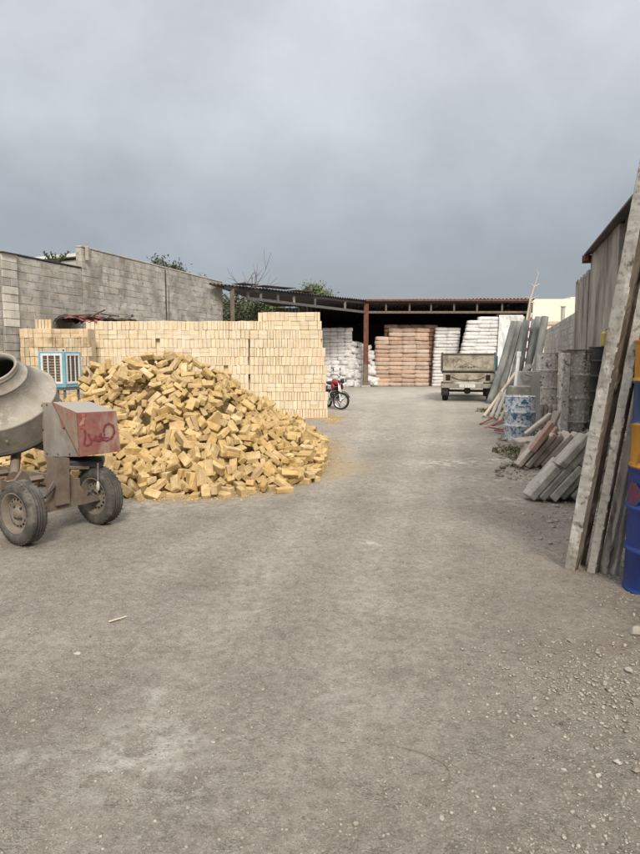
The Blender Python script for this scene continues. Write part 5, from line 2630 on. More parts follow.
rock(571, 640, .040, 'rounded grey stone on the gravel in front of the blue barrel')
rock(637, 633, .075, 'big pale boulder cut by the right edge beside the blue barrel', seed=2)
rock(628, 668, .046, 'bright white broken lump lying right of the brown dirt patch', 'stone_white', .45)
rock(637, 702, .042, 'flat beige stone at the right edge below the white lump', 'stone')
rock(617, 760, .024, 'small white chip among the heap of chippings', 'stone_white')
rock(598, 773, .018, 'smaller white chip left of the chippings heap', 'stone_white', seed=3)
rock(636, 770, .030, 'rounded pale stone at the far right of the chippings heap')
rock(549, 655, .022, 'dark clod of earth in front of the leaning concrete posts', 'stone', seed=5)
rock(598, 652, .020, 'small clod beside the dark hollow in the dirt', 'stone')
rock(564, 768, .016, 'angular white stone left of the chippings heap', 'stone_white')
rock(343, 739, .018, 'dark round pebble on the middle of the track', 'stone', seed=1)
rock(376, 742, .015, 'round pebble just right of the dark one on the track', 'stone')
rock(441, 815, .016, 'small pale pebble near the bottom of the track', 'stone_white', seed=4)
rock(78, 653, .030, 'flat white pebble sunk in the ground at lower left', 'stone_white', .25)
rock(355, 820, .016, 'brown pebble at the bottom middle of the track', 'stone', seed=8)
rock(500, 709, .018, 'dark pebble on the track left of the white lump', 'stone')
pq_ = []; ps_ = []
for (px_, py_, n__, sp_) in ((376, 548, 90, .09), (475, 544, 30, .05), (440, 465, 120, .45), (500, 468, 90, .4), (150, 770, 70, .16), (120, 745, 30, .1), (66, 826, 25, .07), (345, 738, 20, .1)):
    g_ = grd(px_, py_)
    for k in range(n__):
        x = g_.x + rng.normal(0, sp_); y = g_.y + rng.normal(0, sp_ * .6); s_ = .0025 * (3.6 ** (rng.random() ** 2.2)); pq_.append((x, y, gz(x, y) + s_ * .1)); ps_.append(s_)
o = pebbles('plaster_crumbs', np.array(pq_), np.array(ps_), M_['stone_white']); tag(o, 'pale crumbs of plaster and lime spilt on the track', None, None, 'stuff')

p = grd(118, 619)
st = MB(); st.cbox((0, 0, 0), (.125, .016, .007), .003, jit=.002)
o = st.build('wood_splinter', M_['wood_pale'], loc=(p.x, p.y, gz(p.x, p.y) + .009)); o.rotation_euler = (0, .03, R(48))
tag(o, 'pale splinter of wood lying on the open ground at left', 'wood scrap')
pts = []
for k in range(26):
    a_ = k / 25
    q = grd(402 + 45 * math.sin(a_ * 1.9) + 3 * math.sin(a_ * 9), 746 + 36 * a_ ** 1.5 + (3 * math.sin(a_ * 7)))
    pts.append((q.x, q.y, gz(q.x, q.y) + .006))
c0 = Vector(pts[0])
wr = MB(); wr.tube([Vector(q) - c0 for q in pts], .0015, 6)
tag(wr.build('wire', M_['wood'], loc=c0), 'thin curved rusty wire lying on the track', 'wire')

# ------------------------------------------------------------------ far ground rise / hidden town edge is not visible; left block wall
PHI_L = math.atan2(.954, .2995)
def block_mesh(nm_, mat, l=.388, h=.188, d=.19, jit=.003):
    mb = MB(); mb.cbox((0, 0, 0), (l, d, h), .006, jit=jit); return mb.mesh(nm_, M_[mat])
BL = [block_mesh('block', 'block') for _ in range(4)]
BLH = [block_mesh('block', 'block', l=.188) for _ in range(2)]
def wall_of_blocks(name, P0, phi, L_, H_, zvis, label, t0=0, thick=.2, side=1, mats=(BL, BLH), stuffmat='block', cat='wall', cap=None, skip=None, bl=.4):
    """blocks run along local x from t0 to t0+L_; face at y=0, body towards side*y"""
    root = empty(name, (P0[0], P0[1], 0), phi, label, cat)
    core = MB(); core.box((t0 + L_ / 2, side * (thick / 2 + .004), H_ / 2 - .01), (L_ - .02, thick - .016, H_ - .02)); core.build('mortar', M_['mortar'], root)
    low = MB(); nrow = int(round(H_ / .2)); npart = 0
    for r_ in range(nrow):
        z_ = r_ * .2 + .1
        off = bl / 2 if r_ % 2 else 0
        n_ = int(math.ceil(L_ / bl)) + 1
        for k in range(-1, n_):
            xa = t0 + k * bl + off; xb = xa + bl
            xa = max(xa, t0); xb = min(xb, t0 + L_)
            if xb - xa < .12: continue
            c_ = ((xa + xb) / 2, side * thick / 2 + random.uniform(-.006, .006) - (.0), z_)
            if skip and skip(c_, r_): continue
            w_ = xb - xa - .012
            if z_ > zvis and npart < 300:
                full = w_ > bl * .75
                me_ = random.choice(mats[0] if full else mats[1])
                base_w = .388 if full else .188
                o = link('block', me_, c_, (random.uniform(-.008, .008), random.uniform(-.006, .006), random.uniform(-.008, .008)), root, (w_ / base_w, 1, 1))
                npart += 1
            else:
                low.cbox(c_, (w_, .19, .188), .006)
    if low.v: o = low.build('lower_blocks', M_[stuffmat], root, fixn=False); o['kind'] = 'stuff'
    return root
WL0 = Vector((-6.9, 19.0, 0))
dL = Vector((math.cos(PHI_L), math.sin(PHI_L), 0))
wallB = wall_of_blocks('block_wall', WL0, PHI_L, 9.2, 4.8, 2.35, 'taller grey concrete block wall behind the long stack of cream bricks', cat='block wall')
cp_ = MB(); cp_.cbox((4.6, .1, 4.825), (9.2, .21, .05), .01, jit=.008); cp_.build('coping', M_['mortar'], wallB)
tj = MB(); tj.box((4.6, -.003, 3.6), (.035, .03, 2.3)); tj.tube([(4.75, -.03, 2.6), (4.74, -.035, 3.5), (4.76, -.03, 4.2)], .012, 6); tj.build('expansion_joint', M_['render_dark'], wallB)
wallA = wall_of_blocks('block_wall', WL0, PHI_L, 2.58, 4.2, 2.0, 'lower grey block wall with dark coping left of the taller wall', t0=-2.60, cat='block wall')
cp_ = MB(); cp_.cbox((-1.27, .1, 4.222), (2.5, .24, .035), .006, jit=.004); cp_.build('coping', M_['steel_dark'], wallA)
BP = [block_mesh('block', 'block_pale', .188) for _ in range(3)]; BPL = [block_mesh('block', 'block_pale') for _ in range(3)]
pil = empty('block_pier', WL0 + dL * -3.10, PHI_L, 'stepped pier of pale and dark blocks at the left end of the block wall', 'block pier')
cr_ = MB(); cr_.box((.25, .10, 2.09), (.50, .24, 4.18)); cr_.build('mortar', M_['mortar'], pil)
for r_ in range(21):
    z_ = r_ * .2 + .1
    dk = r_ < 12 or r_ == 17
    if r_ % 2:
        for k, (xx, ww) in enumerate(((.14, .27), (.40, .235))):
            link('block', random.choice(BP if not dk else [block_mesh('block', 'block_dark', .188)]), (xx, .045 + random.uniform(-.01, .01), z_), (0, 0, random.uniform(-.02, .02)), pil, (ww / .188, 1, 1))
    else:
        link('block', random.choice(BPL if not dk else [block_mesh('block', 'block_dark')]), (.265, .045 + random.uniform(-.01, .01), z_), (0, 0, random.uniform(-.02, .02)), pil, (.5 / .388, 1, 1))
cp_ = MB(); cp_.cbox((.25, .05, 4.2), (.56, .34, .03), .006, jit=.004); cp_.build('coping', M_['steel_dark'], pil)
wallC = wall_of_blocks('block_wall', WL0, PHI_L, 9.0, 4.2, 2.6, 'grey block wall running out of the left edge past the pier', t0=-12.1, cat='block wall')
cp_ = MB(); cp_.cbox((-7.6, .1, 4.222), (9.0, .24, .035), .006, jit=.004); cp_.build('coping', M_['steel_dark'], wallC)

# ------------------------------------------------------------------ neighbour's pale roof and what grows behind the wall
nb = empty('neighbour_house', (-13.25, 27, 0), 0, 'low house with a pale sloping roof just showing over the block wall', 'house')
mb = MB(); mb.prism([(0, 0), (3.4, 0), (3.4, 5.65), (0, 5.3)], 0, 5, Matrix(((1, 0, 0), (0, 0, 1), (0, 1, 0)))); mb.build('wall', M_['block_pale'], nb)
mb = MB(); mb.prism([(-.2, 5.42), (3.5, 5.76), (3.5, 5.88), (-.2, 5.54)], -.2, 5.2, Matrix(((1, 0, 0), (0, 0, 1), (0, 1, 0)))); mb.build('roof', M_['pale_roof'], nb)
mb = MB(); mb.cbox((3.0, -.02, 4.2), (.8, .04, .6), .01); mb.build('window', M_['steel_dark'], nb)
p = at(87, 246, 19.15)
mb = MB(); mb.cbox((0, 0, -.22), (.1, .1, .42), .01, jit=.01); mb.tube([(0, 0, 0), (-.03, 0, .16)], .012, 6); mb.tube([(0, 0, .05), (.07, 0, .12)], .01, 6)
tag(mb.build('wall_top_stub', M_['stone_white'], loc=p), 'whitewashed stub with bent wires on the corner of the taller block wall', 'post stub')

def limb(mb, p, d, L_, r, depth, tips, rs):
    pts = [Vector(p)]; rr = [r]; d = Vector(d).normalized()
    n_ = 4
    for k in range(n_):
        d = (d + Vector([rs.uniform(-.22, .22) for _ in range(3)]) + Vector((0, 0, .05))).normalized()
        pts.append(pts[-1] + d * L_ / n_); rr.append(r * (1 - .5 * (k + 1) / n_))
    mb.tube(pts, rr, 6)
    if depth <= 1: tips += pts[2:]
    if depth > 0:
        for k in range(rs.choice((2, 3, 3))):
            q = pts[rs.choice((2, 3, 4))]
            nd = (d + Vector([rs.uniform(-.9, .9) for _ in range(3)])).normalized()
            limb(mb, q, nd, L_ * rs.uniform(.55, .8), r * .5, depth - 1, tips, rs)
def leaves(name, centers, n, spread, size, mat, parent, seed, flat=1.0):
    r = np.random.default_rng(seed)
    C = np.array([c[:] for c in centers]); idx = r.integers(0, len(C), n)
    P_ = C[idx] + r.normal(0, 1, (n, 3)) * np.array([spread, spread, spread * flat])
    A_ = r.normal(size=(n, 3)); A_ /= np.linalg.norm(A_, axis=1)[:, None]
    B_ = np.cross(A_, r.normal(size=(n, 3))); B_ /= np.linalg.norm(B_, axis=1)[:, None]
    s_ = size * r.uniform(.6, 1.3, (n, 1))
    v0 = P_ - A_ * s_; v1 = P_ + B_ * s_ * .45; v2 = P_ + A_ * s_; v3 = P_ - B_ * s_ * .45
    V_ = np.stack([v0, v1, v2, v3], 1).reshape(-1, 3)
    me_ = bpy.data.meshes.new(name); me_.from_pydata(V_.tolist(), [], (np.arange(n * 4).reshape(-1, 4)).tolist()); me_.materials.append(M_[mat])
    o = bpy.data.objects.new(name, me_); COL.objects.link(o); o.parent = parent
    return o
def tree(name, loc, h, label, seed, leafmat, nleaf, spread, lsize=.07, trunk_r=.12, cat='tree', L0=None, depth=3, trunk_h=None, flat=.8, lean=(0, 0, 1)):
    rs = random.Random(seed)
    root = empty(name, loc, 0, label, cat)
    mb = MB(); tips = []
    th = trunk_h or h * .45
    pts = [(0, 0, -.05), (lean[0] * th * .4, 0, th * .5), (lean[0] * th, 0, th)]
    mb.tube(pts, [trunk_r, trunk_r * .8, trunk_r * .65], 8)
    for k in range(5):
        a_ = k * 2 * PI / 5 + rs.uniform(-.4, .4)
        limb(mb, (lean[0] * th, 0, th * rs.uniform(.8, 1)), (math.cos(a_) * .8, math.sin(a_) * .8, rs.uniform(.5, 1.3)), L0 or h * .3, trunk_r * .5, depth - 1, tips, rs)
    mb.build('trunk', M_['green_bark'], root)
    if nleaf: leaves('crown', tips, nleaf, spread, lsize, leafmat, root, seed, flat)
    return root, tips
p = at(166, 262, 31); tree('tree', (p.x, 31, 0), 6.0, 'small dark tree showing over the middle of the block wall', 3, 'leaf_olive', 3800, .22, .075, trunk_h=5.75, L0=.6, depth=2)
p = at(199, 275, 33); tree('shrub', (p.x, 33, 0), 5.3, 'tip of a small shrub over the right half of the block wall', 5, 'leaf_olive', 500, .12, .06, cat='shrub', trunk_h=5.45, L0=.35, depth=2, trunk_r=.06)
p = at(55, 256, 26)
pl = empty('palm', (p.x, 26, 0), 0, 'spiky fronds sticking up behind the left part of the block wall', 'palm')
mb = MB(); mb.tube([(0, 0, 0), (.03, 0, 3), (0, 0, 5.2)], [.16, .13, .12], 10); mb.build('trunk', M_['green_bark'], pl)
for k in range(15):
    a_ = k * 2.4; s_ = .35 + .3 * random.random(); hh_ = .55 + .4 * random.random()
    mb = MB(); c_, s2_ = math.cos(a_), math.sin(a_)
    for j in range(6):
        t_ = j / 6; q0 = Vector((c_ * s_ * t_, s2_ * s_ * t_, 5.15 + hh_ * t_ - .25 * t_ * t_)); q1 = Vector((c_ * s_ * (t_ + .17), s2_ * s_ * (t_ + .17), 5.15 + hh_ * (t_ + .17) - .25 * (t_ + .17) ** 2))
        n_ = Vector((-s2_, c_, 0)) * .05 * (1 - t_)
        mb.add([q0 - n_, q0 + n_, q1 + n_ * .8, q1 - n_ * .8], [(0, 1, 2, 3)])
        for sg in (-1, 1): mb.add([q0, q1, q0 + n_ * 3 * sg + Vector((0, 0, .12))], [(0, 1, 2)])
    mb.build('frond', M_['leaf_olive'], pl)
p = at(241, 300, 34)
rt, tips = tree('tree', (p.x, 34, 0), 4.0, 'half bare tree with grey twigs rising above the left end of the shed roof', 8, 'leaf_olive', 4200, .34, .085, trunk_h=2.7, L0=1.15, depth=3, trunk_r=.13)
rs = random.Random(4); mb = MB(); tt = []
for k in range(4):
    limb(mb, (.1 * k - .1, 0, 3.9), ((-.25, .25, .6, .1)[k], .1, 1.0), (1.25, 1.5, 1.3, 1.75)[k], .045, 2, tt, rs)
mb.build('bare_twigs', M_['green_bark'], rt)
leaves('upper_leaves', [q for q in tt if q.z < 5.3], 520, .10, .07, 'leaf_dark', rt, 4)
p = at(260, 308, 48); tree('bush', (p.x, 48, 0), 4, 'bright green leafy bush seen under the shed roof', 12, 'leaf_green', 8000, .5, .10, cat='bush', trunk_h=3.2, L0=1.6, depth=3, trunk_r=.09, flat=.9)
p = at(246, 308, 44); tree('bush', (p.x, 44, 0), 4, 'dull olive bush left of the bright green one under the shed roof', 13, 'leaf_olive', 5500, .5, .09, cat='bush', trunk_h=2.6, L0=1.2, depth=3, trunk_r=.09)
p = at(314, 293, 52); tree('tree', (p.x, 52, 0), 7, 'round green treetop just above the shed roof', 15, 'leaf_green', 16000, .42, .10, trunk_h=5.6, L0=1.0, depth=3, trunk_r=.2, flat=.5)

# ------------------------------------------------------------------ stacks of cream bricks
BRL, BRW, BRT = .236, .113, .074
def brick_mesh(nm_, mat, sx, sy, sz, jit=.0025, b=.004):
    mb = MB(); mb.cbox((0, 0, 0), (sx, sy, sz), b, jit=jit); return mb.mesh(nm_, M_[mat])
def stack(name, x0, x1, yf, depth, nrow, mat, label, tops=None, lean=0, seed=0, cap=300, from_top=False):
    """bricks stood on end; face at y = yf; tops(u) -> rows kept at that fraction of the length"""
    rs = random.Random(seed); random.seed(seed)
    root = empty(name, (x0, yf, 0), 0, label, 'brick stack')
    wide = [brick_mesh('brick', mat, .109, .109, .231) for _ in range(3)]
    slim = [brick_mesh('brick', mat, .070, .109, .231) for _ in range(3)]
    laid = [brick_mesh('brick', mat, .228, .109, .113) for _ in range(2)]
    rh = .2365; parts = []
    W_ = x1 - x0
    core = MB(); inner = MB()
    for r_ in range(nrow):
        ins = lean * r_
        z_ = r_ * rh + rh / 2
        x = x0 + rs.uniform(0, .02)
        xe = x1 - ins
        mode = 'wide'
        while x < xe - .05:
            if rs.random() < .22: mode = rs.choice(('wide', 'slim', 'wide', 'slim', 'laid'))
            if mode == 'laid' and xe - x < .3: mode = 'wide'
            wd = {'wide': .1135, 'slim': .0745, 'laid': .233}[mode]
            u = (x - x0) / W_
            keep = nrow if not tops else tops(u)
            if r_ < keep:
                dy = rs.uniform(-.010, .010) + .002 * math.sin(u * 9 + r_)
                if rs.random() < .02: dy += rs.uniform(-.02, .04)
                if mode == 'laid':
                    for zz in (-.058, .058): parts.append((rs.choice(laid), (x + wd / 2 - x0, .0545 + dy + rs.uniform(-.006, .006), z_ + zz), (0, 0, rs.uniform(-.03, .03))))
                else:
                    if not (rs.random() < .006 and 0 < r_ < keep - 1):
                        parts.append((rs.choice(wide if mode == 'wide' else slim), (x + wd / 2 - x0, .0545 + dy, z_ + rs.uniform(-.002, .002)), (rs.uniform(-.006, .006), rs.uniform(-.008, .008), rs.uniform(-.03, .03))))
            x += wd + rs.uniform(0, .0035)
        # rows behind, coarse, in one mesh
        nd = int(depth / .115)
        for j in range(1, nd):
            if 1 < j < nd - 1 and r_ < nrow - 4: # hidden inside: only the right hand end and top need bricks
                xs_ = [xe - .06 - .115 * k for k in range(2)]
            else:
                xs_ = [x0 + .06 + .1155 * k for k in range(int((xe - x0) / .1155))]
            for xx in xs_:
                u = (xx - x0) / W_
                keep = nrow if not tops else tops(u)
                if r_ >= keep: continue
                inner.box((xx - x0 + rs.uniform(-.003, .003), .0545 + j * .1155, z_ + rs.uniform(-.003, .003)), (.110, .111, .232))
    hh = (min(tops(k / 40) for k in range(40)) if tops else nrow) * rh
    core.box((W_ / 2, depth / 2 + .05, hh / 2 - .1), (W_ - .3, depth - .3, hh - .25)); core.build('packed_core', M_['brick_dust'], root)
    def wob(c_):
        X_ = x0 + c_[0]; f_ = c_[2] / 2.6
        return (c_[0] + .012 * f_ * math.sin(X_ * 2.1 + c_[2] * 2), c_[1] + .035 * noise.noise(Vector((X_ * .9, c_[2] * .8, seed))) + .012 * noise.noise(Vector((X_ * 4, c_[2] * 3, seed))), c_[2] + f_ * (.030 * noise.noise(Vector((X_ * 1.3, 0, seed + 3))) + .012 * noise.noise(Vector((X_ * 5, 0, seed)))))
    parts = [(a_, wob(b_), c_) for a_, b_, c_ in parts]
    parts.sort(key=lambda q: -q[1][2] if from_top else q[1][2])
    rest = MB(); k = 0
    for me_, c_, rt_ in parts:
        if k < cap:
            link('brick', me_, c_, rt_, root); k += 1
        else:
            E_ = Euler(rt_).to_matrix(); b = len(rest.v)
            rest.add([Vector(c_) + E_ @ v_.co for v_ in me_.vertices], [tuple(p_.vertices) for p_ in me_.polygons])
    if rest.v: o = rest.build('lower_bricks', M_[mat], root, fixn=False); o['kind'] = 'stuff'
    o = inner.build('packed_bricks', M_[mat], root, fixn=False); o['kind'] = 'stuff'
    return root
YF = 17.35
sk3 = stack('brick_stack', at(250, 400, YF).x, .19, YF, 1.9, 12, 'brick_cream', 'tall squared end of the stack of pale cream bricks beside the driveway', tops=lambda u: 12 if .13 < u < .97 else (11 if u > .05 else 11), lean=.014, seed=3, from_top=True)
def t2(u):
    if u > .95: return 11
    if u > .88: return 11 - (u < .93)
    return 11
sk2 = stack('brick_stack', at(89, 400, YF + .03).x, at(250, 400, YF).x - .004, YF + .02, 1.8, 11, 'brick_cream', 'long middle run of stacked cream bricks behind the tumbled brick heap', tops=lambda u: (12 if .96 < u else 11 if u < .86 or u > .90 else 11), seed=5, from_top=True)
sk1 = stack('brick_stack', at(22.5, 400, 16.4).x, at(92, 400, 16.4).x, 16.4, .60, 10, 'brick_tan', 'duller tan end of the brick stack behind the blue air cooler', seed=9, from_top=True)
sk1b = None
# upright bricks left on top
for k in range(5):
    p = at(38 + k * 3.0, 330, 16.6)
    me_ = brick_mesh('brick', 'brick_tan', .070, .109, .231)
    o = link('brick', me_, (p.x, 16.58 + .01 * k, 10 * .2365 + .117 + .002), (0, 0, .05 * k))
    tag(o, '%s of the tan bricks standing on top of the tan brick stack' % ('leftmost', 'second from the left', 'middle one', 'second from the right', 'rightmost')[k], 'brick', 'bricks stood on top of the tan stack')
# crumpled sheets and boards lying on the stack
def sheet(name, p, sx, sy, amp, mat, rot, label, seed, cat='scrap sheet', nx_=16, ny_=10, thick=.006):
    V_ = []; F_ = []
    for j in range(ny_ + 1):
        for i in range(nx_ + 1):
            x, y = (i / nx_ - .5) * sx, (j / ny_ - .5) * sy
            z = amp * noise.noise(Vector((x * 2.2 + seed * 5, y * 2.6, seed))) + .4 * amp * noise.noise(Vector((x * 7 + seed, y * 8, seed)))
            V_.append((x, y, z))
    for j in range(ny_):
        for i in range(nx_):
            a_ = j * (nx_ + 1) + i; F_.append((a_, a_ + 1, a_ + nx_ + 2, a_ + nx_ + 1))
    me_ = bpy.data.meshes.new(name); me_.from_pydata(V_, [], F_); me_.materials.append(M_[mat])
    o = link(name, me_, p, rot); m_ = o.modifiers.new('thick', 'SOLIDIFY'); m_.thickness = thick
    return tag(o, label, cat)
ZT = 11 * .2365
sheet('scrap_sheet', at(76, 319, YF + .8), 1.0, 1.0, .22, 'steel_dark', (.1, .05, .2), 'black crumpled sheet on the brick stack next to the standing bricks', 2)
sheet('scrap_sheet', at(87, 318.5, YF + .5), 1.1, .9, .20, 'scrap_red', (.12, .10, -.2), 'faded red crumpled sheet lying on top of the brick stack', 4)
sheet('scrap_sheet', at(107, 318, YF + .7), 1.3, .9, .20, 'scrap_grey', (.1, .02, .1), 'grey crumpled sheet on the brick stack right of the red one', 6)
sheet('scrap_sheet', at(122, 320, YF + .9), 1.1, .8, .16, 'scrap_grey', (.05, .10, .3), 'flatter grey sheet tapering off along the top of the brick stack', 8)
for k, (px, py, L_, tilt, lb) in enumerate(((83, 315, .9, -.05, 'dark plank end resting on the black crumpled sheet'), (96, 314, .55, -.45, 'thin dark stick poking up from the grey sheet'), (110, 315, .5, .12, 'short dark board on top of the grey crumpled sheet'))):
    mb = MB(); mb.cbox((0, 0, 0), (L_, .08, .03), .004, jit=.004)
    o = mb.build('board', M_['wood_dark'], loc=at(px, py, YF + .6)); o.rotation_euler = (0, tilt, .2 * k); tag(o, lb, 'board')

# old gate leaf with rusty edge at the far left
gt = empty('gate_leaf', at(-20, 357, 16.6) * Vector((1, 1, 0)), 0, 'pale dusty metal gate leaf with a rusty rounded edge at the left border', 'gate')
x0 = 0; xr = at(6, 340, 16.6).x - at(-20, 357, 16.6).x
mb = MB(); mb.cbox((xr / 2 - .1, .03, 1.2), (xr - .1, .03, 2.36), .005); mb.build('panel', M_['gate'], gt)
mb = MB(); mb.tube([(xr, 0, 0), (xr, 0, 2.2), (xr - .03, 0, 2.36), (xr - .1, 0, 2.44), (xr - .2, 0, 2.46)], .035, 8)
mb.tube([(xr - .13, 0, 0), (xr - .13, 0, 2.2), (xr - .16, 0, 2.3), (xr - .22, 0, 2.36)], .025, 8); mb.build('edge_bar', M_['rust'], gt)

# ------------------------------------------------------------------ heap of tumbled yellow bricks (settled under gravity, then heights rescaled to the image outline)
BR = [BRICKS[q:q + 6] for q in range(0, len(BRICKS), 6)]
random.seed(21)
def chipped():
    mb = MB(); mb.cbox((0, 0, 0), (.212, .104, .068), .005, jit=.005); return mb.mesh('brick', M_['brick_yellow'])
BM = [chipped() for _ in range(6)]
def broken(l_):
    mb = MB(); mb.cbox((0, 0, 0), (l_, .104, .068), .012, jit=.010); return mb.mesh('brick', M_['brick_yellow'])
BM += [broken(.15), broken(.11), broken(.19)]
rest = MB()
for i, b in enumerate(BR):
    loc = (b[0] / 1000, b[1] / 1000, b[2] / 1000); rt_ = (b[3] / 100, b[4] / 100, b[5] / 100)
    me_ = BM[i % 6] if random.random() > .14 else BM[6 + i % 3]
    if i < 300:
        o = link('brick', me_, loc, rt_)
        tag(o, 'loose yellow brick lying among the others in the big tumbled heap', 'brick', 'loose yellow bricks of the tumbled heap')
    else:
        E_ = Euler(rt_).to_matrix()
        rest.add([Vector(loc) + E_ @ v_.co for v_ in me_.vertices], [tuple(p_.vertices) for p_ in me_.polygons])
m2 = M_['brick_yellow']
o = rest.build('loose_bricks', m2, fixn=False); tag(o, 'rest of the tumbled yellow bricks filling the heap', None, None, 'stuff')
# filler mound added under the bricks, then brick crumbs around the heap
HP = [(-.12,10.7),(-.5,8.5),(-.95,7.8),(-1.58,7.55),(-2.2,7.75),(-2.9,8.3),(-3.6,8.9),(-4.1,9.5),(-5.5,10.1),(-5.9,11.0),(-5.6,12.0),(-4.4,12.9),(-1.5,13.0),(0.0,12.1)]
def heapH(x, y):
    a_ = Vector((-4.1, 10.5)); b_ = Vector((-2.12, 10.4)); p_ = Vector((x, y)); t_ = max(0, min(1, (p_ - a_).dot(b_ - a_) / (b_ - a_).length_squared))
    r_ = (a_ + (b_ - a_) * t_ - p_).length
    h = 1.84 - .69 * max(0, r_ - .15) - .44
    if x < -4.4: h = min(h, 1.4 - 1.3 * (-4.4 - x))
    n_ = len(HP); dd = 9
    for i in range(n_):
        a_ = Vector(HP[i]); b_ = Vector(HP[(i + 1) % n_]); t_ = max(0, min(1, (p_ - a_).dot(b_ - a_) / (b_ - a_).length_squared)); dd = min(dd, (a_ + (b_ - a_) * t_ - p_).length)
    ins = False
    for i in range(n_):
        (x1, y1), (x2, y2) = HP[i], HP[(i + 1) % n_]
        if (y1 > y) != (y2 > y) and x < (x2 - x1) * (y - y1) / (y2 - y1) + x1: ins = not ins
    return min(h, .95 * dd - .34) if ins else -.2
V_ = []; F_ = []; n1_, n2_ = 50, 46
for j in range(n2_):
    for i in range(n1_):
        x = -5.6 + i * .12; y = 7.6 + j * .12
        V_.append((x, y, max(-.12, .91 * heapH(x, y) - .03 + .06 * noise.noise(Vector((x * 3, y * 3, 0))))))
for j in range(n2_ - 1):
    for i in range(n1_ - 1):
        a_ = j * n1_ + i
        if max(V_[q][2] for q in (a_, a_ + 1, a_ + n1_, a_ + n1_ + 1)) > -.11: F_.append((a_, a_ + 1, a_ + n1_ + 1, a_ + n1_))
me_ = bpy.data.meshes.new('heap_filler'); me_.from_pydata(V_, [], F_); me_.materials.append(M_['brick_dust'])
o = link('heap_filler', me_); tag(o, 'filler mound in brick dust colour under the tumbled heap', None, None, 'stuff')
pp = []; ss = []
for k in range(2600):
    a_ = rng.random(); base = [(.15, 10.9), (.0, 9.4), (-.5, 8.3), (-1.0, 7.6), (-1.6, 7.35), (-2.3, 7.6), (-3.0, 8.5)]
    q = rng.random() ** .8 * (len(base) - 1.001); i = int(q); f_ = q - i
    x = base[i][0] * (1 - f_) + base[i + 1][0] * f_ + rng.normal(0, .16); y = base[i][1] * (1 - f_) + base[i + 1][1] * f_ + rng.normal(0, .16)
    s_ = .005 * (5 ** (rng.random() ** 2)); pp.append((x, y, gz(x, y) + s_ * .2)); ss.append(s_)
for k in range(700):
    x = .1 + rng.normal(0, .2); y = 11.2 + rng.normal(0, .6) + 1.5 * rng.random(); s_ = .008 * (3 ** (rng.random() ** 2)); pp.append((x, y, gz(x, y) + s_ * .2)); ss.append(s_)
for k in range(500):
    x = .28 + rng.normal(0, .14); y = 17.2 + rng.normal(0, .8); s_ = .012 * (3 ** (rng.random() ** 2)); pp.append((x, y, gz(x, y) + s_ * .2)); ss.append(s_)
o = pebbles('brick_crumbs', np.array(pp), np.array(ss), M_['brick_yellow']); tag(o, 'yellow brick crumbs along the foot of the heap', None, None, 'stuff')

# ------------------------------------------------------------------ evaporative cooler
pc = at(65.5, 388, 14.35)
th = R(12)
cl = empty('air_cooler', (pc.x, pc.y, 0), 0, 'blue evaporative air cooler with white louvred sides seen corner on, behind the brick heap', 'air cooler')
# local frame: corner towards the camera at origin, side A goes left, side B goes right
ua = Vector((-math.cos(th), math.sin(th), 0)); ub = Vector((math.sin(th), math.cos(th), 0))
zb, zt = .97, 1.77; sA, sB = .63, .63
def quadbox(mb, o_, u, L0, L1, z0, z1, nrm, d0, d1):
    P_ = lambda l, z, d: o_ + u * l + Vector((0, 0, z)) + nrm * d
    mb.hexa([P_(L0, z0, d0), P_(L1, z0, d0), P_(L1, z0, d1), P_(L0, z0, d1), P_(L0, z1, d0), P_(L1, z1, d0), P_(L1, z1, d1), P_(L0, z1, d1)])
O_ = Vector((0, 0, 0))
na = Vector((-math.sin(th), -math.cos(th), 0)); nb_ = Vector((math.cos(th), -math.sin(th), 0))
mb = MB()
ctr = (ua * sA + ub * sB) / 2
Mr = Matrix((ua, ub, Vector((0, 0, 1)))).transposed()
mb.cbox(ctr + Vector((0, 0, zt - .02)), (sA, sB, .05), .01, rot=Mr)
mb.cbox(ctr + Vector((0, 0, zb + .04)), (sA, sB, .09), .01, rot=Mr)
for q in (ua * 0 + ub * 0, ua * sA, ub * sB, ua * sA + ub * sB):
    c_ = q + (ctr - q) * .07
    mb.cbox(c_ + Vector((0, 0, (zb + zt) / 2)), (.07, .07, zt - zb), .008, rot=Mr)
mb.build('cabinet_frame', M_['cooler_blue'], cl)
mb = MB(); mb.box(ctr + Vector((0, 0, (zb + zt) / 2)), (sA - .16, sB - .16, zt - zb - .14), rot=Mr); mb.build('inner_body', M_['steel_dark'], cl)
for nm2, u, nrm, s_ in (('a', ua, na, sA), ('b', ub, nb_, sB)):
    mb = MB()
    for l0, l1, z0, z1 in ((.05, s_ - .05, zt - .09, zt - .04), (.05, s_ - .05, zb + .08, zb + .13), (.05, .10, zb + .13, zt - .09), (s_ - .10, s_ - .05, zb + .13, zt - .09),
                           (s_ * .36 - .013, s_ * .36 + .013, zb + .13, zt - .09), (s_ * .64 - .013, s_ * .64 + .013, zb + .13, zt - .09)):
        quadbox(mb, O_, u, l0, l1, z0, z1, nrm, -.005, .014)
    fr = mb.build('louvre_panel', M_['cooler_white'], cl)
    mb = MB(); quadbox(mb, O_, u, .09, s_ - .09, zb + .12, zt - .08, nrm, -.03, -.02); mb.build('straw_pad', M_['straw'], fr)
    mb = MB()
    for k in range(9):
        z_ = zb + .17 + k * .062; quadbox(mb, O_, u, .10, s_ - .10, z_, z_ + .008, nrm, -.018, .006)
    mb.build('louvres', M_['rust_dusty'], fr)
mb = MB(); mb.tube([Vector((0, 0, zt)) + ctr * .12, Vector((0, 0, zt + .05)) + ctr * .12], .02, 8); mb.build('inlet', M_['rust'], cl)
mb = MB()
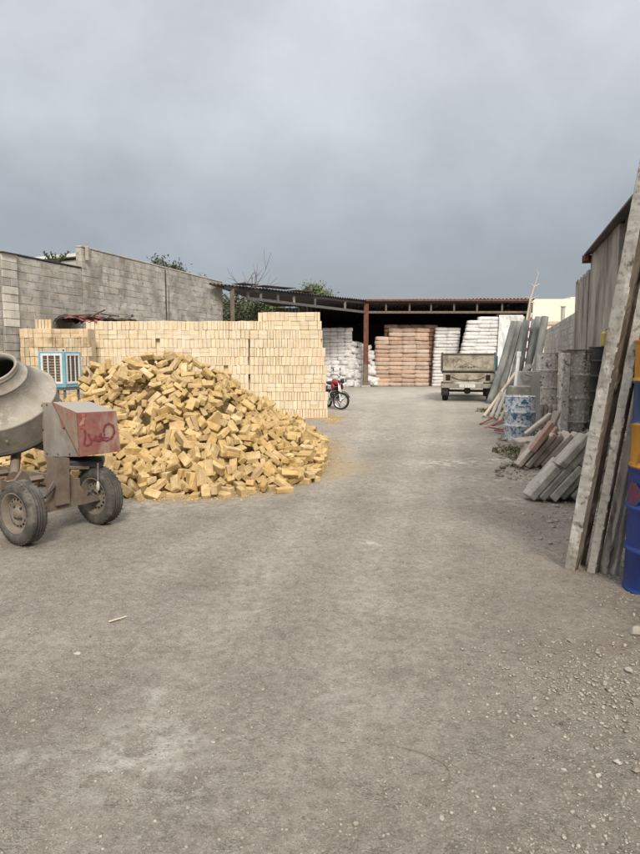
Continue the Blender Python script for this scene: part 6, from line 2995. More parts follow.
for q in (ua * .05 + ub * .05, ua * (sA - .05) + ub * .05, ub * (sB - .05) + ua * .05, ua * (sA - .05) + ub * (sB - .05)): mb.cbox(q + Vector((0, 0, zb / 2)), (.045, .045, zb), .004, rot=Mr)
mb.cbox(ctr + Vector((0, 0, .5)), (sA - .06, .03, .03), .004, rot=Mr); mb.cbox(ctr + Vector((0, 0, .93)), (sA + .02, sB + .02, .05), .004, rot=Mr)
mb.build('stand', M_['steel_grey'], cl)

# ------------------------------------------------------------------ wheels shared by mixer
def wheel(parent, c, axis, r, wdt, mat_t='tyre', mat_r='rim', holes=True, face=1):
    """wheel: tyre part with rim sub-part and bolts; axis points out of the visible face"""
    axis = Vector(axis).normalized()
    Mw = axis.to_track_quat('Z', 'X').to_matrix()
    t_ = MB(); hw = wdt / 2
    rr = r * .62
    prof = [(rr, -hw * .75), (rr + .01, -hw * .92), (r * .80, -hw), (r * .92, -hw * .93), (r * .975, -hw * .74), (r, -hw * .6), (r, -hw * .33), (r - .007, -hw * .32), (r - .007, -hw * .25), (r, -hw * .24), (r, -.004), (r - .007, -.003), (r - .007, .003), (r, .004),
            (r, hw * .24), (r - .007, hw * .25), (r - .007, hw * .32), (r, hw * .33), (r, hw * .6), (r * .975, hw * .74), (r * .92, hw * .93), (r * .80, hw), (rr + .01, hw * .92), (rr, hw * .75)]
    t_.lathe(prof, 40, c, Mw)
    # tread lugs on the shoulders
    for k in range(44):
        a_ = 2 * PI * k / 44
        for sg in (-1, 1):
            q = Mw @ Vector((math.cos(a_) * (r - .001), math.sin(a_) * (r - .001), sg * hw * .66))
            Mb = Mw @ Matrix.Rotation(a_, 3, 'Z')
            t_.box(Vector(c) + q - (Mw @ Vector((math.cos(a_), math.sin(a_), 0))) * .006, (.012, .014, hw * .24), Mb)
    ty = t_.build('tyre', M_[mat_t], parent)
    m_ = MB()
    # dished steel rim, convex hub towards the face
    prof = [(rr + .002, hw * .78), (rr + .012, hw * .86), (rr + .010, hw * .93), (rr - .004, hw * .90), (rr - .012, hw * .60), (rr - .03, hw * .45), (rr * .90 - .012, hw * .34), (rr * .80, hw * .30)]
    m_.lathe(prof, 40, c, Mw)
    # disc with slots: alternate ring segments
    n_ = 16
    r0, r1 = rr * .80, rr * .56
    for k in range(n_):
        a0 = 2 * PI * k / n_
        m_.lathe([(r0, hw * .30), (r1, hw * .48)], 2, c, Mw, a0=a0, a1=a0 + 2 * PI / n_ * (.52 if holes else 1))
    m_.lathe([(r0, hw * .30), (r0 - .012, hw * .34)], 40, c, Mw)
    m_.lathe([(r1 + .012, hw * .45), (r1, hw * .48), (rr * .45, hw * .34), (rr * .30, hw * .34), (rr * .27, hw * .60), (rr * .22, hw * .68), (0.001, hw * .68)], 32, c, Mw)
    # inner barrel seen from behind
    m_.lathe([(rr + .012, -hw * .90), (rr - .006, -hw * .86), (rr - .02, -hw * .3), (rr - .03, hw * .40)], 40, c, Mw)
    m_.build('rim', M_[mat_r], ty)
    m_ = MB(); m_.lathe([(rr * .84, hw * .12), (rr * .3, hw * .16)], 24, c, Mw); m_.build('slot_shade_disc', M_['black'], ty)  # added black disc paints the dark inside the rim slots
    for k in range(4):
        a_ = PI / 4 + k * PI / 2
        q0 = Vector(c) + Mw @ Vector((rr * .37 * math.cos(a_), rr * .37 * math.sin(a_), hw * .34)); q1 = q0 + axis * .012
        m_ = MB(); m_.tube([q0, q1], .011, 6, smooth=False); m_.build('wheel_nut', M_['steel_dark'], ty)
    return ty

# ------------------------------------------------------------------ concrete mixer
g1 = grd(23, 543.5); g2 = grd(100, 523)
mix_o = (g1 + g2) / 2
av = (g2 - g1).normalized(); bv = Vector((-av.y, av.x, 0))
def dented(v_): return v_
MX = empty('concrete_mixer', mix_o, 0, 'towable concrete mixer with a cement crusted tilted drum and worn red motor box', 'concrete mixer')
half = (g2 - g1).length / 2
def L_(v_): return Vector(v_) - mix_o
WR = .285
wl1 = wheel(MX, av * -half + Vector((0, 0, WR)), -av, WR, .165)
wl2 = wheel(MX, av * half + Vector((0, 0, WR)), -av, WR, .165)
def pl_pt(px, py, off=0):
    """point on the vertical plane through the axle, shifted off along bv"""
    d = ray(px, py); o_ = Vector((0, 0, EYE)); nrm = bv; base = mix_o + bv * off
    t_ = (base - o_).dot(nrm) / d.dot(nrm)
    return o_ + d * t_ - mix_o
def plate(mb, pix, off, th_):
    P_ = [pl_pt(x, y, off) for x, y in pix]; Q_ = [q + bv * th_ for q in P_]; n_ = len(P_)
    mb.add(P_ + Q_, [tuple(range(n_)), tuple(range(n_, 2 * n_))[::-1]] + [(i, (i + 1) % n_, n_ + (i + 1) % n_, n_ + i) for i in range(n_)])
mb = MB()       # axle: box beam between the wheels
c0 = pl_pt(48, 507); c1 = pl_pt(99, 497)
mb.hexa([pl_pt(46, 513, -.05), pl_pt(99, 500.5, -.05), pl_pt(99, 500.5, .05), pl_pt(46, 513, .05), pl_pt(46, 503, -.05), pl_pt(99, 494, -.05), pl_pt(99, 494, .05), pl_pt(46, 503, .05)])
mb.build('axle_beam', M_['rust_dusty'], MX)
mb = MB(); mb.tube([av * -half * .98 + Vector((0, 0, WR)), av * half * 1.02 + Vector((0, 0, WR))], .028, 10)
mb.lathe([(.001, -.05), (.05, -.05), (.05, .0), (.001, .0)], 14, av * (half - .05) + Vector((0, 0, WR)), av.to_track_quat('Z', 'X').to_matrix()); mb.build('axle', M_['steel_dark'], MX)
mb = MB()       # mast: channel with two side gussets
plate(mb, [(57, 458), (69.5, 458), (70, 503), (56.5, 506)], -.085, .012)
plate(mb, [(57, 458), (59, 458), (58.5, 506), (56.5, 506)], -.073, .15); plate(mb, [(67.5, 458), (69.5, 458), (70, 503), (68, 503.5)], -.073, .15)
mb.build('mast', M_['rust_dusty'], MX)
for poly in ([(70, 474), (73, 476), (87, 494), (87, 497), (70, 500)], [(56.5, 476), (56.5, 506), (46, 511), (46, 503), (49, 490)]):
    mb = MB(); plate(mb, poly, -.03, .01); mb.build('gusset', M_['rust_dusty'], MX)
mb = MB()       # brace on the left and slot plate
mb.tube([pl_pt(57, 484, -.06), pl_pt(45, 498, -.10)], .012, 6); mb.build('brace', M_['steel_dark'], MX)
# chassis rails running back to the tow end, cross frame under the drum
zr = .44
for s_ in (-.26, .20):
    mb = MB(); P0 = av * s_ + Vector((0, 0, zr)) + bv * .02; P1 = P0 + bv * 1.75
    mb.hexa([P0 - av * .02 - Vector((0, 0, .045)), P0 + av * .02 - Vector((0, 0, .045)), P1 + av * .02 - Vector((0, 0, .045)), P1 - av * .02 - Vector((0, 0, .045)),
             P0 - av * .02 + Vector((0, 0, .045)), P0 + av * .02 + Vector((0, 0, .045)), P1 + av * .02 + Vector((0, 0, .045)), P1 - av * .02 + Vector((0, 0, .045))])
    mb.build('chassis_rail', M_['rust_dusty'], MX)
for d_ in (.55, 1.15, 1.70):
    mb = MB(); P0 = av * -.30 + bv * d_ + Vector((0, 0, zr)); P1 = P0 + av * .56; mb.tube([P0, P1], .035, 4, smooth=False); mb.build('cross_member', M_['rust_dusty'], MX)
mb = MB()       # bracket above the near wheel
P0 = pl_pt(0, 476, .12); mb.prism([(0, 0), (.30, -.02), (.26, .10), (.20, .14), (.10, .03), (.0, .10)], 0, .03, Matrix((av, Vector((0, 0, 1)), bv)).transposed(), pl_pt(2, 490, .10)); mb.build('bracket', M_['rust_dusty'], MX)
mb = MB(); mb.tube([bv * 1.7 + Vector((0, 0, zr)), bv * 2.5 + Vector((0, 0, .40)), bv * 2.6 + Vector((0, 0, .36))], .035, 8); mb.build('tow_bar', M_['rust_dusty'], MX)
mb = MB(); mb.tube([bv * 1.7 + Vector((0, 0, zr)), bv * 1.7 + Vector((0, 0, .0))], .03, 8); mb.box(bv * 1.7 + Vector((0, 0, .01)), (.16, .16, .02)); mb.build('prop_stand', M_['rust_dusty'], MX)

# motor box: grey housing and a wedge shaped red hood
A = L_(at(53, 402, 6.55)); B = L_(at(90.5, 401.5, 6.72)); C = L_(at(116.5, 410.5, 6.18)); D = L_(at(77, 412.5, 6.0)); Fp = L_(at(80, 457, 6.02)); Ep = L_(at(121, 451, 6.20))
K = L_(at(40.5, 402.5, 6.78)); G = L_(at(44, 457, 6.72)); Lq = K + (B - A) * 1.0; H = G + (Ep - Fp)
gap = (D - K).normalized() * .006
def solid(mb, vs, fs): mb.add(vs, fs)
mb = MB(); solid(mb, [A + gap, D, Fp + gap, B + gap, C, Ep + gap], [(0, 1, 2), (3, 5, 4), (1, 4, 5, 2), (0, 3, 4, 1), (0, 2, 5, 3)])
hood = mb.build('hood', M_['mixer_red'], MX, bevel=.006)
mb = MB(); solid(mb, [K, A, Fp, G, Lq, B, Ep, H], [(0, 1, 2, 3), (4, 7, 6, 5), (0, 4, 5, 1), (3, 2, 6, 7), (0, 3, 7, 4), (1, 5, 6, 2)])
hs_ = mb.build('motor_housing', M_['mixer_grey'], MX, bevel=.006)
for u_, v_ in ((.12, .06), (.12, .94), (.5, .05), (.06, .5), (.45, .95), (.78, .95)):      # bolts on the housing side
    q_ = (K + (A - K) * u_ * 1.0) * (1 - v_) + (G + (Fp - G) * u_) * v_
    n__ = (A - K).cross(G - K).normalized(); n__ = n__ if n__.dot(Vector((0, 0, EYE)) - mix_o - K) > 0 else -n__
    m3 = MB(); m3.tube([q_ - n__ * .004, q_ + n__ * .010], .011, 6, smooth=False); m3.build('bolt', M_['rust'], hs_)
# orange grey left cheek of the hood, lip along the seam, latch
nL = (D - A).cross(Fp - A).normalized()
if nL.dot(Vector((0, 0, EYE)) - mix_o - A) < 0: nL = -nL
ctrl = (A + D + Fp) / 3
q = [ctrl + (v_ - ctrl) * .93 + nL * .004 for v_ in (A, D, Fp)]
mb = MB(); mb.add(q + [v_ - nL * .003 for v_ in q], [(0, 1, 2), (5, 4, 3), (0, 3, 4, 1), (1, 4, 5, 2), (2, 5, 3, 0)]); mb.build('cheek_plate', M_['mixer_side'], hood)
mb = MB(); mb.tube([A + nL * .004, Fp + nL * .004], .006, 5); mb.build('seam_lip', M_['rust'], hood)
mb = MB(); mid = A + (Fp - A) * .43 + nL * .012; sd_ = (Fp - A).normalized()
mb.tube([mid - sd_ * .05, mid + sd_ * .05], .011, 6); mb.tube([mid + sd_ * .02, mid + sd_ * .02 + nL * .02 + Vector((.015, 0, -.02))], .007, 5); mb.build('latch', M_['rust'], hood)
# paint marks on the hood front
nF = (C - D).cross(Fp - D).normalized()
if nF.dot(Vector((0, -1, 0))) < 0: nF = -nF
def facept(x, y):
    """zoomed picture coordinates of the front face -> bilinear point"""
    u = (x - 270) / 275; v_ = (y - 125) / 310
    u = (x - (270 + 20 * v_)) / ((545 + 35 * v_) - (270 + 20 * v_)); v_ = (y - (125 - 12 * u)) / ((440 - 45 * u) - (125 - 12 * u))
    return (D + (C - D) * u) * (1 - v_) + (Fp + (Ep - Fp) * u) * v_
def ribbon(mb, pts, wd, lift):
    P_ = [facept(x, y) for x, y in pts]
    fine = []
    for i in range(len(P_) - 1):
        p0 = P_[max(i - 1, 0)]; p1 = P_[i]; p2 = P_[i + 1]; p3 = P_[min(i + 2, len(P_) - 1)]
        for k in range(5):
            t_ = k / 5
            fine.append(.5 * ((2 * p1) + (p2 - p0) * t_ + (2 * p0 - 5 * p1 + 4 * p2 - p3) * t_ * t_ + (3 * p1 - p0 - 3 * p2 + p3) * t_ ** 3))
    fine.append(P_[-1])
    vs = []; n_ = len(fine)
    for i, q_ in enumerate(fine):
        tg = (fine[min(i + 1, n_ - 1)] - fine[max(i - 1, 0)]).normalized(); sd2 = tg.cross(nF).normalized()
        w2 = wd * (.75 + .25 * math.sin(i * 1.3)) * (1 if 0 < i < n_ - 1 else .6)
        vs += [q_ + sd2 * w2 + nF * lift, q_ - sd2 * w2 + nF * lift]
    mb.add(vs, [(2 * i, 2 * i + 1, 2 * i + 3, 2 * i + 2) for i in range(n_ - 1)])
mb = MB()
for k, (pts, wd) in enumerate((([(322, 245), (326, 300), (318, 340), (335, 358), (362, 346), (372, 330)], .012), ([(348, 272), (360, 308), (385, 318), (398, 290), (402, 316), (425, 322), (440, 300)], .013),
                ([(430, 268), (440, 308), (470, 322), (505, 305), (526, 265), (518, 222), (490, 203), (465, 216), (452, 250), (460, 288)], .012), ([(415, 285), (450, 300), (490, 300)], .010))):
    ribbon(mb, pts, wd, .010 + .0006 * k)
mb.build('paint_scrawl', M_['maroon'], hood)
mb = MB(); ribbon(mb, [(318, 128), (312, 160), (305, 200), (300, 240)], .026, .008); mb.build('paint_patch', M_['red_patch'], hood)
mb = MB()       # engine tray and drive parts below the box
c_ = L_(at(82, 462, 6.35)); mb.cbox(c_, (.42, .34, .07), .01, rot=Euler((0, 0, math.atan2(av.y, av.x) - .75))); mb.cbox(c_ + Vector((.10, .0, -.06)), (.16, .2, .07), .01)
mb.cbox(c_ + Vector((.20, -.10, -.03)), (.05, .05, .06), .005); mb.build('motor_tray', M_['black'], MX)
mb = MB(); mb.cbox(L_(at(73, 467, 6.2)), (.30, .12, .03), .004, rot=Euler((0, .06, .4))); mb.build('tray_bracket', M_['rust_dusty'], MX)
tg0 = L_(at(98, 463, 6.15)); tg1 = L_(at(98, 481, 6.15)); mb = MB(); mb.tube([tg0, tg1], .003, 5); mb.lathe([(.001, .0), (.012, -.01), (.018, -.05), (.016, -.08), (.001, -.10)], 10, tg1); mb.build('hanging_weight', M_['conc_post'], MX)
# drum
dc = L_(at(1, 397, 6.90)); dn = Vector((.02, -.59, .845)).normalized(); Md = dn.to_track_quat('Z', 'X').to_matrix(); RD = .56
mb = MB()
prof = [(RD, -.32), (RD + .004, -.30), (RD + .006, -.02), (RD + .012, -.005), (RD + .004, .008), (RD - .01, .012), (.335, .245), (.345, .252), (.335, .262), (.262, .335), (.272, .345), (.268, .362), (.262, .372), (.272, .392), (.262, .402), (.25, .398)]
mb.lathe(prof, 64, dc, Md); mb.lathe([(.25, .398), (.235, .38), (.245, .33), (.32, .24), (RD - .02, .0), (RD - .02, -.30), (.25, -.52)], 48, dc, Md)
nv = []
for v_ in mb.v:       # dents and caked cement
    q = Vector(v_); r_ = (q - dc) - dn * (q - dc).dot(dn); k_ = .010 * noise.noise(q * 3.2) + .004 * noise.noise(q * 9)
    nv.append(q + (r_.normalized() * k_ if r_.length > .2 else Vector()) + dn * .006 * noise.noise(q * 4 + Vector((9, 0, 0))))
mb.v = [tuple(q) for q in nv]
drum = mb.build('drum', M_['mixer'], MX)
mb = MB()
for k in range(9):
    a_ = k * 2 * PI / 9; q0 = dc + Md @ Vector(((RD + .008) * math.cos(a_), (RD + .008) * math.sin(a_), -.16)); ax_ = (Md @ Vector((math.cos(a_), math.sin(a_), 0)))
    m3 = MB(); m3.tube([q0 - ax_ * .01, q0 + ax_ * .012], .016, 6, smooth=False); m3.build('bolt', M_['mixer'], drum)
mb = MB(); mb.lathe([(.24, .36), (.248, .33), (.318, .238), (RD - .03, -.005), (RD - .03, -.28), (.2, -.5), (.001, -.5)], 48, dc, Md); mb.build('drum_lining', M_['mixer_in'], drum)
mb = MB(); mb.lathe([(RD, -.32), (.30, -.50), (.12, -.56), (.10, -.66), (.001, -.66)], 48, dc, Md); mb.build('drum_base', M_['mixer_grey'], drum)
mb = MB()
for k in range(3):
    a_ = k * 2.1 + .4
    q0 = Md @ Vector((.42 * math.cos(a_), .42 * math.sin(a_), -.25)); q1 = Md @ Vector((.30 * math.cos(a_ + .5), .30 * math.sin(a_ + .5), .2)); mb.tube([dc + q0, dc + (q0 + q1) / 2, dc + q1], .03, 6)
mb.build('mixing_blade', M_['mixer_in'], drum)
mb = MB()       # toothed drive ring and yoke
mb.lathe([(RD + .0, -.315), (RD + .022, -.312), (RD + .022, -.345), (RD - .05, -.345)], 64, dc, Md); mb.build('drive_ring', M_['steel_dark'], MX)
mb = MB()
yk = dc + dn * -.62
mb.tube([L_(at(66, 470, 6.3)), yk + Vector((.35, .1, -.12)), yk], .05, 8); mb.tube([yk, bv * .9 + av * .1 + Vector((0, 0, zr))], .05, 8); mb.tube([yk, bv * 1.15 - av * .26 + Vector((0, 0, zr))], .04, 8); mb.build('yoke', M_['rust_dusty'], MX)

# ------------------------------------------------------------------ motorcycle
mo = grd(341.0, 409.5); mo.y += 0
MO = empty('motorcycle', (mo.x, mo.y, 0), 0, 'small red and black motorcycle parked beside the end of the brick stack', 'motorcycle')
fw = Vector((.30, -.954, 0)).normalized(); sdv = Vector((fw.y, -fw.x, 0))     # forward towards the camera; sdv = its right hand
up = Vector((0, 0, 1))
def mp(f_, s_, z_): return fw * f_ + sdv * s_ + up * z_
wr_ = .275
steer = Matrix.Rotation(R(52), 3, 'Z')       # bars turned
def spoked(c, axis, name):
    axis = axis.normalized(); Mw = axis.to_track_quat('Z', 'X').to_matrix()
    t_ = MB(); t_.lathe([(wr_ - .055, -.025), (wr_ - .02, -.04), (wr_, -.015), (wr_, .015), (wr_ - .02, .04), (wr_ - .055, .025), (wr_ - .055, -.025)], 32, c, Mw)
    ty = t_.build('wheel', M_['tyre_black'], MO)
    m_ = MB(); m_.lathe([(wr_ - .055, -.022), (wr_ - .075, -.012), (wr_ - .075, .012), (wr_ - .055, .022)], 32, c, Mw); m_.build('rim', M_['chrome'], ty)
    m_ = MB()
    for k in range(5):
        a_ = 2 * PI * k / 5 + .3; m_.tube([Vector(c), Vector(c) + Mw @ Vector(((wr_ - .07) * math.cos(a_), (wr_ - .07) * math.sin(a_), 0))], .014, 5)
    m_.lathe([(.001, -.06), (.045, -.06), (.045, .06), (.001, .06)], 14, c, Mw); m_.build('spokes', M_['chrome'], ty)
fc = mp(0, 0, wr_)
ax_f = steer @ sdv
spoked(fc, ax_f, 'front'); spoked(mp(-1.22, 0, wr_), sdv, 'rear')
hd = mp(-.20, 0, .80)
fdir = steer @ fw
mb = MB()
for s_ in (-.075, .075): mb.tube([fc + ax_f * s_, hd + (steer @ sdv) * s_ + up * .02], .016, 8)
mb.build('fork', M_['chrome'], MO)
mb = MB()
for k in range(9):
    a_ = R(20 + k * 17); q = fc + fdir * (math.cos(a_) * (wr_ + .03)) + up * (math.sin(a_) * (wr_ + .03)); 
    a2 = R(20 + (k + 1) * 17); q2 = fc + fdir * (math.cos(a2) * (wr_ + .03)) + up * (math.sin(a2) * (wr_ + .03))
    mb.add([q - ax_f * .05, q + ax_f * .05, q2 + ax_f * .05, q2 - ax_f * .05], [(0, 1, 2, 3)])
o = mb.build('front_mudguard', M_['black'], MO); m_ = o.modifiers.new('t', 'SOLIDIFY'); m_.thickness = .006
hb = hd + up * .20
mb = MB(); sx_ = steer @ sdv; mb.tube([hb + sx_ * -.36 + up * .10 - fdir * .12, hb + sx_ * -.16 + up * .09, hb + up * .0, hb + sx_ * .16 + up * .09, hb + sx_ * .36 + up * .10 - fdir * .12], .012, 8); mb.build('handlebar', M_['black'], MO)
for s_ in (-1, 1):
    mb = MB(); e_ = hb + sx_ * (.30 * s_) + up * .10 - fdir * .08; mb.tube([e_, e_ + up * .12 + sx_ * .03 * s_], .005, 5); mb.lathe([(.001, -.008), (.045, -.008), (.05, .0), (.001, .004)], 14, e_ + up * .16 + sx_ * .03 * s_, (-fdir).to_track_quat('Z', 'X').to_matrix()); mb.build('mirror', M_['black'], MO)
mb = MB(); mb.lathe([(.001, .07), (.05, .065), (.075, .04), (.08, 0), (.06, -.06), (.001, -.09)], 20, hd + fdir * .12 + up * .10, fdir.to_track_quat('Z', 'X').to_matrix()); hl = mb.build('headlight', M_['black'], MO)
mb = MB(); mb.lathe([(.066, .046), (.04, .072), (.001, .080)], 20, hd + fdir * .12 + up * .10, fdir.to_track_quat('Z', 'X').to_matrix()); mb.build('lens', M_['glass'], hl)
Mm = Matrix((fw, sdv, up)).transposed()
def ell(mb, c, rx, ry, rz, n_=14, m2=10):
    vs = []; fs = []
    for j in range(m2 + 1):
        ph = PI * j / m2
        for k in range(n_):
            a_ = 2 * PI * k / n_; vs.append(Vector(c) + Mm @ Vector((rx * math.sin(ph) * math.cos(a_), ry * math.sin(ph) * math.sin(a_), rz * math.cos(ph))))
    for j in range(m2):
        for k in range(n_): fs.append((j * n_ + k, j * n_ + (k + 1) % n_, (j + 1) * n_ + (k + 1) % n_, (j + 1) * n_ + k))
    mb.add(vs, fs, True)
mb = MB(); ell(mb, mp(-.50, 0, .82), .27, .145, .125); mb.build('fuel_tank', M_['moto_red'], MO)
for s_ in (-1, 1):
    mb = MB(); ell(mb, mp(-.38, .15 * s_, .70), .12, .05, .10); mb.build('side_fairing', M_['moto_red'], MO)
mb = MB(); ell(mb, mp(-1.0, 0, .80), .36, .13, .065); mb.build('seat', M_['black'], MO)
mb = MB(); mb.tube([hd + up * .1, mp(-.35, 0, .55), mp(-.45, 0, .28), mp(-.95, 0, .28), mp(-1.22, 0, wr_)], .02, 8); mb.tube([hd + up * .08, mp(-.8, 0, .72), mp(-1.45, 0, .82)], .02, 8)
for s_ in (-.1, .1): mb.tube([mp(-1.22, s_, wr_), mp(-1.12, s_, .72)], .02, 8)
mb.build('frame', M_['black'], MO)
mb = MB(); mb.cbox(mp(-.62, 0, .38), (.34, .26, .26), .03, rot=Mm); mb.cbox(mp(-.50, 0, .58), (.16, .16, .2), .02, rot=Mm @ Matrix.Rotation(-.3, 3, 'Y'))
for k in range(5): mb.cbox(mp(-.50, 0, .50 + k * .035), (.20, .20, .008), .002, rot=Mm)
mb.build('engine', M_['steel_dark'], MO)
mb = MB(); mb.tube([mp(-.35, .1, .5), mp(-.30, .13, .35), mp(-.6, .15, .24), mp(-1.5, .17, .34)], [.02, .02, .03, .035], 8); mb.build('exhaust', M_['chrome'], MO)
mb = MB(); 
pts = [mp(-.30, .0, .30), mp(-.30, -.26, .34), mp(-.32, -.30, .46), mp(-.34, -.22, .56), mp(-.36, 0, .58)]; mb.tube(pts, .011, 6); mb.tube([q + sdv * 0 for q in (mp(-.30, 0, .30), mp(-.30, .26, .34), mp(-.32, .30, .46), mp(-.34, .22, .56), mp(-.36, 0, .58))], .011, 6); mb.build('crash_bar', M_['chrome'], MO)
mb = MB()
for k in range(7):
    a_ = R(20 + k * 20); a2 = R(40 + k * 20); q = mp(-1.22, 0, wr_) + fw * (-math.cos(a_) * (wr_ + .04)) + up * (math.sin(a_) * (wr_ + .04)); q2 = mp(-1.22, 0, wr_) + fw * (-math.cos(a2) * (wr_ + .04)) + up * (math.sin(a2) * (wr_ + .04))
    mb.add([q - sdv * .06, q + sdv * .06, q2 + sdv * .06, q2 - sdv * .06], [(0, 1, 2, 3)])
o = mb.build('rear_mudguard', M_['black'], MO); m_ = o.modifiers.new('t', 'SOLIDIFY'); m_.thickness = .006
mb = MB(); mb.tube([mp(-.75, -.08, .3), mp(-.75, -.26, .0)], .012, 6); mb.build('side_stand', M_['steel_dark'], MO)

# ------------------------------------------------------------------ open fronted shed
SY = 35.3
pPost = Vector((at(365.5, 387, SY).x, SY, 0))
pR = Vector((at(530, 310, SY).x, SY, 0))
pLft = Vector((at(224, 300, 27.0).x, 27.0, 0))
ZR = at(365, 302.5, SY).z           # eave
sh = empty('storage_shed', pPost, 0, 'open fronted dark storage shed with steel truss eaves and a rusty centre post', 'shed')
BY = 47.0
bL = Vector((-2.6, 37.4, 0)); bR = Vector((pR.x + 1.6, BY, 0))
mb = MB()
def rp(p_, z_): return Vector((p_.x, p_.y, z_))
# corrugated roof: two slabs built as strips with a wave
def roof(mb, a0, a1, b0, b1, za0, za1, zb, n_, amp=.035, th_=.02):
    vs = []
    for i in range(n_ + 1):
        t_ = i / n_; w_ = amp * math.sin(i * PI) + (amp if i % 2 else -amp)
        sag = .03 * noise.noise(Vector((t_ * 8, 3, 1)))
        p0 = a0.lerp(a1, t_); p1 = b0.lerp(b1, t_); z0 = za0 + (za1 - za0) * t_
        vs += [rp(p0, z0 + w_ + sag), rp(p1, zb + w_), rp(p0, z0 + w_ - th_ + sag), rp(p1, zb + w_ - th_)]
    fs = []
    for i in range(n_):
        a_ = i * 4; b_ = a_ + 4
        fs += [(a_, b_, b_ + 1, a_ + 1), (a_ + 2, a_ + 3, b_ + 3, b_ + 2), (a_, a_ + 2, b_ + 2, b_), (a_ + 1, b_ + 1, b_ + 3, a_ + 3)]
    mb.add(vs, fs)
fo = Vector((0, -.25, 0))
roof(mb, pPost + fo, pR + Vector((.15, -.25, 0)), Vector((pPost.x, BY, 0)), bR, ZR + .12, ZR + .20, ZR - .55, 90)
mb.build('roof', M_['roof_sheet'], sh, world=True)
mb = MB()
roof(mb, pLft + Vector((-.5, -.75, 0)), pPost + fo, bL, Vector((pPost.x, 37.5, 0)), ZR + .02, ZR + .12, ZR - .02, 110)
mb.build('roof', M_['roof_sheet'], sh, world=True)
mb = MB()
roof(mb, Vector((-1.2, 37.3, 0)), Vector((pPost.x, 37.3, 0)), Vector((-1.2, BY, 0)), Vector((pPost.x, BY, 0)), ZR + .0, ZR + .0, ZR - .55, 30)
mb.build('roof', M_['roof_sheet'], sh, world=True)
# loose sheets curling up along the edge
for i in range(5):
    t_ = .12 + i * .1 + random.uniform(-.03, .03); q = pLft.lerp(pPost, t_)
    mb = MB(); mb.cbox((q.x + .1, q.y - .1, ZR + .14 + .02 * (i % 3)), (1.0, .7, .018), .004, rot=Euler((random.uniform(-.02, .03), random.uniform(-.03, .03), .85)))
    mb.build('roof_patch', M_['roof_sheet'], sh, world=True)
mb = MB(); mb.box((pPost.x + (pR.x - pPost.x) * .5, SY - .27, ZR + .10), (pR.x - pPost.x + .1, .03, .10)); mb.build('eave_strip', M_['rust'], sh, world=True)
def beam(name, p0, p1, wd, h_, mat, zoff=0):
    mb = MB(); d_ = (p1 - p0); d_.z = 0; s_ = Vector((-d_.y, d_.x, 0)).normalized() * wd / 2; u_ = Vector((0, 0, h_ / 2))
    mb.hexa([p0 - s_ - u_, p1 - s_ - u_, p1 + s_ - u_, p0 + s_ - u_, p0 - s_ + u_, p1 - s_ + u_, p1 + s_ + u_, p0 + s_ + u_])
    return mb.build(name, M_[mat], sh, world=True)
zb_ = at(400, 312.3, SY).z
beam('bottom_chord', rp(pPost, zb_), rp(pR, zb_), .10, .12, 'rust_dusty')
beam('top_chord', rp(pPost, ZR - .02), rp(pR, ZR + .04), .10, .10, 'steel_dark')
for px in (386, 409.5, 431, 454, 477, 502):
    q = at(px, 306, SY); mb = MB(); mb.box((q.x, SY, (zb_ + ZR) / 2 + .01), (.09, .07, ZR - zb_ - .12)); mb.build('strut', M_['rust_dusty'], sh, world=True)
def onleft(px):       # point of the left eave seen at column px
    d = ray(px, 300); a_, b_ = pLft, pPost
    # solve (a + t(b-a)) x/y = d.x/d.y
    k = d.x / d.y; t_ = (k * a_.y - a_.x) / ((b_.x - a_.x) - k * (b_.y - a_.y)); return t_, a_.lerp(b_, t_)
t0_, q0 = onleft(247)
beam('bottom_chord', rp(q0, ZR - .42), rp(pPost, zb_), .10, .12, 'steel_grey')
beam('top_chord', rp(pLft, ZR - .08), rp(pPost, ZR - .02), .10, .12, 'steel_dark')
for px in (248, 261, 278, 294, 315, 345):
    t_, q = onleft(px); zz = (ZR - .42) + (zb_ - ZR + .42) * max(0, (t_ - t0_) / (1 - t0_))
    mb = MB(); mb.box((q.x, q.y, (zz + ZR - .1) / 2), (.11, .08, ZR - .08 - zz)); mb.build('strut', M_['wood_pale' if px == 294 else 'steel_grey'], sh, world=True)
mb = MB(); mb.cbox((pPost.x, SY, ZR / 2 + .62), (.26, .24, ZR - 1.2), .01); post = mb.build('post', M_['rust'], sh, world=True)
mb = MB(); mb.cbox((pPost.x, SY, .62), (.27, .25, 1.26), .01); mb.build('painted_foot', M_['rust_dusty'], sh, world=True)
mb = MB(); mb.cbox((pPost.x, SY, .05), (.5, .5, .12), .02); mb.build('base_plate', M_['mortar'], sh, world=True)
_, ql = onleft(232.5)
mb = MB(); mb.cbox((ql.x, ql.y, (ZR - .1) / 2), (.17, .17, ZR - .1), .01); mb.build('post', M_['rust_dusty'], sh, world=True)
mb = MB(); mb.tube([(pR.x - .25, SY, 0), (pR.x - .08, SY, ZR * .6), (pR.x - .02, SY, ZR)], .11, 8); mb.build('post', M_['wood'], sh, world=True)
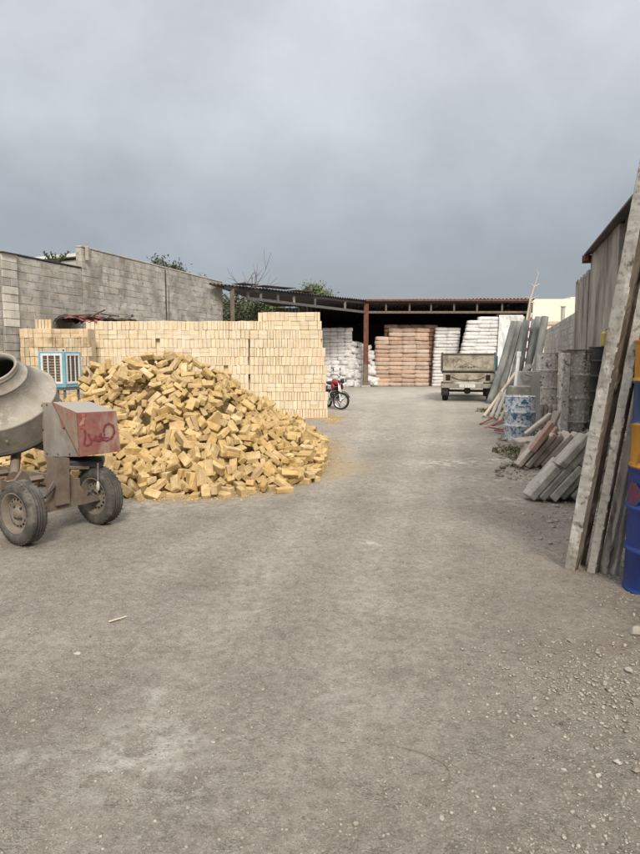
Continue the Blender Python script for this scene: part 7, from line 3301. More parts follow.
# walls
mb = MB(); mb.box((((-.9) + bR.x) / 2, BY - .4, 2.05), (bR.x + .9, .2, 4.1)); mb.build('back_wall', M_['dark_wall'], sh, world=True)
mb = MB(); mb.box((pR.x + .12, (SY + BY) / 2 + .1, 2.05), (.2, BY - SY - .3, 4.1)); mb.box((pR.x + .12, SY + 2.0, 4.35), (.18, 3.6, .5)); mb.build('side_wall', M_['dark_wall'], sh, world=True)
mb = MB()
xL = at(277, 310, 42.5).x
for k in range(9): mb.cbox((-2.45 + k * .19, 37.2 + (.03 if k % 2 else 0), 2.22), (.18, .03, 4.44), .005)
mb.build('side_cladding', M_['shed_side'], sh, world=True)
mb = MB(); mb.box((-.85, 41.9, 2.05), (.1, 9.3, 4.1)); mb.build('side_wall', M_['shed_side'], sh, world=True)
for k in range(3):
    mb = MB(); mb.box((pPost.x + k * 3.9, (SY + BY) / 2, ZR - .38), (.09, BY - SY - .6, .12), Euler((-math.atan(.55 / 11.7), 0, 0))); mb.build('rafter', M_['steel_dark'], sh, world=True)
# low dark wall between block wall and shed
mb = MB(); p0 = at(222, 300, 28.2); mb.cbox((0, 0, 1.55), (2.2, .2, 3.1), .01); lw = mb.build('boundary_wall', M_['block_dark'], loc=(p0.x + 1.0, 30.2, 0)); tag(lw, 'low dark block wall under the left end of the shed roof', 'wall')

# ------------------------------------------------------------------ bags
def bag_mesh(mat, w_, d_, h_, seed, crumple=.02):
    rs = random.Random(seed); nx_, ny_, nz_ = 8, 6, 4
    b = bmesh.new(); bmesh.ops.create_cube(b, size=2)
    bmesh.ops.subdivide_edges(b, edges=b.edges[:], cuts=3, use_grid_fill=True)
    off = Vector((rs.uniform(0, 60),) * 3)
    for v_ in b.verts:
        x, y, z = v_.co
        e = 1 - .10 * (abs(x) ** 4 + abs(y) ** 4) * .5
        zz = z * (1 - .20 * max(abs(x), abs(y)) ** 8)
        n_ = noise.noise(Vector((x * 1.4, y * 1.4, z * .8)) + off); n2_ = noise.noise(Vector((x * 4, y * 4, z * 3)) + off)
        v_.co = Vector((x * w_ / 2 * (1 - .05 * abs(y) ** 4 - .04 * abs(z)) + crumple * n2_ * .5, y * d_ / 2 * (1 - .05 * abs(x) ** 4 - .04 * abs(z)) + crumple * n_ * .6, zz * h_ / 2 + crumple * n_ * .5 + crumple * .4 * n2_))
    me_ = bpy.data.meshes.new('bag'); b.to_mesh(me_); b.free(); me_.materials.append(M_[mat])
    me_.polygons.foreach_set('use_smooth', [True] * len(me_.polygons)); return me_
BAGW = [bag_mesh('bag_white', .45, .66, .235, k) for k in range(4)]
BAGP = [bag_mesh('bag_paper', .83, .50, .25, k + 9) for k in range(4)]
BAGPD = [bag_mesh('bag_paper_dark', .80, .50, .238, k + 19) for k in range(2)]
BAGS = [bag_mesh('bag_white', .78, .5, .20, k + 29, .014) for k in range(4)]
BAGB = [bag_mesh('bag_white', .80, .55, .222, k + 39, .016) for k in range(4)]
ORD = ['first', 'second', 'third', 'fourth', 'fifth', 'sixth', 'seventh', 'eighth', 'ninth', 'tenth', 'eleventh', 'twelfth']
def bags(meshes, x0, Y0, ncol, cw, nlay, lh, label, group, nm_='bag', jit=.02, leanx=0, depth=.5, back=1, rz=0, seed=0, cat='bag', shrink=None):
    rs = random.Random(seed)
    for c_ in range(ncol):
        nl = nlay(c_) if callable(nlay) else nlay
        for l_ in range(nl):
            for bk in range(back + 1):
                if bk and l_ < nl - 4 and c_ not in (0, ncol - 1): continue
                x = x0 + (c_ + .5) * cw + leanx * (l_ * lh) * (1 - (shrink or 0) * c_ / max(1, ncol - 1))
                p_ = (x + rs.uniform(-jit, jit), Y0 + depth / 2 + bk * (depth + .02) + rs.uniform(-jit, jit) * 1.5, lh * (l_ + .5) + rs.uniform(-.006, .006))
                r_ = (rs.uniform(-.03, .03), rs.uniform(-.045, .045), rz + rs.uniform(-.09, .09))
                o = link(nm_, rs.choice(meshes), p_, r_)
                cn = 'left column' if ncol == 2 and c_ == 0 else 'right column' if ncol == 2 else 'leftmost column' if c_ == 0 else 'rightmost column' if c_ == ncol - 1 else ORD[c_] + ' column from left'
                ln = 'topmost' if l_ == nl - 1 else 'lowest' if l_ == 0 else (ORD[nl - 1 - l_] + ' from the top' if nl - 1 - l_ < nl / 2 else ORD[l_] + ' from the ground')
                tag(o, '%s, %s, %s' % (label, ln, cn), cat, group)
x0 = at(322.5, 360, 36.4).x
bags(BAGW, x0, 36.4, 4, .415, lambda c: 16, .205, 'white sack of the neat left stack', 'white sacks of the left stack', depth=.66, back=0, seed=1, cat='sack', nm_='sack')
# tumbled white sacks between the stack and the centre post
rs = random.Random(77)
xa, xb = at(344, 360, 36.9).x, at(374.5, 360, 36.9).x
for l_ in range(12):
    for c_ in range(5):
        x = xa + (xb - xa) * (c_ + .5) / 5 + rs.uniform(-.1, .1)
        ztop = 2.45 - .45 * max(0, (c_ - 1) / 3)
        z_ = .1 + l_ * .2
        if z_ > ztop: continue
        o = link('sack', rs.choice(BAGW), (x, 36.0 + .06 * l_ + rs.uniform(-.12, .12) + .25, z_ + rs.uniform(-.03, .03)), (rs.uniform(-.4, .4), rs.uniform(-.35, .35), rs.uniform(-.8, .8)), None, (1.05, 1, 1.1))
        tag(o, 'white sack lying askew in the slumped heap behind the rusty post', 'sack', 'white sacks of the slumped heap')
for l_ in range(7):
    for c_ in range(4):
        o = link('sack', rs.choice(BAGW), (x0 + .25 + .42 * c_ + rs.uniform(-.08, .08), 35.85 + .06 * l_ + rs.uniform(-.08, .08), .11 + l_ * .2), (rs.uniform(-.3, .3), rs.uniform(-.3, .3), rs.uniform(-.7, .7)), None, (1.05, 1, 1.1))
        tag(o, 'white sack thrown down in front of the foot of the left sack stack', 'sack', 'white sacks thrown before the left stack')
# brown paper cement bags
YB = 36.2
x0 = at(376, 360, YB).x; cw = (at(428.5, 360, YB).x - x0) / 4
nlb = lambda c: 12 if c == 0 else 14
bags(BAGP, x0, YB, 4, cw, nlb, .232, 'brown cement bag of the front row', 'brown cement bags of the front row', nm_='cement_bag', cat='cement bag', back=0, jit=.03, seed=4)
bags(BAGPD, x0 + cw * .75, YB + .56, 4, cw * 1.0, 15, .232, 'darker brown cement bag behind', 'brown cement bags of the back row', nm_='cement_bag', cat='cement bag', back=0, jit=.03, seed=5)
# white column of thin bags
x0 = at(433.5, 360, 36.2).x; cw = (at(456, 360, 36.2).x - x0) / 2
bags(BAGS, x0, 36.2, 2, cw, 18, .182, 'thin white bag left of the truck', 'white bags of the narrow pile', cat='bag', jit=.02, leanx=.05, seed=6, back=0)
# big white stack behind the truck
x0 = at(455, 360, 34.9).x; cw = .72
bags(BAGB, x0, 34.9, 5, cw, lambda c: (18, 19, 19, 19, 19)[c], .2, 'white bag of the big stack', 'white bags of the big stack behind the truck', jit=.02, leanx=.20, seed=8, back=0, shrink=.9)
# plastic sheet draped over the right of that stack
xa, xb = at(499, 330, 34.7).x, at(523, 330, 34.7).x
V_ = []; F_ = []; nn1, nn2 = 46, 60
for j in range(nn2 + 1):
    v_ = j / nn2
    for i in range(nn1 + 1):
        u = i / nn1
        z_ = 3.86 * (1 - v_) + .02
        lean_ = -.9 * v_ * v_ * (1 - .3 * u)
        x = xa + (xb - xa) * u + (0 if u > .05 else 0) + lean_ * .3 + .25 * v_ * u
        y = 34.78 - .55 * v_ ** 2 + .14 * noise.noise(Vector((u * 3, v_ * 4, 2))) + .07 * math.sin(u * 22 + 3 * noise.noise(Vector((u * 3, v_ * 4, 7)))) * (.4 + v_) + .05 * noise.noise(Vector((u * 14, v_ * 12, 2)))
        V_.append((x, y, z_))
for j in range(nn2):
    for i in range(nn1): a_ = j * (nn1 + 1) + i; F_.append((a_, a_ + 1, a_ + nn1 + 2, a_ + nn1 + 1))
b0 = len(V_)
for i in range(nn1 + 1):
    u = i / nn1; V_.append((xa + (xb - xa) * u, 35.6, 3.90 + .03 * math.sin(u * 20)))
for i in range(nn1): F_.append((i, b0 + i, b0 + i + 1, i + 1))
me_ = bpy.data.meshes.new('plastic_sheet'); me_.from_pydata(V_, [], F_); me_.materials.append(M_['sheet_white']); me_.polygons.foreach_set('use_smooth', [True] * len(F_))
tag(link('plastic_sheet', me_), 'white plastic sheet draped over the right part of the big bag stack', 'plastic sheet')
p = at(487, 400, 34.0)

# ------------------------------------------------------------------ truck
TY = 23.6
tx = at(467.3, 400, TY).x
TR = empty('truck', (tx, TY, 0), R(-12), 'dusty tan drop side truck seen from behind with dark square lamp holes and mudguards', 'truck')
W2 = .965
zt0, zt1 = 1.13, 1.75
mb = MB(); mb.cbox((0, 0, (zt0 + zt1) / 2), (W2 * 2 - .10, .035, zt1 - zt0), .008); tg_ = mb.build('tailgate', M_['truck_tan'], TR)
mb = MB(); mb.cbox((0, -.01, zt1 + .0), (W2 * 2 - .06, .07, .06), .01); mb.cbox((0, -.015, zt0 + .01), (W2 * 2 - .06, .05, .045), .01); mb.build('rail', M_['truck_dark'], tg_)
mb = MB()       # pressed X and frame
for a_, b_ in (((-.50, zt0 + .10), (.50, zt1 - .08)), ((-.50, zt1 - .08), (.50, zt0 + .10))):
    mb.tube([(a_[0], -.018, a_[1]), (b_[0], -.018, b_[1])], .014, 6)
for x in (-.52, .52): mb.tube([(x, -.018, zt0 + .05), (x, -.018, zt1 - .04)], .014, 6)
mb.tube([(-.52, -.018, zt0 + .08), (.52, -.018, zt0 + .08)], .012, 6)
for x in (-.90, .90): mb.cbox((x, -.02, (zt0 + zt1) / 2), (.06, .02, zt1 - zt0 - .06), .005)
mb.build('pressed_ribs', M_['truck_tan'], tg_)
mb = MB()       # row of worn lettering and rust blots
rs = random.Random(3); x = -.50
while x < .46:
    w_ = rs.uniform(.04, .10); mb.cbox((x + w_ / 2, -.0195, zt0 + .155 + rs.uniform(-.012, .012)), (w_, .004, rs.uniform(.025, .06)), .002); x += w_ + rs.uniform(.01, .035)
mb.build('worn_lettering', M_['truck_dark'], tg_)
for s_ in (-1, 1):
    mb = MB(); mb.cbox((s_ * (W2 - .02), 1.55, (zt0 + zt1) / 2), (.035, 3.1, zt1 - zt0), .008)
    for k in range(5): mb.cbox((s_ * (W2 + .01), .1 + k * .72, (zt0 + zt1) / 2), (.03, .07, zt1 - zt0), .005)
    mb.build('side_board', M_['truck_tan' if s_ < 0 else 'truck_teal'], TR)
    mb = MB(); mb.cbox((s_ * (W2 - .03), -.005, (zt0 + zt1) / 2 + .02), (.07, .07, zt1 - zt0 + .10), .01); mb.build('corner_post', M_['truck_dark' if s_ < 0 else 'truck_teal'], TR)
mb = MB(); mb.cbox((W2 + .05, .0, 1.42), (.06, .10, .55), .02); mb.cbox((W2 + .06, .02, 1.10), (.05, .1, .16), .01); mb.build('teal_latch', M_['truck_teal'], TR)
mb = MB(); mb.cbox((0, 1.58, zt0 - .05), (W2 * 2 - .04, 3.05, .09), .01); mb.build('bed_floor', M_['truck_dark'], TR)
mb = MB(); mb.cbox((0, 3.14, 1.40), (W2 * 2 - .1, .04, .62), .008); mb.build('headboard', M_['truck_tan'], TR)
# rear apron with lamp holes: built round the openings
ap = MB(); za, zb2 = .72, 1.07
for x0_, x1_, z0_, z1_ in ((-.90, -.80, za, zb2), (-.63, .63, za, zb2), (.80, .90, za, zb2), (-.80, -.63, za, .78), (-.80, -.63, 1.0, zb2), (.63, .80, za, .78), (.63, .80, 1.0, zb2)):
    ap.box(((x0_ + x1_) / 2, .03, (z0_ + z1_) / 2), (x1_ - x0_, .03, z1_ - z0_))
apo = ap.build('rear_apron', M_['truck_tan'], TR)
mb = MB()
crv = [(-.60 + 1.2 * k / 14, .80 + .14 * (abs(2 * k / 14 - 1)) ** 3) for k in range(15)]
mb.tube([(x, .012, z) for x, z in crv], .018, 6); mb.build('crease', M_['truck_dark'], apo)
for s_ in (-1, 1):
    mb = MB(); mb.cbox((s_ * .715, .06, .89), (.168, .03, .215), .004); mb.cbox((s_ * .715, .04, .84), (.12, .02, .06), .004); mb.build('lamp_recess', M_['lamp_hole_dark'], TR)  # near black inserts paint the shade inside the lamp holes
mb = MB(); pts = [(-.95, .05, .60), (-.93, -.09, .60), (-.5, -.12, .60), (.5, -.12, .60), (.93, -.09, .60), (.95, .05, .60)]
for i in range(5):
    a_, b_ = Vector(pts[i]), Vector(pts[i + 1]); d_ = b_ - a_; mb.cbox((a_ + b_) / 2, (d_.length + .02, .05, .17), .015, rot=Euler((0, 0, math.atan2(d_.y, d_.x))))
mb.build('bumper', M_['bumper'], TR)
mb = MB(); mb.cbox((-.02, -.155, .60), (.56, .012, .12), .004); pt = mb.build('number_plate', M_['plate'], TR)
mb = MB(); x = -.25
for w_, h_ in ((.03, .07), (.035, .05), (.05, .07), (.028, .06), (.03, .07), (.03, .05), (.012, .09), (.03, .04), (.03, .045)):
    mb.box((x + w_ / 2, -.1625, .60), (w_ * .35, .003, h_)); mb.box((x + w_ * .6, -.1625, .60 + h_ * .35), (w_ * .8, .003, .012)); x += w_ + .022
mb.build('plate_characters', M_['black'], pt)
mb = MB()
for s_ in (-.38, .38): mb.cbox((s_, 2.3, .86), (.08, 4.5, .16), .01)
for y_ in (.25, 1.6, 3.0): mb.cbox((0, y_, .86), (.76, .08, .12), .01)
mb.build('chassis', M_['truck_dark'], TR)
def tw(y_, s_):
    mb = MB(); mb.lathe([(.20, -.11), (.33, -.115), (.37, -.09), (.375, 0), (.37, .09), (.33, .115), (.20, .11)], 28, (s_, y_, .375), Vector((1, 0, 0)).to_track_quat('Z', 'X').to_matrix()); ty = mb.build('wheel', M_['tyre_black'], TR)
    mb = MB(); mb.lathe([(.20, -.11), (.18, -.02), (.08, .02), (.08, .08), (.001, .08)], 20, (s_, y_, .375), Vector((1 if s_ > 0 else -1, 0, 0)).to_track_quat('Z', 'X').to_matrix()); mb.build('rim', M_['rim'], ty)
for y_ in (.85, 3.9):
    for s_ in (-.82, .82): tw(y_, s_)
for s_ in (-1, 1):
    mb = MB(); mb.cbox((s_ * .83, .36, .48), (.27, .012, .52), .003); mb.build('mud_flap', M_['black'], TR)
mb = MB(); mb.tube([(-.8, .85, .375), (.8, .85, .375)], .05, 10); mb.lathe([(.001, -.13), (.1, -.1), (.15, 0), (.1, .1), (.001, .13)], 14, (0, .85, .375)); mb.build('rear_axle', M_['truck_dark'], TR)
mb = MB(); mb.prism([(3.25, .72), (5.0, .72), (5.0, 1.15), (4.35, 1.22), (4.05, 1.70), (3.3, 1.72), (3.25, 1.5)], -.86, .86, Matrix(((0, 0, 1), (1, 0, 0), (0, 1, 0)))); cb_ = mb.build('cab', M_['truck_tan'], TR, bevel=.03)
mb = MB(); mb.cbox((0, 3.245, 1.5), (1.2, .02, .28), .01); mb.build('rear_window', M_['steel_dark'], cb_)
for s_ in (-1, 1):
    mb = MB(); mb.cbox((s_ * .862, 3.75, 1.45), (.01, .6, .3), .004); mb.build('side_window', M_['steel_dark'], cb_)

# ------------------------------------------------------------------ right boundary: walls and buildings
PHI_R = math.atan2(.963, .2696)
dR = Vector((math.cos(PHI_R), math.sin(PHI_R), 0)); nR = Vector((-dR.y, dR.x, 0))
def onright(Y): return Vector((2.2 + .28 * Y, Y, 0))
w0 = onright(19.9)
RB = wall_of_blocks('block_wall', w0, PHI_R, 14.0, 3.0, .8, 'low grey block wall stepping back between the pipes and the render building', side=-1, cat='block wall')
w1 = onright(16.9)
b2 = empty('outbuilding', w1, PHI_R, 'narrow weathered building with a broken brick top beyond the dark roofed one', 'outbuilding')
Lb = (onright(19.8) - w1).length
mb = MB(); mb.box((Lb / 2, -1.5, 1.9), (Lb, 3.0, 3.8)); mb.build('wall', M_['render_wall'], b2)
mb = MB(); mb.cbox((.8 * Lb, .02, 1.5), (.12, .06, 3.0), .01); mb.build('pilaster', M_['render_wall'], b2)
for k in range(int(Lb / .23)):
    me_ = block_mesh('coping_brick', 'rust' if k > int(Lb / .23) - 3 else 'block', .22, .10, .16)
    link('coping_brick', me_, (.12 + k * .23, -.08, 3.85 + random.uniform(-.02, .02)), (0, random.uniform(-.1, .1), random.uniform(-.1, .1)), b2)
w2 = onright(2.5)
b1 = empty('render_building', w2, PHI_R, 'tall dark building of stained grey render with an overhanging thin dark roof', 'building')
L1 = (onright(16.6) - w2).length
xs_ = [0, 5.9, 9.3, 10.15, 10.55, L1]
for k in range(len(xs_) - 1):
    a_, b_ = xs_[k], xs_[k + 1]; dark = k in (2, 3)  # two recessed panels take the darker render
    pr = (-.10 if k == 3 else -.03 if k == 2 else random.uniform(0, .02))
    mb = MB(); mb.cbox(((a_ + b_) / 2, -.12 + pr, 2.1), (b_ - a_ - .008, .24, 4.2), .006); mb.build('wall_panel', M_['render_dark' if dark else 'render_wall'], b1)
mb = MB(); mb.cbox((-.06, -2.1, 2.15), (.12, 4.2, 4.3), .006); mb.build('end_wall', M_['render_wall'], b1)
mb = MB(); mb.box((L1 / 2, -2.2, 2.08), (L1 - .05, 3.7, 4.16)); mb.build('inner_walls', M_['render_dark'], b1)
mb = MB(); mb.hexa([(-.3, .16, 4.21), (L1 + .12, .16, 4.21), (L1 + .12, -4.2, 4.9), (-.3, -4.2, 4.9), (-.3, .16, 4.25), (L1 + .12, .16, 4.25), (L1 + .12, -4.2, 4.94), (-.3, -4.2, 4.94)]); mb.build('roof', M_['roof_sheet'], b1)
mb = MB(); mb.cbox((L1 + .06, -.6, 4.12), (.05, 1.6, .20), .005); mb.cbox((L1 + .0, .12, 4.14), (.30, .10, .16), .008); mb.build('fascia', M_['rust'], b1)
# cream building beyond
pc_ = at(533, 300, 62)
ch = empty('cream_building', (pc_.x - 3, 62, 0), 0, 'sunlit cream building with a beige cornice beyond the yard at right', 'building')
ztop = at(550, 299, 62).z; zc_ = at(550, 325, 62).z
mb = MB(); mb.box((8, 4, ztop / 2), (16, 8, ztop)); mb.build('wall', M_['cream_wall'], ch)
mb = MB(); mb.box((10.3, 4.2, ztop + .05), (7.2, 7.9, .32)); mb.build('parapet', M_['cream_wall'], ch)
mb = MB(); mb.cbox((8, -.08, zc_ + .18), (16.2, .2, .34), .02); mb.build('cornice', M_['cream_band'], ch)
for k in range(4):
    mb = MB(); mb.cbox((1.8 + k * 4, -.02, 2.0), (1.3, .08, 1.4), .02); wn_ = mb.build('window', M_['steel_dark'], ch)
    mb = MB(); mb.cbox((1.8 + k * 4, -.06, 1.25), (1.5, .16, .08), .01); mb.build('sill', M_['cream_band'], wn_)
pq = at(562.5, 322, 27.5); mb = MB(); mb.tube([(0, 0, -.3), (0, 0, .62)], .085, 12); mb.tube([(0, 0, .62), (0, 0, .66)], .11, 12); tag(mb.build('vent_pipe', M_['panel_grey'], loc=pq), 'short grey vent pipe standing up behind the stepped block wall', 'vent pipe')
mb = MB(); mb.cbox((0, 0, 1.3), (.4, .4, 2.6), .01); 
# bare branch / pole at the shed corner
br = MB(); b_ = at(524, 345, 34.6); q = [at(524, 345, 34.6), at(526.5, 320, 34.6), at(530, 300, 34.6), at(534, 287, 34.6), at(538, 275, 34.6)]
br.tube([v_ - b_ for v_ in [Vector((b_.x - .1, 34.6, 0))] + q], [.07, .06, .055, .045, .03, .012], 6)
for a_, c_ in ((q[2], at(536, 306, 34.6)), (q[2], at(525, 296, 34.6)), (q[3], at(529, 283, 34.6)), (q[3], at(541, 283, 34.6)), (q[2], at(538, 296, 34.6)), (q[4], at(536, 270, 34.6))): br.tube([a_ - b_, (a_ + c_) / 2 - b_ + Vector((.03, 0, .03)), c_ - b_], [.03, .02, .008], 5)
tag(br.build('dead_branch', M_['wood_pale'], loc=b_), 'pale bare branch leaning up past the right corner of the shed roof', 'branch')

# ------------------------------------------------------------------ leaning grey pipes
def trough(pb, pt_, wd, label, bow=.10, face=(-.5, -.86), mat='pipe_grey', seed=0):
    d_ = pt_ - pb; n_ = 12; base = Vector((pb.x, pb.y, 0))
    sd2 = d_.cross(Vector((face[0], face[1], 0))).normalized(); nn = sd2.cross(d_).normalized()
    if nn.dot(Vector((face[0], face[1], 0))) < 0: nn = -nn
    vs = []; m2 = 9
    for i in range(n_ + 1):
        t_ = i / n_; c_ = pb + d_ * t_ + Vector((.25, .9, -.1)).normalized() * 0 - nn * (-bow * math.sin(PI * t_)) * -1
        for k in range(m2):
            a_ = PI * k / (m2 - 1)
            vs.append(c_ - base + sd2 * (math.cos(a_) * wd / 2) + nn * (math.sin(a_) * wd * .42))
    fs = [(i * m2 + k, i * m2 + k + 1, (i + 1) * m2 + k + 1, (i + 1) * m2 + k) for i in range(n_) for k in range(m2 - 1)]
    me_ = bpy.data.meshes.new('half_round_pipe'); me_.from_pydata(vs, [], fs); me_.materials.append(M_[mat]); me_.polygons.foreach_set('use_smooth', [True] * len(fs))
    o = link('half_round_pipe', me_, base); m_ = o.modifiers.new('thick', 'SOLIDIFY'); m_.thickness = .018
    return tag(o, label, 'pipe', None)
PL = [((489, 404, 22.6), (514, 322, 23.4), .21, 'leftmost dark half round pipe of the leaning row, nearest the truck'),
      ((497, 401, 22.9), (519, 322, 23.7), .21, 'second dark half round pipe of the leaning row from the truck'),
      ((506, 400, 22.6), (526, 321, 23.5), .19, 'third leaning half round pipe, left of the red striped rod'),
      ((511, 400, 22.9), (533, 320, 23.8), .19, 'leaning half round pipe just right of the red striped rod'),
      ((520, 401, 22.3), (538.5, 317.5, 23.2), .22, 'tall grey half round pipe second from the right end of the row'),
      ((529, 404, 21.8), (545, 317, 22.6), .22, 'rightmost tall grey half round pipe beside the block wall')]
for k, (b_, t_, wd, lb) in enumerate(PL):
    pb = at(*b_); pb.z = .02; trough(pb, at(*t_), wd, lb, bow=.16 if k < 2 else .05)
pb = at(519, 400, 22.0); pb.z = 0; ptp = at(531.5, 313, 23.0)
mb = MB(); d_ = ptp - pb
mb.tube([Vector(), d_], .018, 8); rod = mb.build('striped_rod', M_['pvc'], loc=pb)
tag(rod, 'thin red and white rod leaning among the grey pipes', 'rod')
for k in range(9):
    mb = MB(); mb.tube([d_ * (k / 9 + .02), d_ * (k / 9 + .06)], .021, 8); mb.build('red_band', M_['scrap_red'], rod)
pb = at(514.8, 392, 17.2); ptp = at(518.5, 356, 17.4); base = Vector((pb.x - .02, pb.y, .0)); mb = MB(); mb.tube([Vector((-.12, 0, .0)), pb - base, ptp - base], .05, 12); pv = mb.build('plastic_pipe', M_['pvc'], loc=base)
tag(pv, 'white plastic pipe standing with its capped end up', 'pipe')
mb = MB(); mb.tube([ptp - base - Vector((0, 0, .02)), ptp - base + Vector((.01, 0, .12))], .066, 12); mb.build('cap', M_['pvc'], pv)
for k, (b_, t_, r_, mt, lb) in enumerate((((484, 411, 17.5), (516, 372, 18.6), .045, 'wood_pale', 'longest pale pole slanting up to the white plastic pipe'), ((491, 409, 17.2), (502, 392, 17.4), .05, 'conc_post', 'short pale concrete rod left of the blue speckled drum'),
                                         ((496, 410, 16.8), (505, 394, 17.0), .05, 'panel_grey', 'short pale rod leaning closest to the blue speckled drum'), ((500, 411, 16.2), (510, 400, 16.4), .045, 'wood_pale', 'stubby pale stick right behind the blue speckled drum'))):
    pb = at(*b_); pb.z = .03; ptp = at(*t_); mb = MB(); mb.tube([Vector(), ptp - pb], r_, 8); tag(mb.build('pole', M_[mt], loc=pb), lb, 'pole')
# pale board with a coil of cable behind the drum
pb = at(527, 392, 15.2); mb = MB(); mb.cbox((0, 0, .66), (.52, .05, 1.32), .01, rot=Euler((-.05, 0, 0))); bd_ = mb.build('board', M_['panel_grey'], loc=(pb.x + .04, 15.2, 0)); tag(bd_, 'pale grey board standing behind the blue speckled drum', 'board')
mb = MB()
cc = at(530, 371.5, 15.0)
for k in range(4):
    r_ = .10 + .015 * k; mb.tube([Vector((r_ * math.cos(a_ * PI / 8), .03 * k - .04 + .02 * math.sin(a_), r_ * .9 * math.sin(a_ * PI / 8) + .01 * k)) for a_ in range(17)], .011, 6)
tag(mb.build('cable_coil', M_['panel_grey'], loc=cc), 'coil of pale cable hung over the top of the grey board', 'cable coil')
pb = at(517, 392, 14.3); mb = MB(); mb.cbox((0, 0, .505), (.42, .3, 1.01), .012, jit=.004); tag(mb.build('concrete_block', M_['kerb'], loc=(pb.x + .06, 14.3, 0)), 'tall grey concrete block stretched down to the ground directly behind the blue speckled drum', 'concrete block')  # small box in the image extended to the ground as an added stand

# ------------------------------------------------------------------ drums
def oil_drum(loc, mat, label, cat='drum', group=None, ribs=(.30, .60), r=.29, h=.88, rz=0, lidmat=None, n=40, dent=.004, bung=True, rot=None):
    D_ = empty('oil_drum', loc, rz, label, cat, group, rot)
    prof = [(.001, .018), (r - .02, .018), (r - .014, 0), (r + .004, 0), (r + .005, .014), (r - .003, .022)]
    z0 = .03
    for rb in list(ribs) + [h - .02]:
        prof += [(r - .003, z0 + .01), (r - .003, rb - .025)]
        if rb != h - .02: prof += [(r + .010, rb - .010), (r + .012, rb), (r + .010, rb + .010), (r - .003, rb + .025)]
        z0 = rb + .02
    prof += [(r - .003, h - .02), (r + .005, h - .012), (r + .005, h), (r - .012, h), (r - .016, h - .02)]
    mb = MB(); mb.lathe(prof, n)
    sd3 = (loc[0] * 3.3 + loc[1]) % 50
    nv = []
    for v_ in mb.v:
        q = Vector(v_); dd = dent * (noise.noise(q * 4 + Vector((sd3, 0, 0))) + .8 * noise.noise(q * 1.7 + Vector((sd3, 5, 0)))); rr = max(1e-4, math.hypot(q.x, q.y)); nv.append((q.x * (1 + dd / max(rr, .1)), q.y * (1 + dd / max(rr, .1)), q.z))
    mb.v = nv
    mb.build('body', M_[mat], D_)
    mb = MB(); mb.lathe([(r - .016, h - .018), (r - .03, h - .022), (.001, h - .022)], n); ld = mb.build('lid', M_[lidmat or mat], D_)
    if bung:
        mb = MB(); mb.lathe([(.028, 0), (.028, .012), (.001, .014)], 12, (r * .62, 0, h - .022)); mb.build('bung', M_['steel_dark'], ld)
    return D_
def gat(px, Y): return at(px, 400, Y).x
x = gat(546.5, 16.2)
mid = (.44,)
oil_drum((x, 16.2, 0), 'drum_pale', 'pale paint spattered drum at the bottom of the far pair by the block wall', ribs=mid, r=.285)
oil_drum((x + .01, 16.2, .88), 'drum_pale', 'pale paint spattered drum on top of the far pair by the block wall', ribs=mid, r=.285)
x = gat(573.5, 12.2)
oil_drum((x, 12.2, 0), 'drum_grey', 'dirty grey drum at the bottom of the nearer pair beside the black drums', ribs=mid)
oil_drum((x - .01, 12.21, .88), 'drum_grey', 'dirty grey drum on top of the nearer pair beside the black drums', ribs=mid)
mb = MB(); mb.cbox((0, 0, .012), (.5, .3, .024), .004, jit=.004); o = mb.build('wood_board', M_['wood'], loc=(x - .08, 12.05, 1.765)); o.rotation_euler = (0, 0, .2); tag(o, 'small weathered board lying on the topmost dirty grey drum', 'board')
pst = gat(562, 12.9)
mb = MB(); mb.cbox((0, 0, .86), (.15, .14, 1.72), .01, jit=.003); tag(mb.build('concrete_post', M_['drum_pale'], loc=(gat(561.5, 12.0), 12.05 - .16, 0)), 'pale upright strip against the left side of the dirty grey drums', 'post')  # square upright in drum colours, standing in for a pale strip
x = gat(602, 12.8)
for k in range(2):
    oil_drum((x, 12.8, .09 + .88 * k), 'drum_black', ('black white-flecked drum at the bottom, half hidden behind the leaning posts', 'black white-flecked drum on top of the other black one behind the leaning posts')[k])
mb = MB(); mb.cbox((0, 0, .045), (.62, .62, .088), .01); tag(mb.build('concrete_slab', M_['kerb'], loc=(x, 12.8, 0)), 'concrete slab added as support under the pair of black drums', 'slab')  # added support, lifts the drums to their top edge in the image
jc = empty('jerrycan', (gat(604, 12.75) , 12.75, 1.84), .3, 'yellow plastic jerrycan on top of the black drums', 'jerrycan')
mb = MB(); mb.cbox((0, 0, .15), (.22, .15, .30), .03); mb.build('body', M_['yellow'], jc); mb = MB(); mb.tube([(-.07, 0, .29), (-.05, 0, .35), (.05, 0, .35), (.07, 0, .29)], .014, 6); mb.build('handle', M_['yellow'], jc)
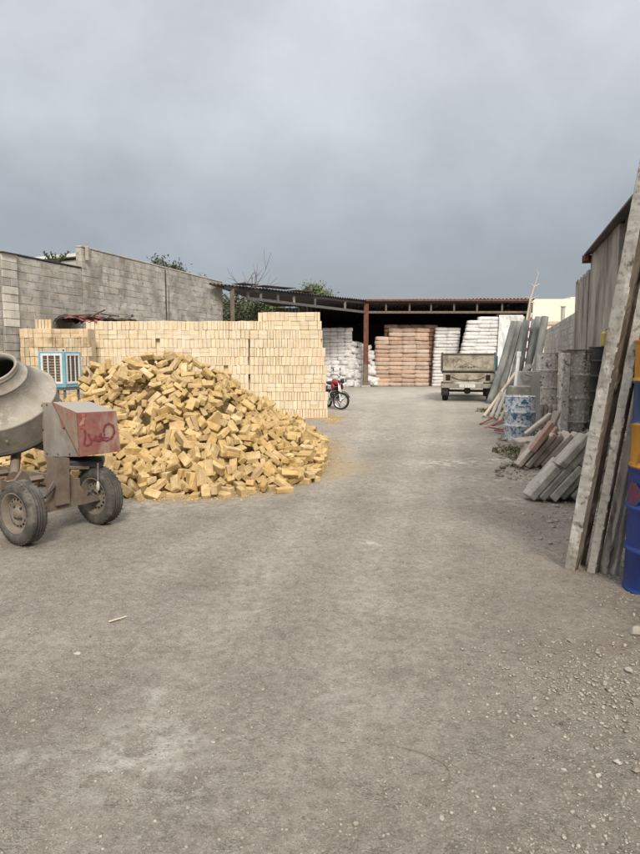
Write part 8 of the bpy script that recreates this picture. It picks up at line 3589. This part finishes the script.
# blue speckled drum, wrinkled and tilted a touch
BX = gat(521, 12.7)
bd = oil_drum((BX, 12.75, 0), 'drum_bluewhite', 'white drum speckled all over with blue paint, standing alone by the slabs', ribs=(.30, .57), r=.295, lidmat='drum_pale', dent=.012)
def patch(mb, pts_, r_):
    mb = MB(); patch0(mb, pts_, r_); mb.build('print_patch', M_['drum_emblem'], bd, fixn=False)
def patch0(mb, pts_, r_):
    """pts: polygon in (metres across, height) wrapped on the drum front"""
    vs = []
    for x, z in pts_:
        a_ = x / r_; vs.append((math.sin(a_) * r_, -math.cos(a_) * r_, z))
    mb.add(vs, [tuple(range(len(vs)))])
mb = MB(); sc = .88 / 50.0
def dp(x, y): return ((x - 435) / 10.67 * sc * 1.06, .88 - (y - 35) / 10.67 * sc)
def blob(cx, cy, rx, ry, n_=9):
    patch(mb, [dp(cx + rx * math.cos(2 * PI * k / n_) * random.uniform(.7, 1.2), cy + ry * math.sin(2 * PI * k / n_) * random.uniform(.7, 1.2)) for k in range(n_)], .3045)
random.seed(5)
blob(432, 82, 22, 14); blob(410, 108, 28, 14); blob(455, 108, 26, 14); blob(430, 96, 20, 12)
patch(mb, [dp(365, 145), dp(432, 148), dp(500, 145), dp(500, 156), dp(432, 160), dp(365, 156)], .3045)
blob(330, 252, 26, 18); blob(325, 282, 24, 22); blob(335, 300, 14, 12)
blob(425, 250, 32, 12); blob(465, 262, 24, 14); blob(505, 268, 34, 16); blob(535, 250, 15, 10); blob(405, 300, 18, 10); blob(370, 330, 16, 9)
# foreground pair
def band_material():
    m = pmat('yellow_blue_drum_paint', (.50, .22, .02), (.62, .30, .035), 5, bump=.35, bs=60, rnd=0, rough=.6, space='obj', spots=[((.22, .085, .02), 6, .61, .06), ((.10, .045, .03), 10, .66, .03)])
    t = m.node_tree; bs2 = [n for n in t.nodes if n.type == 'BSDF_PRINCIPLED'][0]
    src = bs2.inputs['Base Color'].links[0].from_socket
    tc2 = t.nodes.new('ShaderNodeTexCoord'); sx = t.nodes.new('ShaderNodeSeparateXYZ'); t.links.new(tc2.outputs['Object'], sx.inputs[0])
    ns = t.nodes.new('ShaderNodeTexNoise'); ns.inputs['Scale'].default_value = 9; t.links.new(tc2.outputs['Object'], ns.inputs['Vector'])
    ad = t.nodes.new('ShaderNodeMath'); ad.operation = 'MULTIPLY_ADD'; t.links.new(ns.outputs[0], ad.inputs[0]); ad.inputs[1].default_value = .03; t.links.new(sx.outputs[2], ad.inputs[2])
    rp_ = t.nodes.new('ShaderNodeValToRGB'); t.links.new(ad.outputs[0], rp_.inputs[0]); rp_.color_ramp.interpolation = 'CONSTANT'
    e = rp_.color_ramp.elements; e[0].position = 0; e[0].color = (0, 0, 0, 1); e[1].position = .320; e[1].color = (1, 1, 1, 1); q = e.new(.615); q.color = (0, 0, 0, 1)
    nb3 = t.nodes.new('ShaderNodeTexNoise'); nb3.inputs['Scale'].default_value = 7; nb3.inputs['Detail'].default_value = 6; t.links.new(tc2.outputs['Object'], nb3.inputs['Vector'])
    r2 = t.nodes.new('ShaderNodeValToRGB'); t.links.new(nb3.outputs[0], r2.inputs[0]); r2.color_ramp.elements[0].position = .35; r2.color_ramp.elements[0].color = (.02, .06, .17, 1); r2.color_ramp.elements[1].position = .72; r2.color_ramp.elements[1].color = (.07, .13, .24, 1)
    mx2 = t.nodes.new('ShaderNodeMix'); mx2.data_type = 'RGBA'; t.links.new(rp_.outputs[0], mx2.inputs[0]); t.links.new(src, mx2.inputs[6]); t.links.new(r2.outputs[0], mx2.inputs[7]); t.links.new(mx2.outputs[2], bs2.inputs['Base Color'])
    return m
M_['drum_banded'] = band_material()
M_['drum_blue'] = pmat('deep_blue_drum_paint', (.008, .028, .155), (.014, .048, .24), 4, bump=.3, bs=60, rnd=0, rough=.5, space='obj', spots=[((.04, .065, .15), 5, .58, .08), ((.15, .15, .155), 26, .655, .02, .35), ((.10, .05, .03), 9, .66, .03), ((.012, .02, .06), 3, .60, .06)])
FX = gat(625, 4.40) + .292 + .08
db1 = oil_drum((FX, 4.40, gz(FX, 4.40) - .01), 'drum_blue', 'deep blue drum with a red mark standing on the ground at the right edge', n=64, dent=.006)
oil_drum((FX + .004, 4.405, gz(FX, 4.40) + .872), 'drum_banded', 'drum painted in yellow and blue bands on top of the deep blue drum', n=64, dent=.008, rz=.4)
mb = MB(); pts_ = [(-.03 + .075 * math.cos(a_ * PI / 10) * (1 + .12 * math.sin(a_ * 2.1)), .70 + .085 * math.sin(a_ * PI / 10) * (1 + .1 * math.cos(a_ * 3))) for a_ in range(20)]
vs = []
for x, z in pts_:
    a_ = x / .29 - 1.38; vs.append((math.sin(a_) * .2945, -math.cos(a_) * .2945, z))
mb.add(vs + [(math.sin(-.03 / .29 - 1.38) * .2945, -math.cos(-.03 / .29 - 1.38) * .2945, .70)], [(i, (i + 1) % 20, 20) for i in range(20)]); mb.build('red_mark', M_['red_decal'], db1, fixn=False)

# ------------------------------------------------------------------ long posts and planks leaning at the right
def leaner(name, pb, pt_, wd, dp_, mat, label, yaw, cat='post', sidemat=None):
    """square post from pb to pt_, broad face turned to yaw (radians, about its length)"""
    d_ = (pt_ - pb); L0_ = d_.length; zz_ = d_.normalized(); yy_ = zz_.cross(Vector((1, 0, 0))).normalized(); xx_ = yy_.cross(zz_)
    q = Matrix((xx_, yy_, zz_)).transposed() @ Matrix.Rotation(yaw, 3, 'Z')
    mb = MB(); n_ = 40
    vs = []; prof = [(-wd / 2 + .006, -dp_ / 2), (wd / 2 - .006, -dp_ / 2), (wd / 2, -dp_ / 2 + .006), (wd / 2, dp_ / 2 - .006), (wd / 2 - .006, dp_ / 2), (-wd / 2 + .006, dp_ / 2), (-wd / 2, dp_ / 2 - .006), (-wd / 2, -dp_ / 2 + .006)]
    m2 = len(prof)
    rs = random.Random(int(pb.x * 1000)); of = rs.uniform(0, 40)
    for i in range(n_ * 3 + 1):
        t_ = i / (n_ * 3)
        for k, (x, y) in enumerate(prof):
            j = .004 * noise.noise(Vector((x * 30 + of, y * 30, t_ * L0_ * 6))) + .005 * noise.noise(Vector((x * 60 + of, y * 60, t_ * L0_ * 25))) + .018 * math.sin(PI * t_) * math.sin(of)
            vs.append(q @ Vector((x + j, y + j, t_ * L0_)))
    fs = [(i * m2 + k, i * m2 + (k + 1) % m2, (i + 1) * m2 + (k + 1) % m2, (i + 1) * m2 + k) for i in range(n_ * 3) for k in range(m2)]
    fs += [tuple(range(m2))[::-1], tuple(n_ * 3 * m2 + k for k in range(m2))]
    mb.add(vs, fs)
    me_ = mb.mesh(name, M_[mat])
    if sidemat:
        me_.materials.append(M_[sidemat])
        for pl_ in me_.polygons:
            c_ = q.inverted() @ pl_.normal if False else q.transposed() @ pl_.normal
            if c_.y < -.6: pl_.material_index = 1  # shade and brown staining of this side are painted in
    b = bmesh.new(); b.from_mesh(me_); bmesh.ops.recalc_face_normals(b, faces=b.faces); b.to_mesh(me_); b.free()
    o = link(name, me_, pb); return tag(o, label, cat)
def onz0(px, py): q = grd(px, py); q.z = gz(q.x, q.y) - .01; return q
def ext(pb, q, k): return pb + (q - pb) * k
pb = onz0(571.5, 568.5); q = at(617.5, 330, 4.35)
leaner('concrete_post', pb, ext(pb, q, 1.95), .086, .09, 'conc_post', 'longest pale concrete post leaning out of the top right of the yard', R(44), sidemat='conc_stain_shade')
pb = onz0(581, 566); pb.y += .07; q = at(622.5, 330, 4.6); leaner('concrete_post', pb, ext(pb, q, 1.75), .10, .08, 'conc_stain_shade', 'dark stained post tucked right behind the longest pale one', R(30))
pb = onz0(592.5, 571.5); q = at(638, 330, 4.52); leaner('concrete_post', pb, ext(pb, q, 1.45), .065, .07, 'conc_post', 'second pale concrete post, between the dark one and the thin ones', R(42), sidemat='conc_stain_shade')
pb = onz0(604.0, 572.5); q = at(628, 455, 4.72); leaner('plank', pb, ext(pb, q, 1.5), .052, .07, 'batten', 'thin grey batten with nail holes left of the blue drum', R(25), 'batten')
pb = onz0(613.0, 573.5); q = at(631.5, 478, 4.80); leaner('plank', pb, ext(pb, q, 1.5), .050, .06, 'batten', 'thin batten closest to the blue drum', R(25), 'batten')

# ------------------------------------------------------------------ leaning kerb stones
def kerb_rows(x0, Y0, ang, L_, th_, dp_, rows, mat, group, label, seed, stag=0, rzr=0, lens=None, dx=None):
    rs = random.Random(seed)
    dd = Vector((math.cos(ang), 0, math.sin(ang))); nn = Vector((math.sin(ang), 0, -math.cos(ang)))
    out = []
    for r_, cnt in enumerate(rows):
        s_ = (lens[r_] if lens else 0)
        for k in range(cnt):
            l2 = L_ * rs.uniform(.94, 1.04)
            c_ = Vector((x0, Y0, .03)) + Vector(((dx or th_ / math.sin(ang) * 1.06) * r_, 0, 0)) + dd * (s_ + l2 / 2 + k * (L_ * 1.03)) + Vector((th_ / 2 * math.sin(ang), rs.uniform(-.025, .025), -th_ / 2 * math.cos(ang) + th_ * .5))
            mb = MB(); mb.cbox((0, 0, 0), (l2, dp_, th_), .009, jit=.006)
            o = mb.build('kerb_stone', M_[mat], loc=c_); o.rotation_euler = (rs.uniform(-.02, .02), -ang + rs.uniform(-.02, .02), rzr + rs.uniform(-.03, .03))
            wh = '' if cnt == 1 else (', lower one' if k == 0 else ', upper one')
            tag(o, '%s, %s row from the driveway%s' % (label, ORD[r_], wh), 'kerb stone', group); out.append(o)
    return out
p = grd(530, 503)
r1 = kerb_rows(p.x - .02, p.y + .12, R(49), .48, .085, .24, (2, 2, 2, 2, 2, 1), 'kerb', 'grey kerb stones leaning by the long posts', 'grey kerb stone beside the long posts', 3)
kerb_rows(p.x + .12, p.y + .46, R(49), .50, .10, .26, (1, 1, 1, 1), 'kerb', 'grey kerb stones of the second set behind', 'grey kerb stone set behind the front rows', 4)
p = grd(521, 471)
kerb_rows(p.x - .02, p.y + .2, R(50), .62, .075, .20, (1, 1, 1, 1, 1), 'kerb_old', 'old pale slabs leaning below the far drums', 'old pale slab of the front set', 6, dx=.115)
kerb_rows(p.x + .12, p.y + .55, R(52), .60, .075, .22, (1, 1, 1, 1), 'kerb_old', 'old slabs at the back of the far pile', 'old slab of the back set', 7, dx=.12)
def slab(px, py, Y, size, rot, mat, label, b=.008):
    mb = MB(); mb.cbox((0, 0, 0), size, b, jit=.005); o = mb.build('concrete_slab', M_[mat], loc=at(px, py, Y)); o.rotation_euler = rot; return tag(o, label, 'slab')
slab(542, 436.5, 9.2, (.50, .22, .075), (.1, R(-57), -.25), 'kerb_pink', 'pink concrete slab lying on the old pale slabs')
slab(548, 439, 9.5, (.42, .20, .06), (.0, R(-55), -.1), 'kerb_pink', 'smaller dull pink slab right behind the bright pink one')
slab(527, 441, 10.2, (.40, .28, .07), (.12, R(-4), .2), 'kerb_old', 'flat pale slab lying level left of the pink slab')
slab(523, 457, 10.0, (.42, .16, .09), (.0, R(-70), .1), 'kerb_old', 'upright pale slab at the left end of the old slab pile')
slab(538, 424, 10.6, (.55, .10, .06), (.1, R(-38), .1), 'kerb_old', 'long pale bar sloping up above the pink slab')
slab(555, 418, 10.4, (.22, .12, .06), (.2, R(-66), .3), 'kerb_old', 'pointed pale slab at the very top of the old slab pile')
for k in range(7):
    px = 538.5 + k * 3.3
    mb = MB(); mb.cbox((0, 0, .31), (.055, .28, .62), .006, jit=.004); o = mb.build('concrete_tile', M_['kerb_old' if k % 2 else 'kerb'], loc=(gat(px, 14.4), 14.4, -.03)); o.rotation_euler = (R(-12), R(8 + 2 * k), 0); tag(o, '%s thin upright concrete tile from the left at the foot of the pale spattered drums' % ORD[k], 'tile', 'upright tiles at the foot of the pale drums')
# rubble bank behind the kerbs
pp = []; ss = []
for k in range(2600):
    Yv = 8.6 + 6.5 * rng.random(); u = rng.random() ** 1.2; x = 2.2 + .28 * Yv - .1 - 2.1 * u
    hh = .42 * max(0, 1 - u * 1.35) * (1 if Yv < 12 else .5)
    s_ = .012 * (6 ** (rng.random() ** 2.0)); pp.append((x, Yv, hh + rng.normal(0, .02) + s_ * .2)); ss.append(s_)
o = pebbles('rubble', np.array(pp), np.array(ss), M_['stone']); tag(o, 'bank of broken concrete rubble at the foot of the right wall', None, None, 'stuff')
mb = MB(); n1_, n2_ = 14, 40; vs = []
for j in range(n2_):
    for i in range(n1_):
        Yv = 8.2 + j * .19; u = i / (n1_ - 1); x = 2.2 + .28 * Yv - .02 - 2.2 * u
        hh = .42 * max(0, 1 - u * 1.35) * (1 if Yv < 12 else max(.5, 1 - (Yv - 12) * .5)) * min(1, (Yv - 8.2) * 1.2) * min(1, (8.2 + 39 * .19 - Yv))
        vs.append((x, Yv, hh - (.05 if hh < .02 else 0) + .05 * noise.noise(Vector((x * 3, Yv * 3, 0))) * (hh > .02)))
mb.add(vs, [(j * n1_ + i, j * n1_ + i + 1, (j + 1) * n1_ + i + 1, (j + 1) * n1_ + i) for j in range(n2_ - 1) for i in range(n1_ - 1)], True)
o = mb.build('rubble_bank', pmat('rubble_earth', (.14, .12, .095), (.27, .245, .21), 12, bump=1, bs=40, bd=.02, rnd=0)); tag(o, 'earth and dust packed under the rubble at the right wall', None, None, 'stuff')

# ------------------------------------------------------------------ weeds, rusty debris
def weeds(cs, label):
    vs = []; fs = []; rs = random.Random(len(cs))
    for cx, cy, r_, n_ in cs:
        for k in range(n_):
            a_ = rs.uniform(0, 6.28); q = r_ * rs.random() ** .6; x = cx + q * math.cos(a_) * 1.3; y = cy + q * math.sin(a_); h_ = rs.uniform(.015, .07); b_ = rs.uniform(0, 6.28); w_ = rs.uniform(.004, .012)
            dx_, dy_ = math.cos(b_), math.sin(b_); ln_ = rs.uniform(.2, .9) * h_
            i = len(vs); g_ = gz(x, y)
            vs += [(x - dy_ * w_, y + dx_ * w_, g_), (x + dy_ * w_, y - dx_ * w_, g_), (x + dx_ * ln_ + dy_ * w_ * .6, y + dy_ * ln_ - dx_ * w_ * .6, g_ + h_ * .8), (x + dx_ * ln_ * 1.6, y + dy_ * ln_ * 1.6, g_ + h_)]
            fs += [(i, i + 1, i + 2), (i, i + 2, i + 3)]
    me_ = bpy.data.meshes.new('weeds'); me_.from_pydata(vs, [], fs); me_.materials.append(M_['weed']); tag(link('weeds', me_), label, None, None, 'stuff')
def gp(px, py): q = grd(px, py); return q.x, q.y
weeds([(*gp(500, 410), .55, 900), (*gp(490, 412), .35, 350), (*gp(497, 416), .3, 200)], 'low weeds at the foot of the leaning poles')
weeds([(*gp(515, 452), .30, 520), (*gp(507, 450), .22, 260), (*gp(523, 458), .22, 220), (*gp(512, 466), .12, 60)], 'low weeds in front of the blue speckled drum')
for k, (a_, b_, r_, mt, lb) in enumerate((((481, 430), (504, 422), .018, 'scrap_red', 'longest reddish lath lying left of the blue speckled drum'), ((490, 428), (503, 431), .02, 'kerb_pink', 'pinkish lath end next to the blue speckled drum'),
                                     ((480, 425), (498, 419), .014, 'rust', 'rusty rod farthest from the blue speckled drum'), ((495, 433), (504, 435), .018, 'scrap_red', 'short reddish piece nearest the foot of the drum'))):
    p0, p1 = grd(*a_), grd(*b_); mb = MB(); d_ = p1 - p0; mb.cbox((0, 0, 0), (d_.length, r_ * 4, r_ * 1.6), .004, jit=.004)
    o = mb.build('lath', M_[mt], loc=((p0.x + p1.x) / 2, (p0.y + p1.y) / 2, .03 + .012 * k)); o.rotation_euler = (.05, -.04, math.atan2(d_.y, d_.x)); tag(o, lb, 'lath')
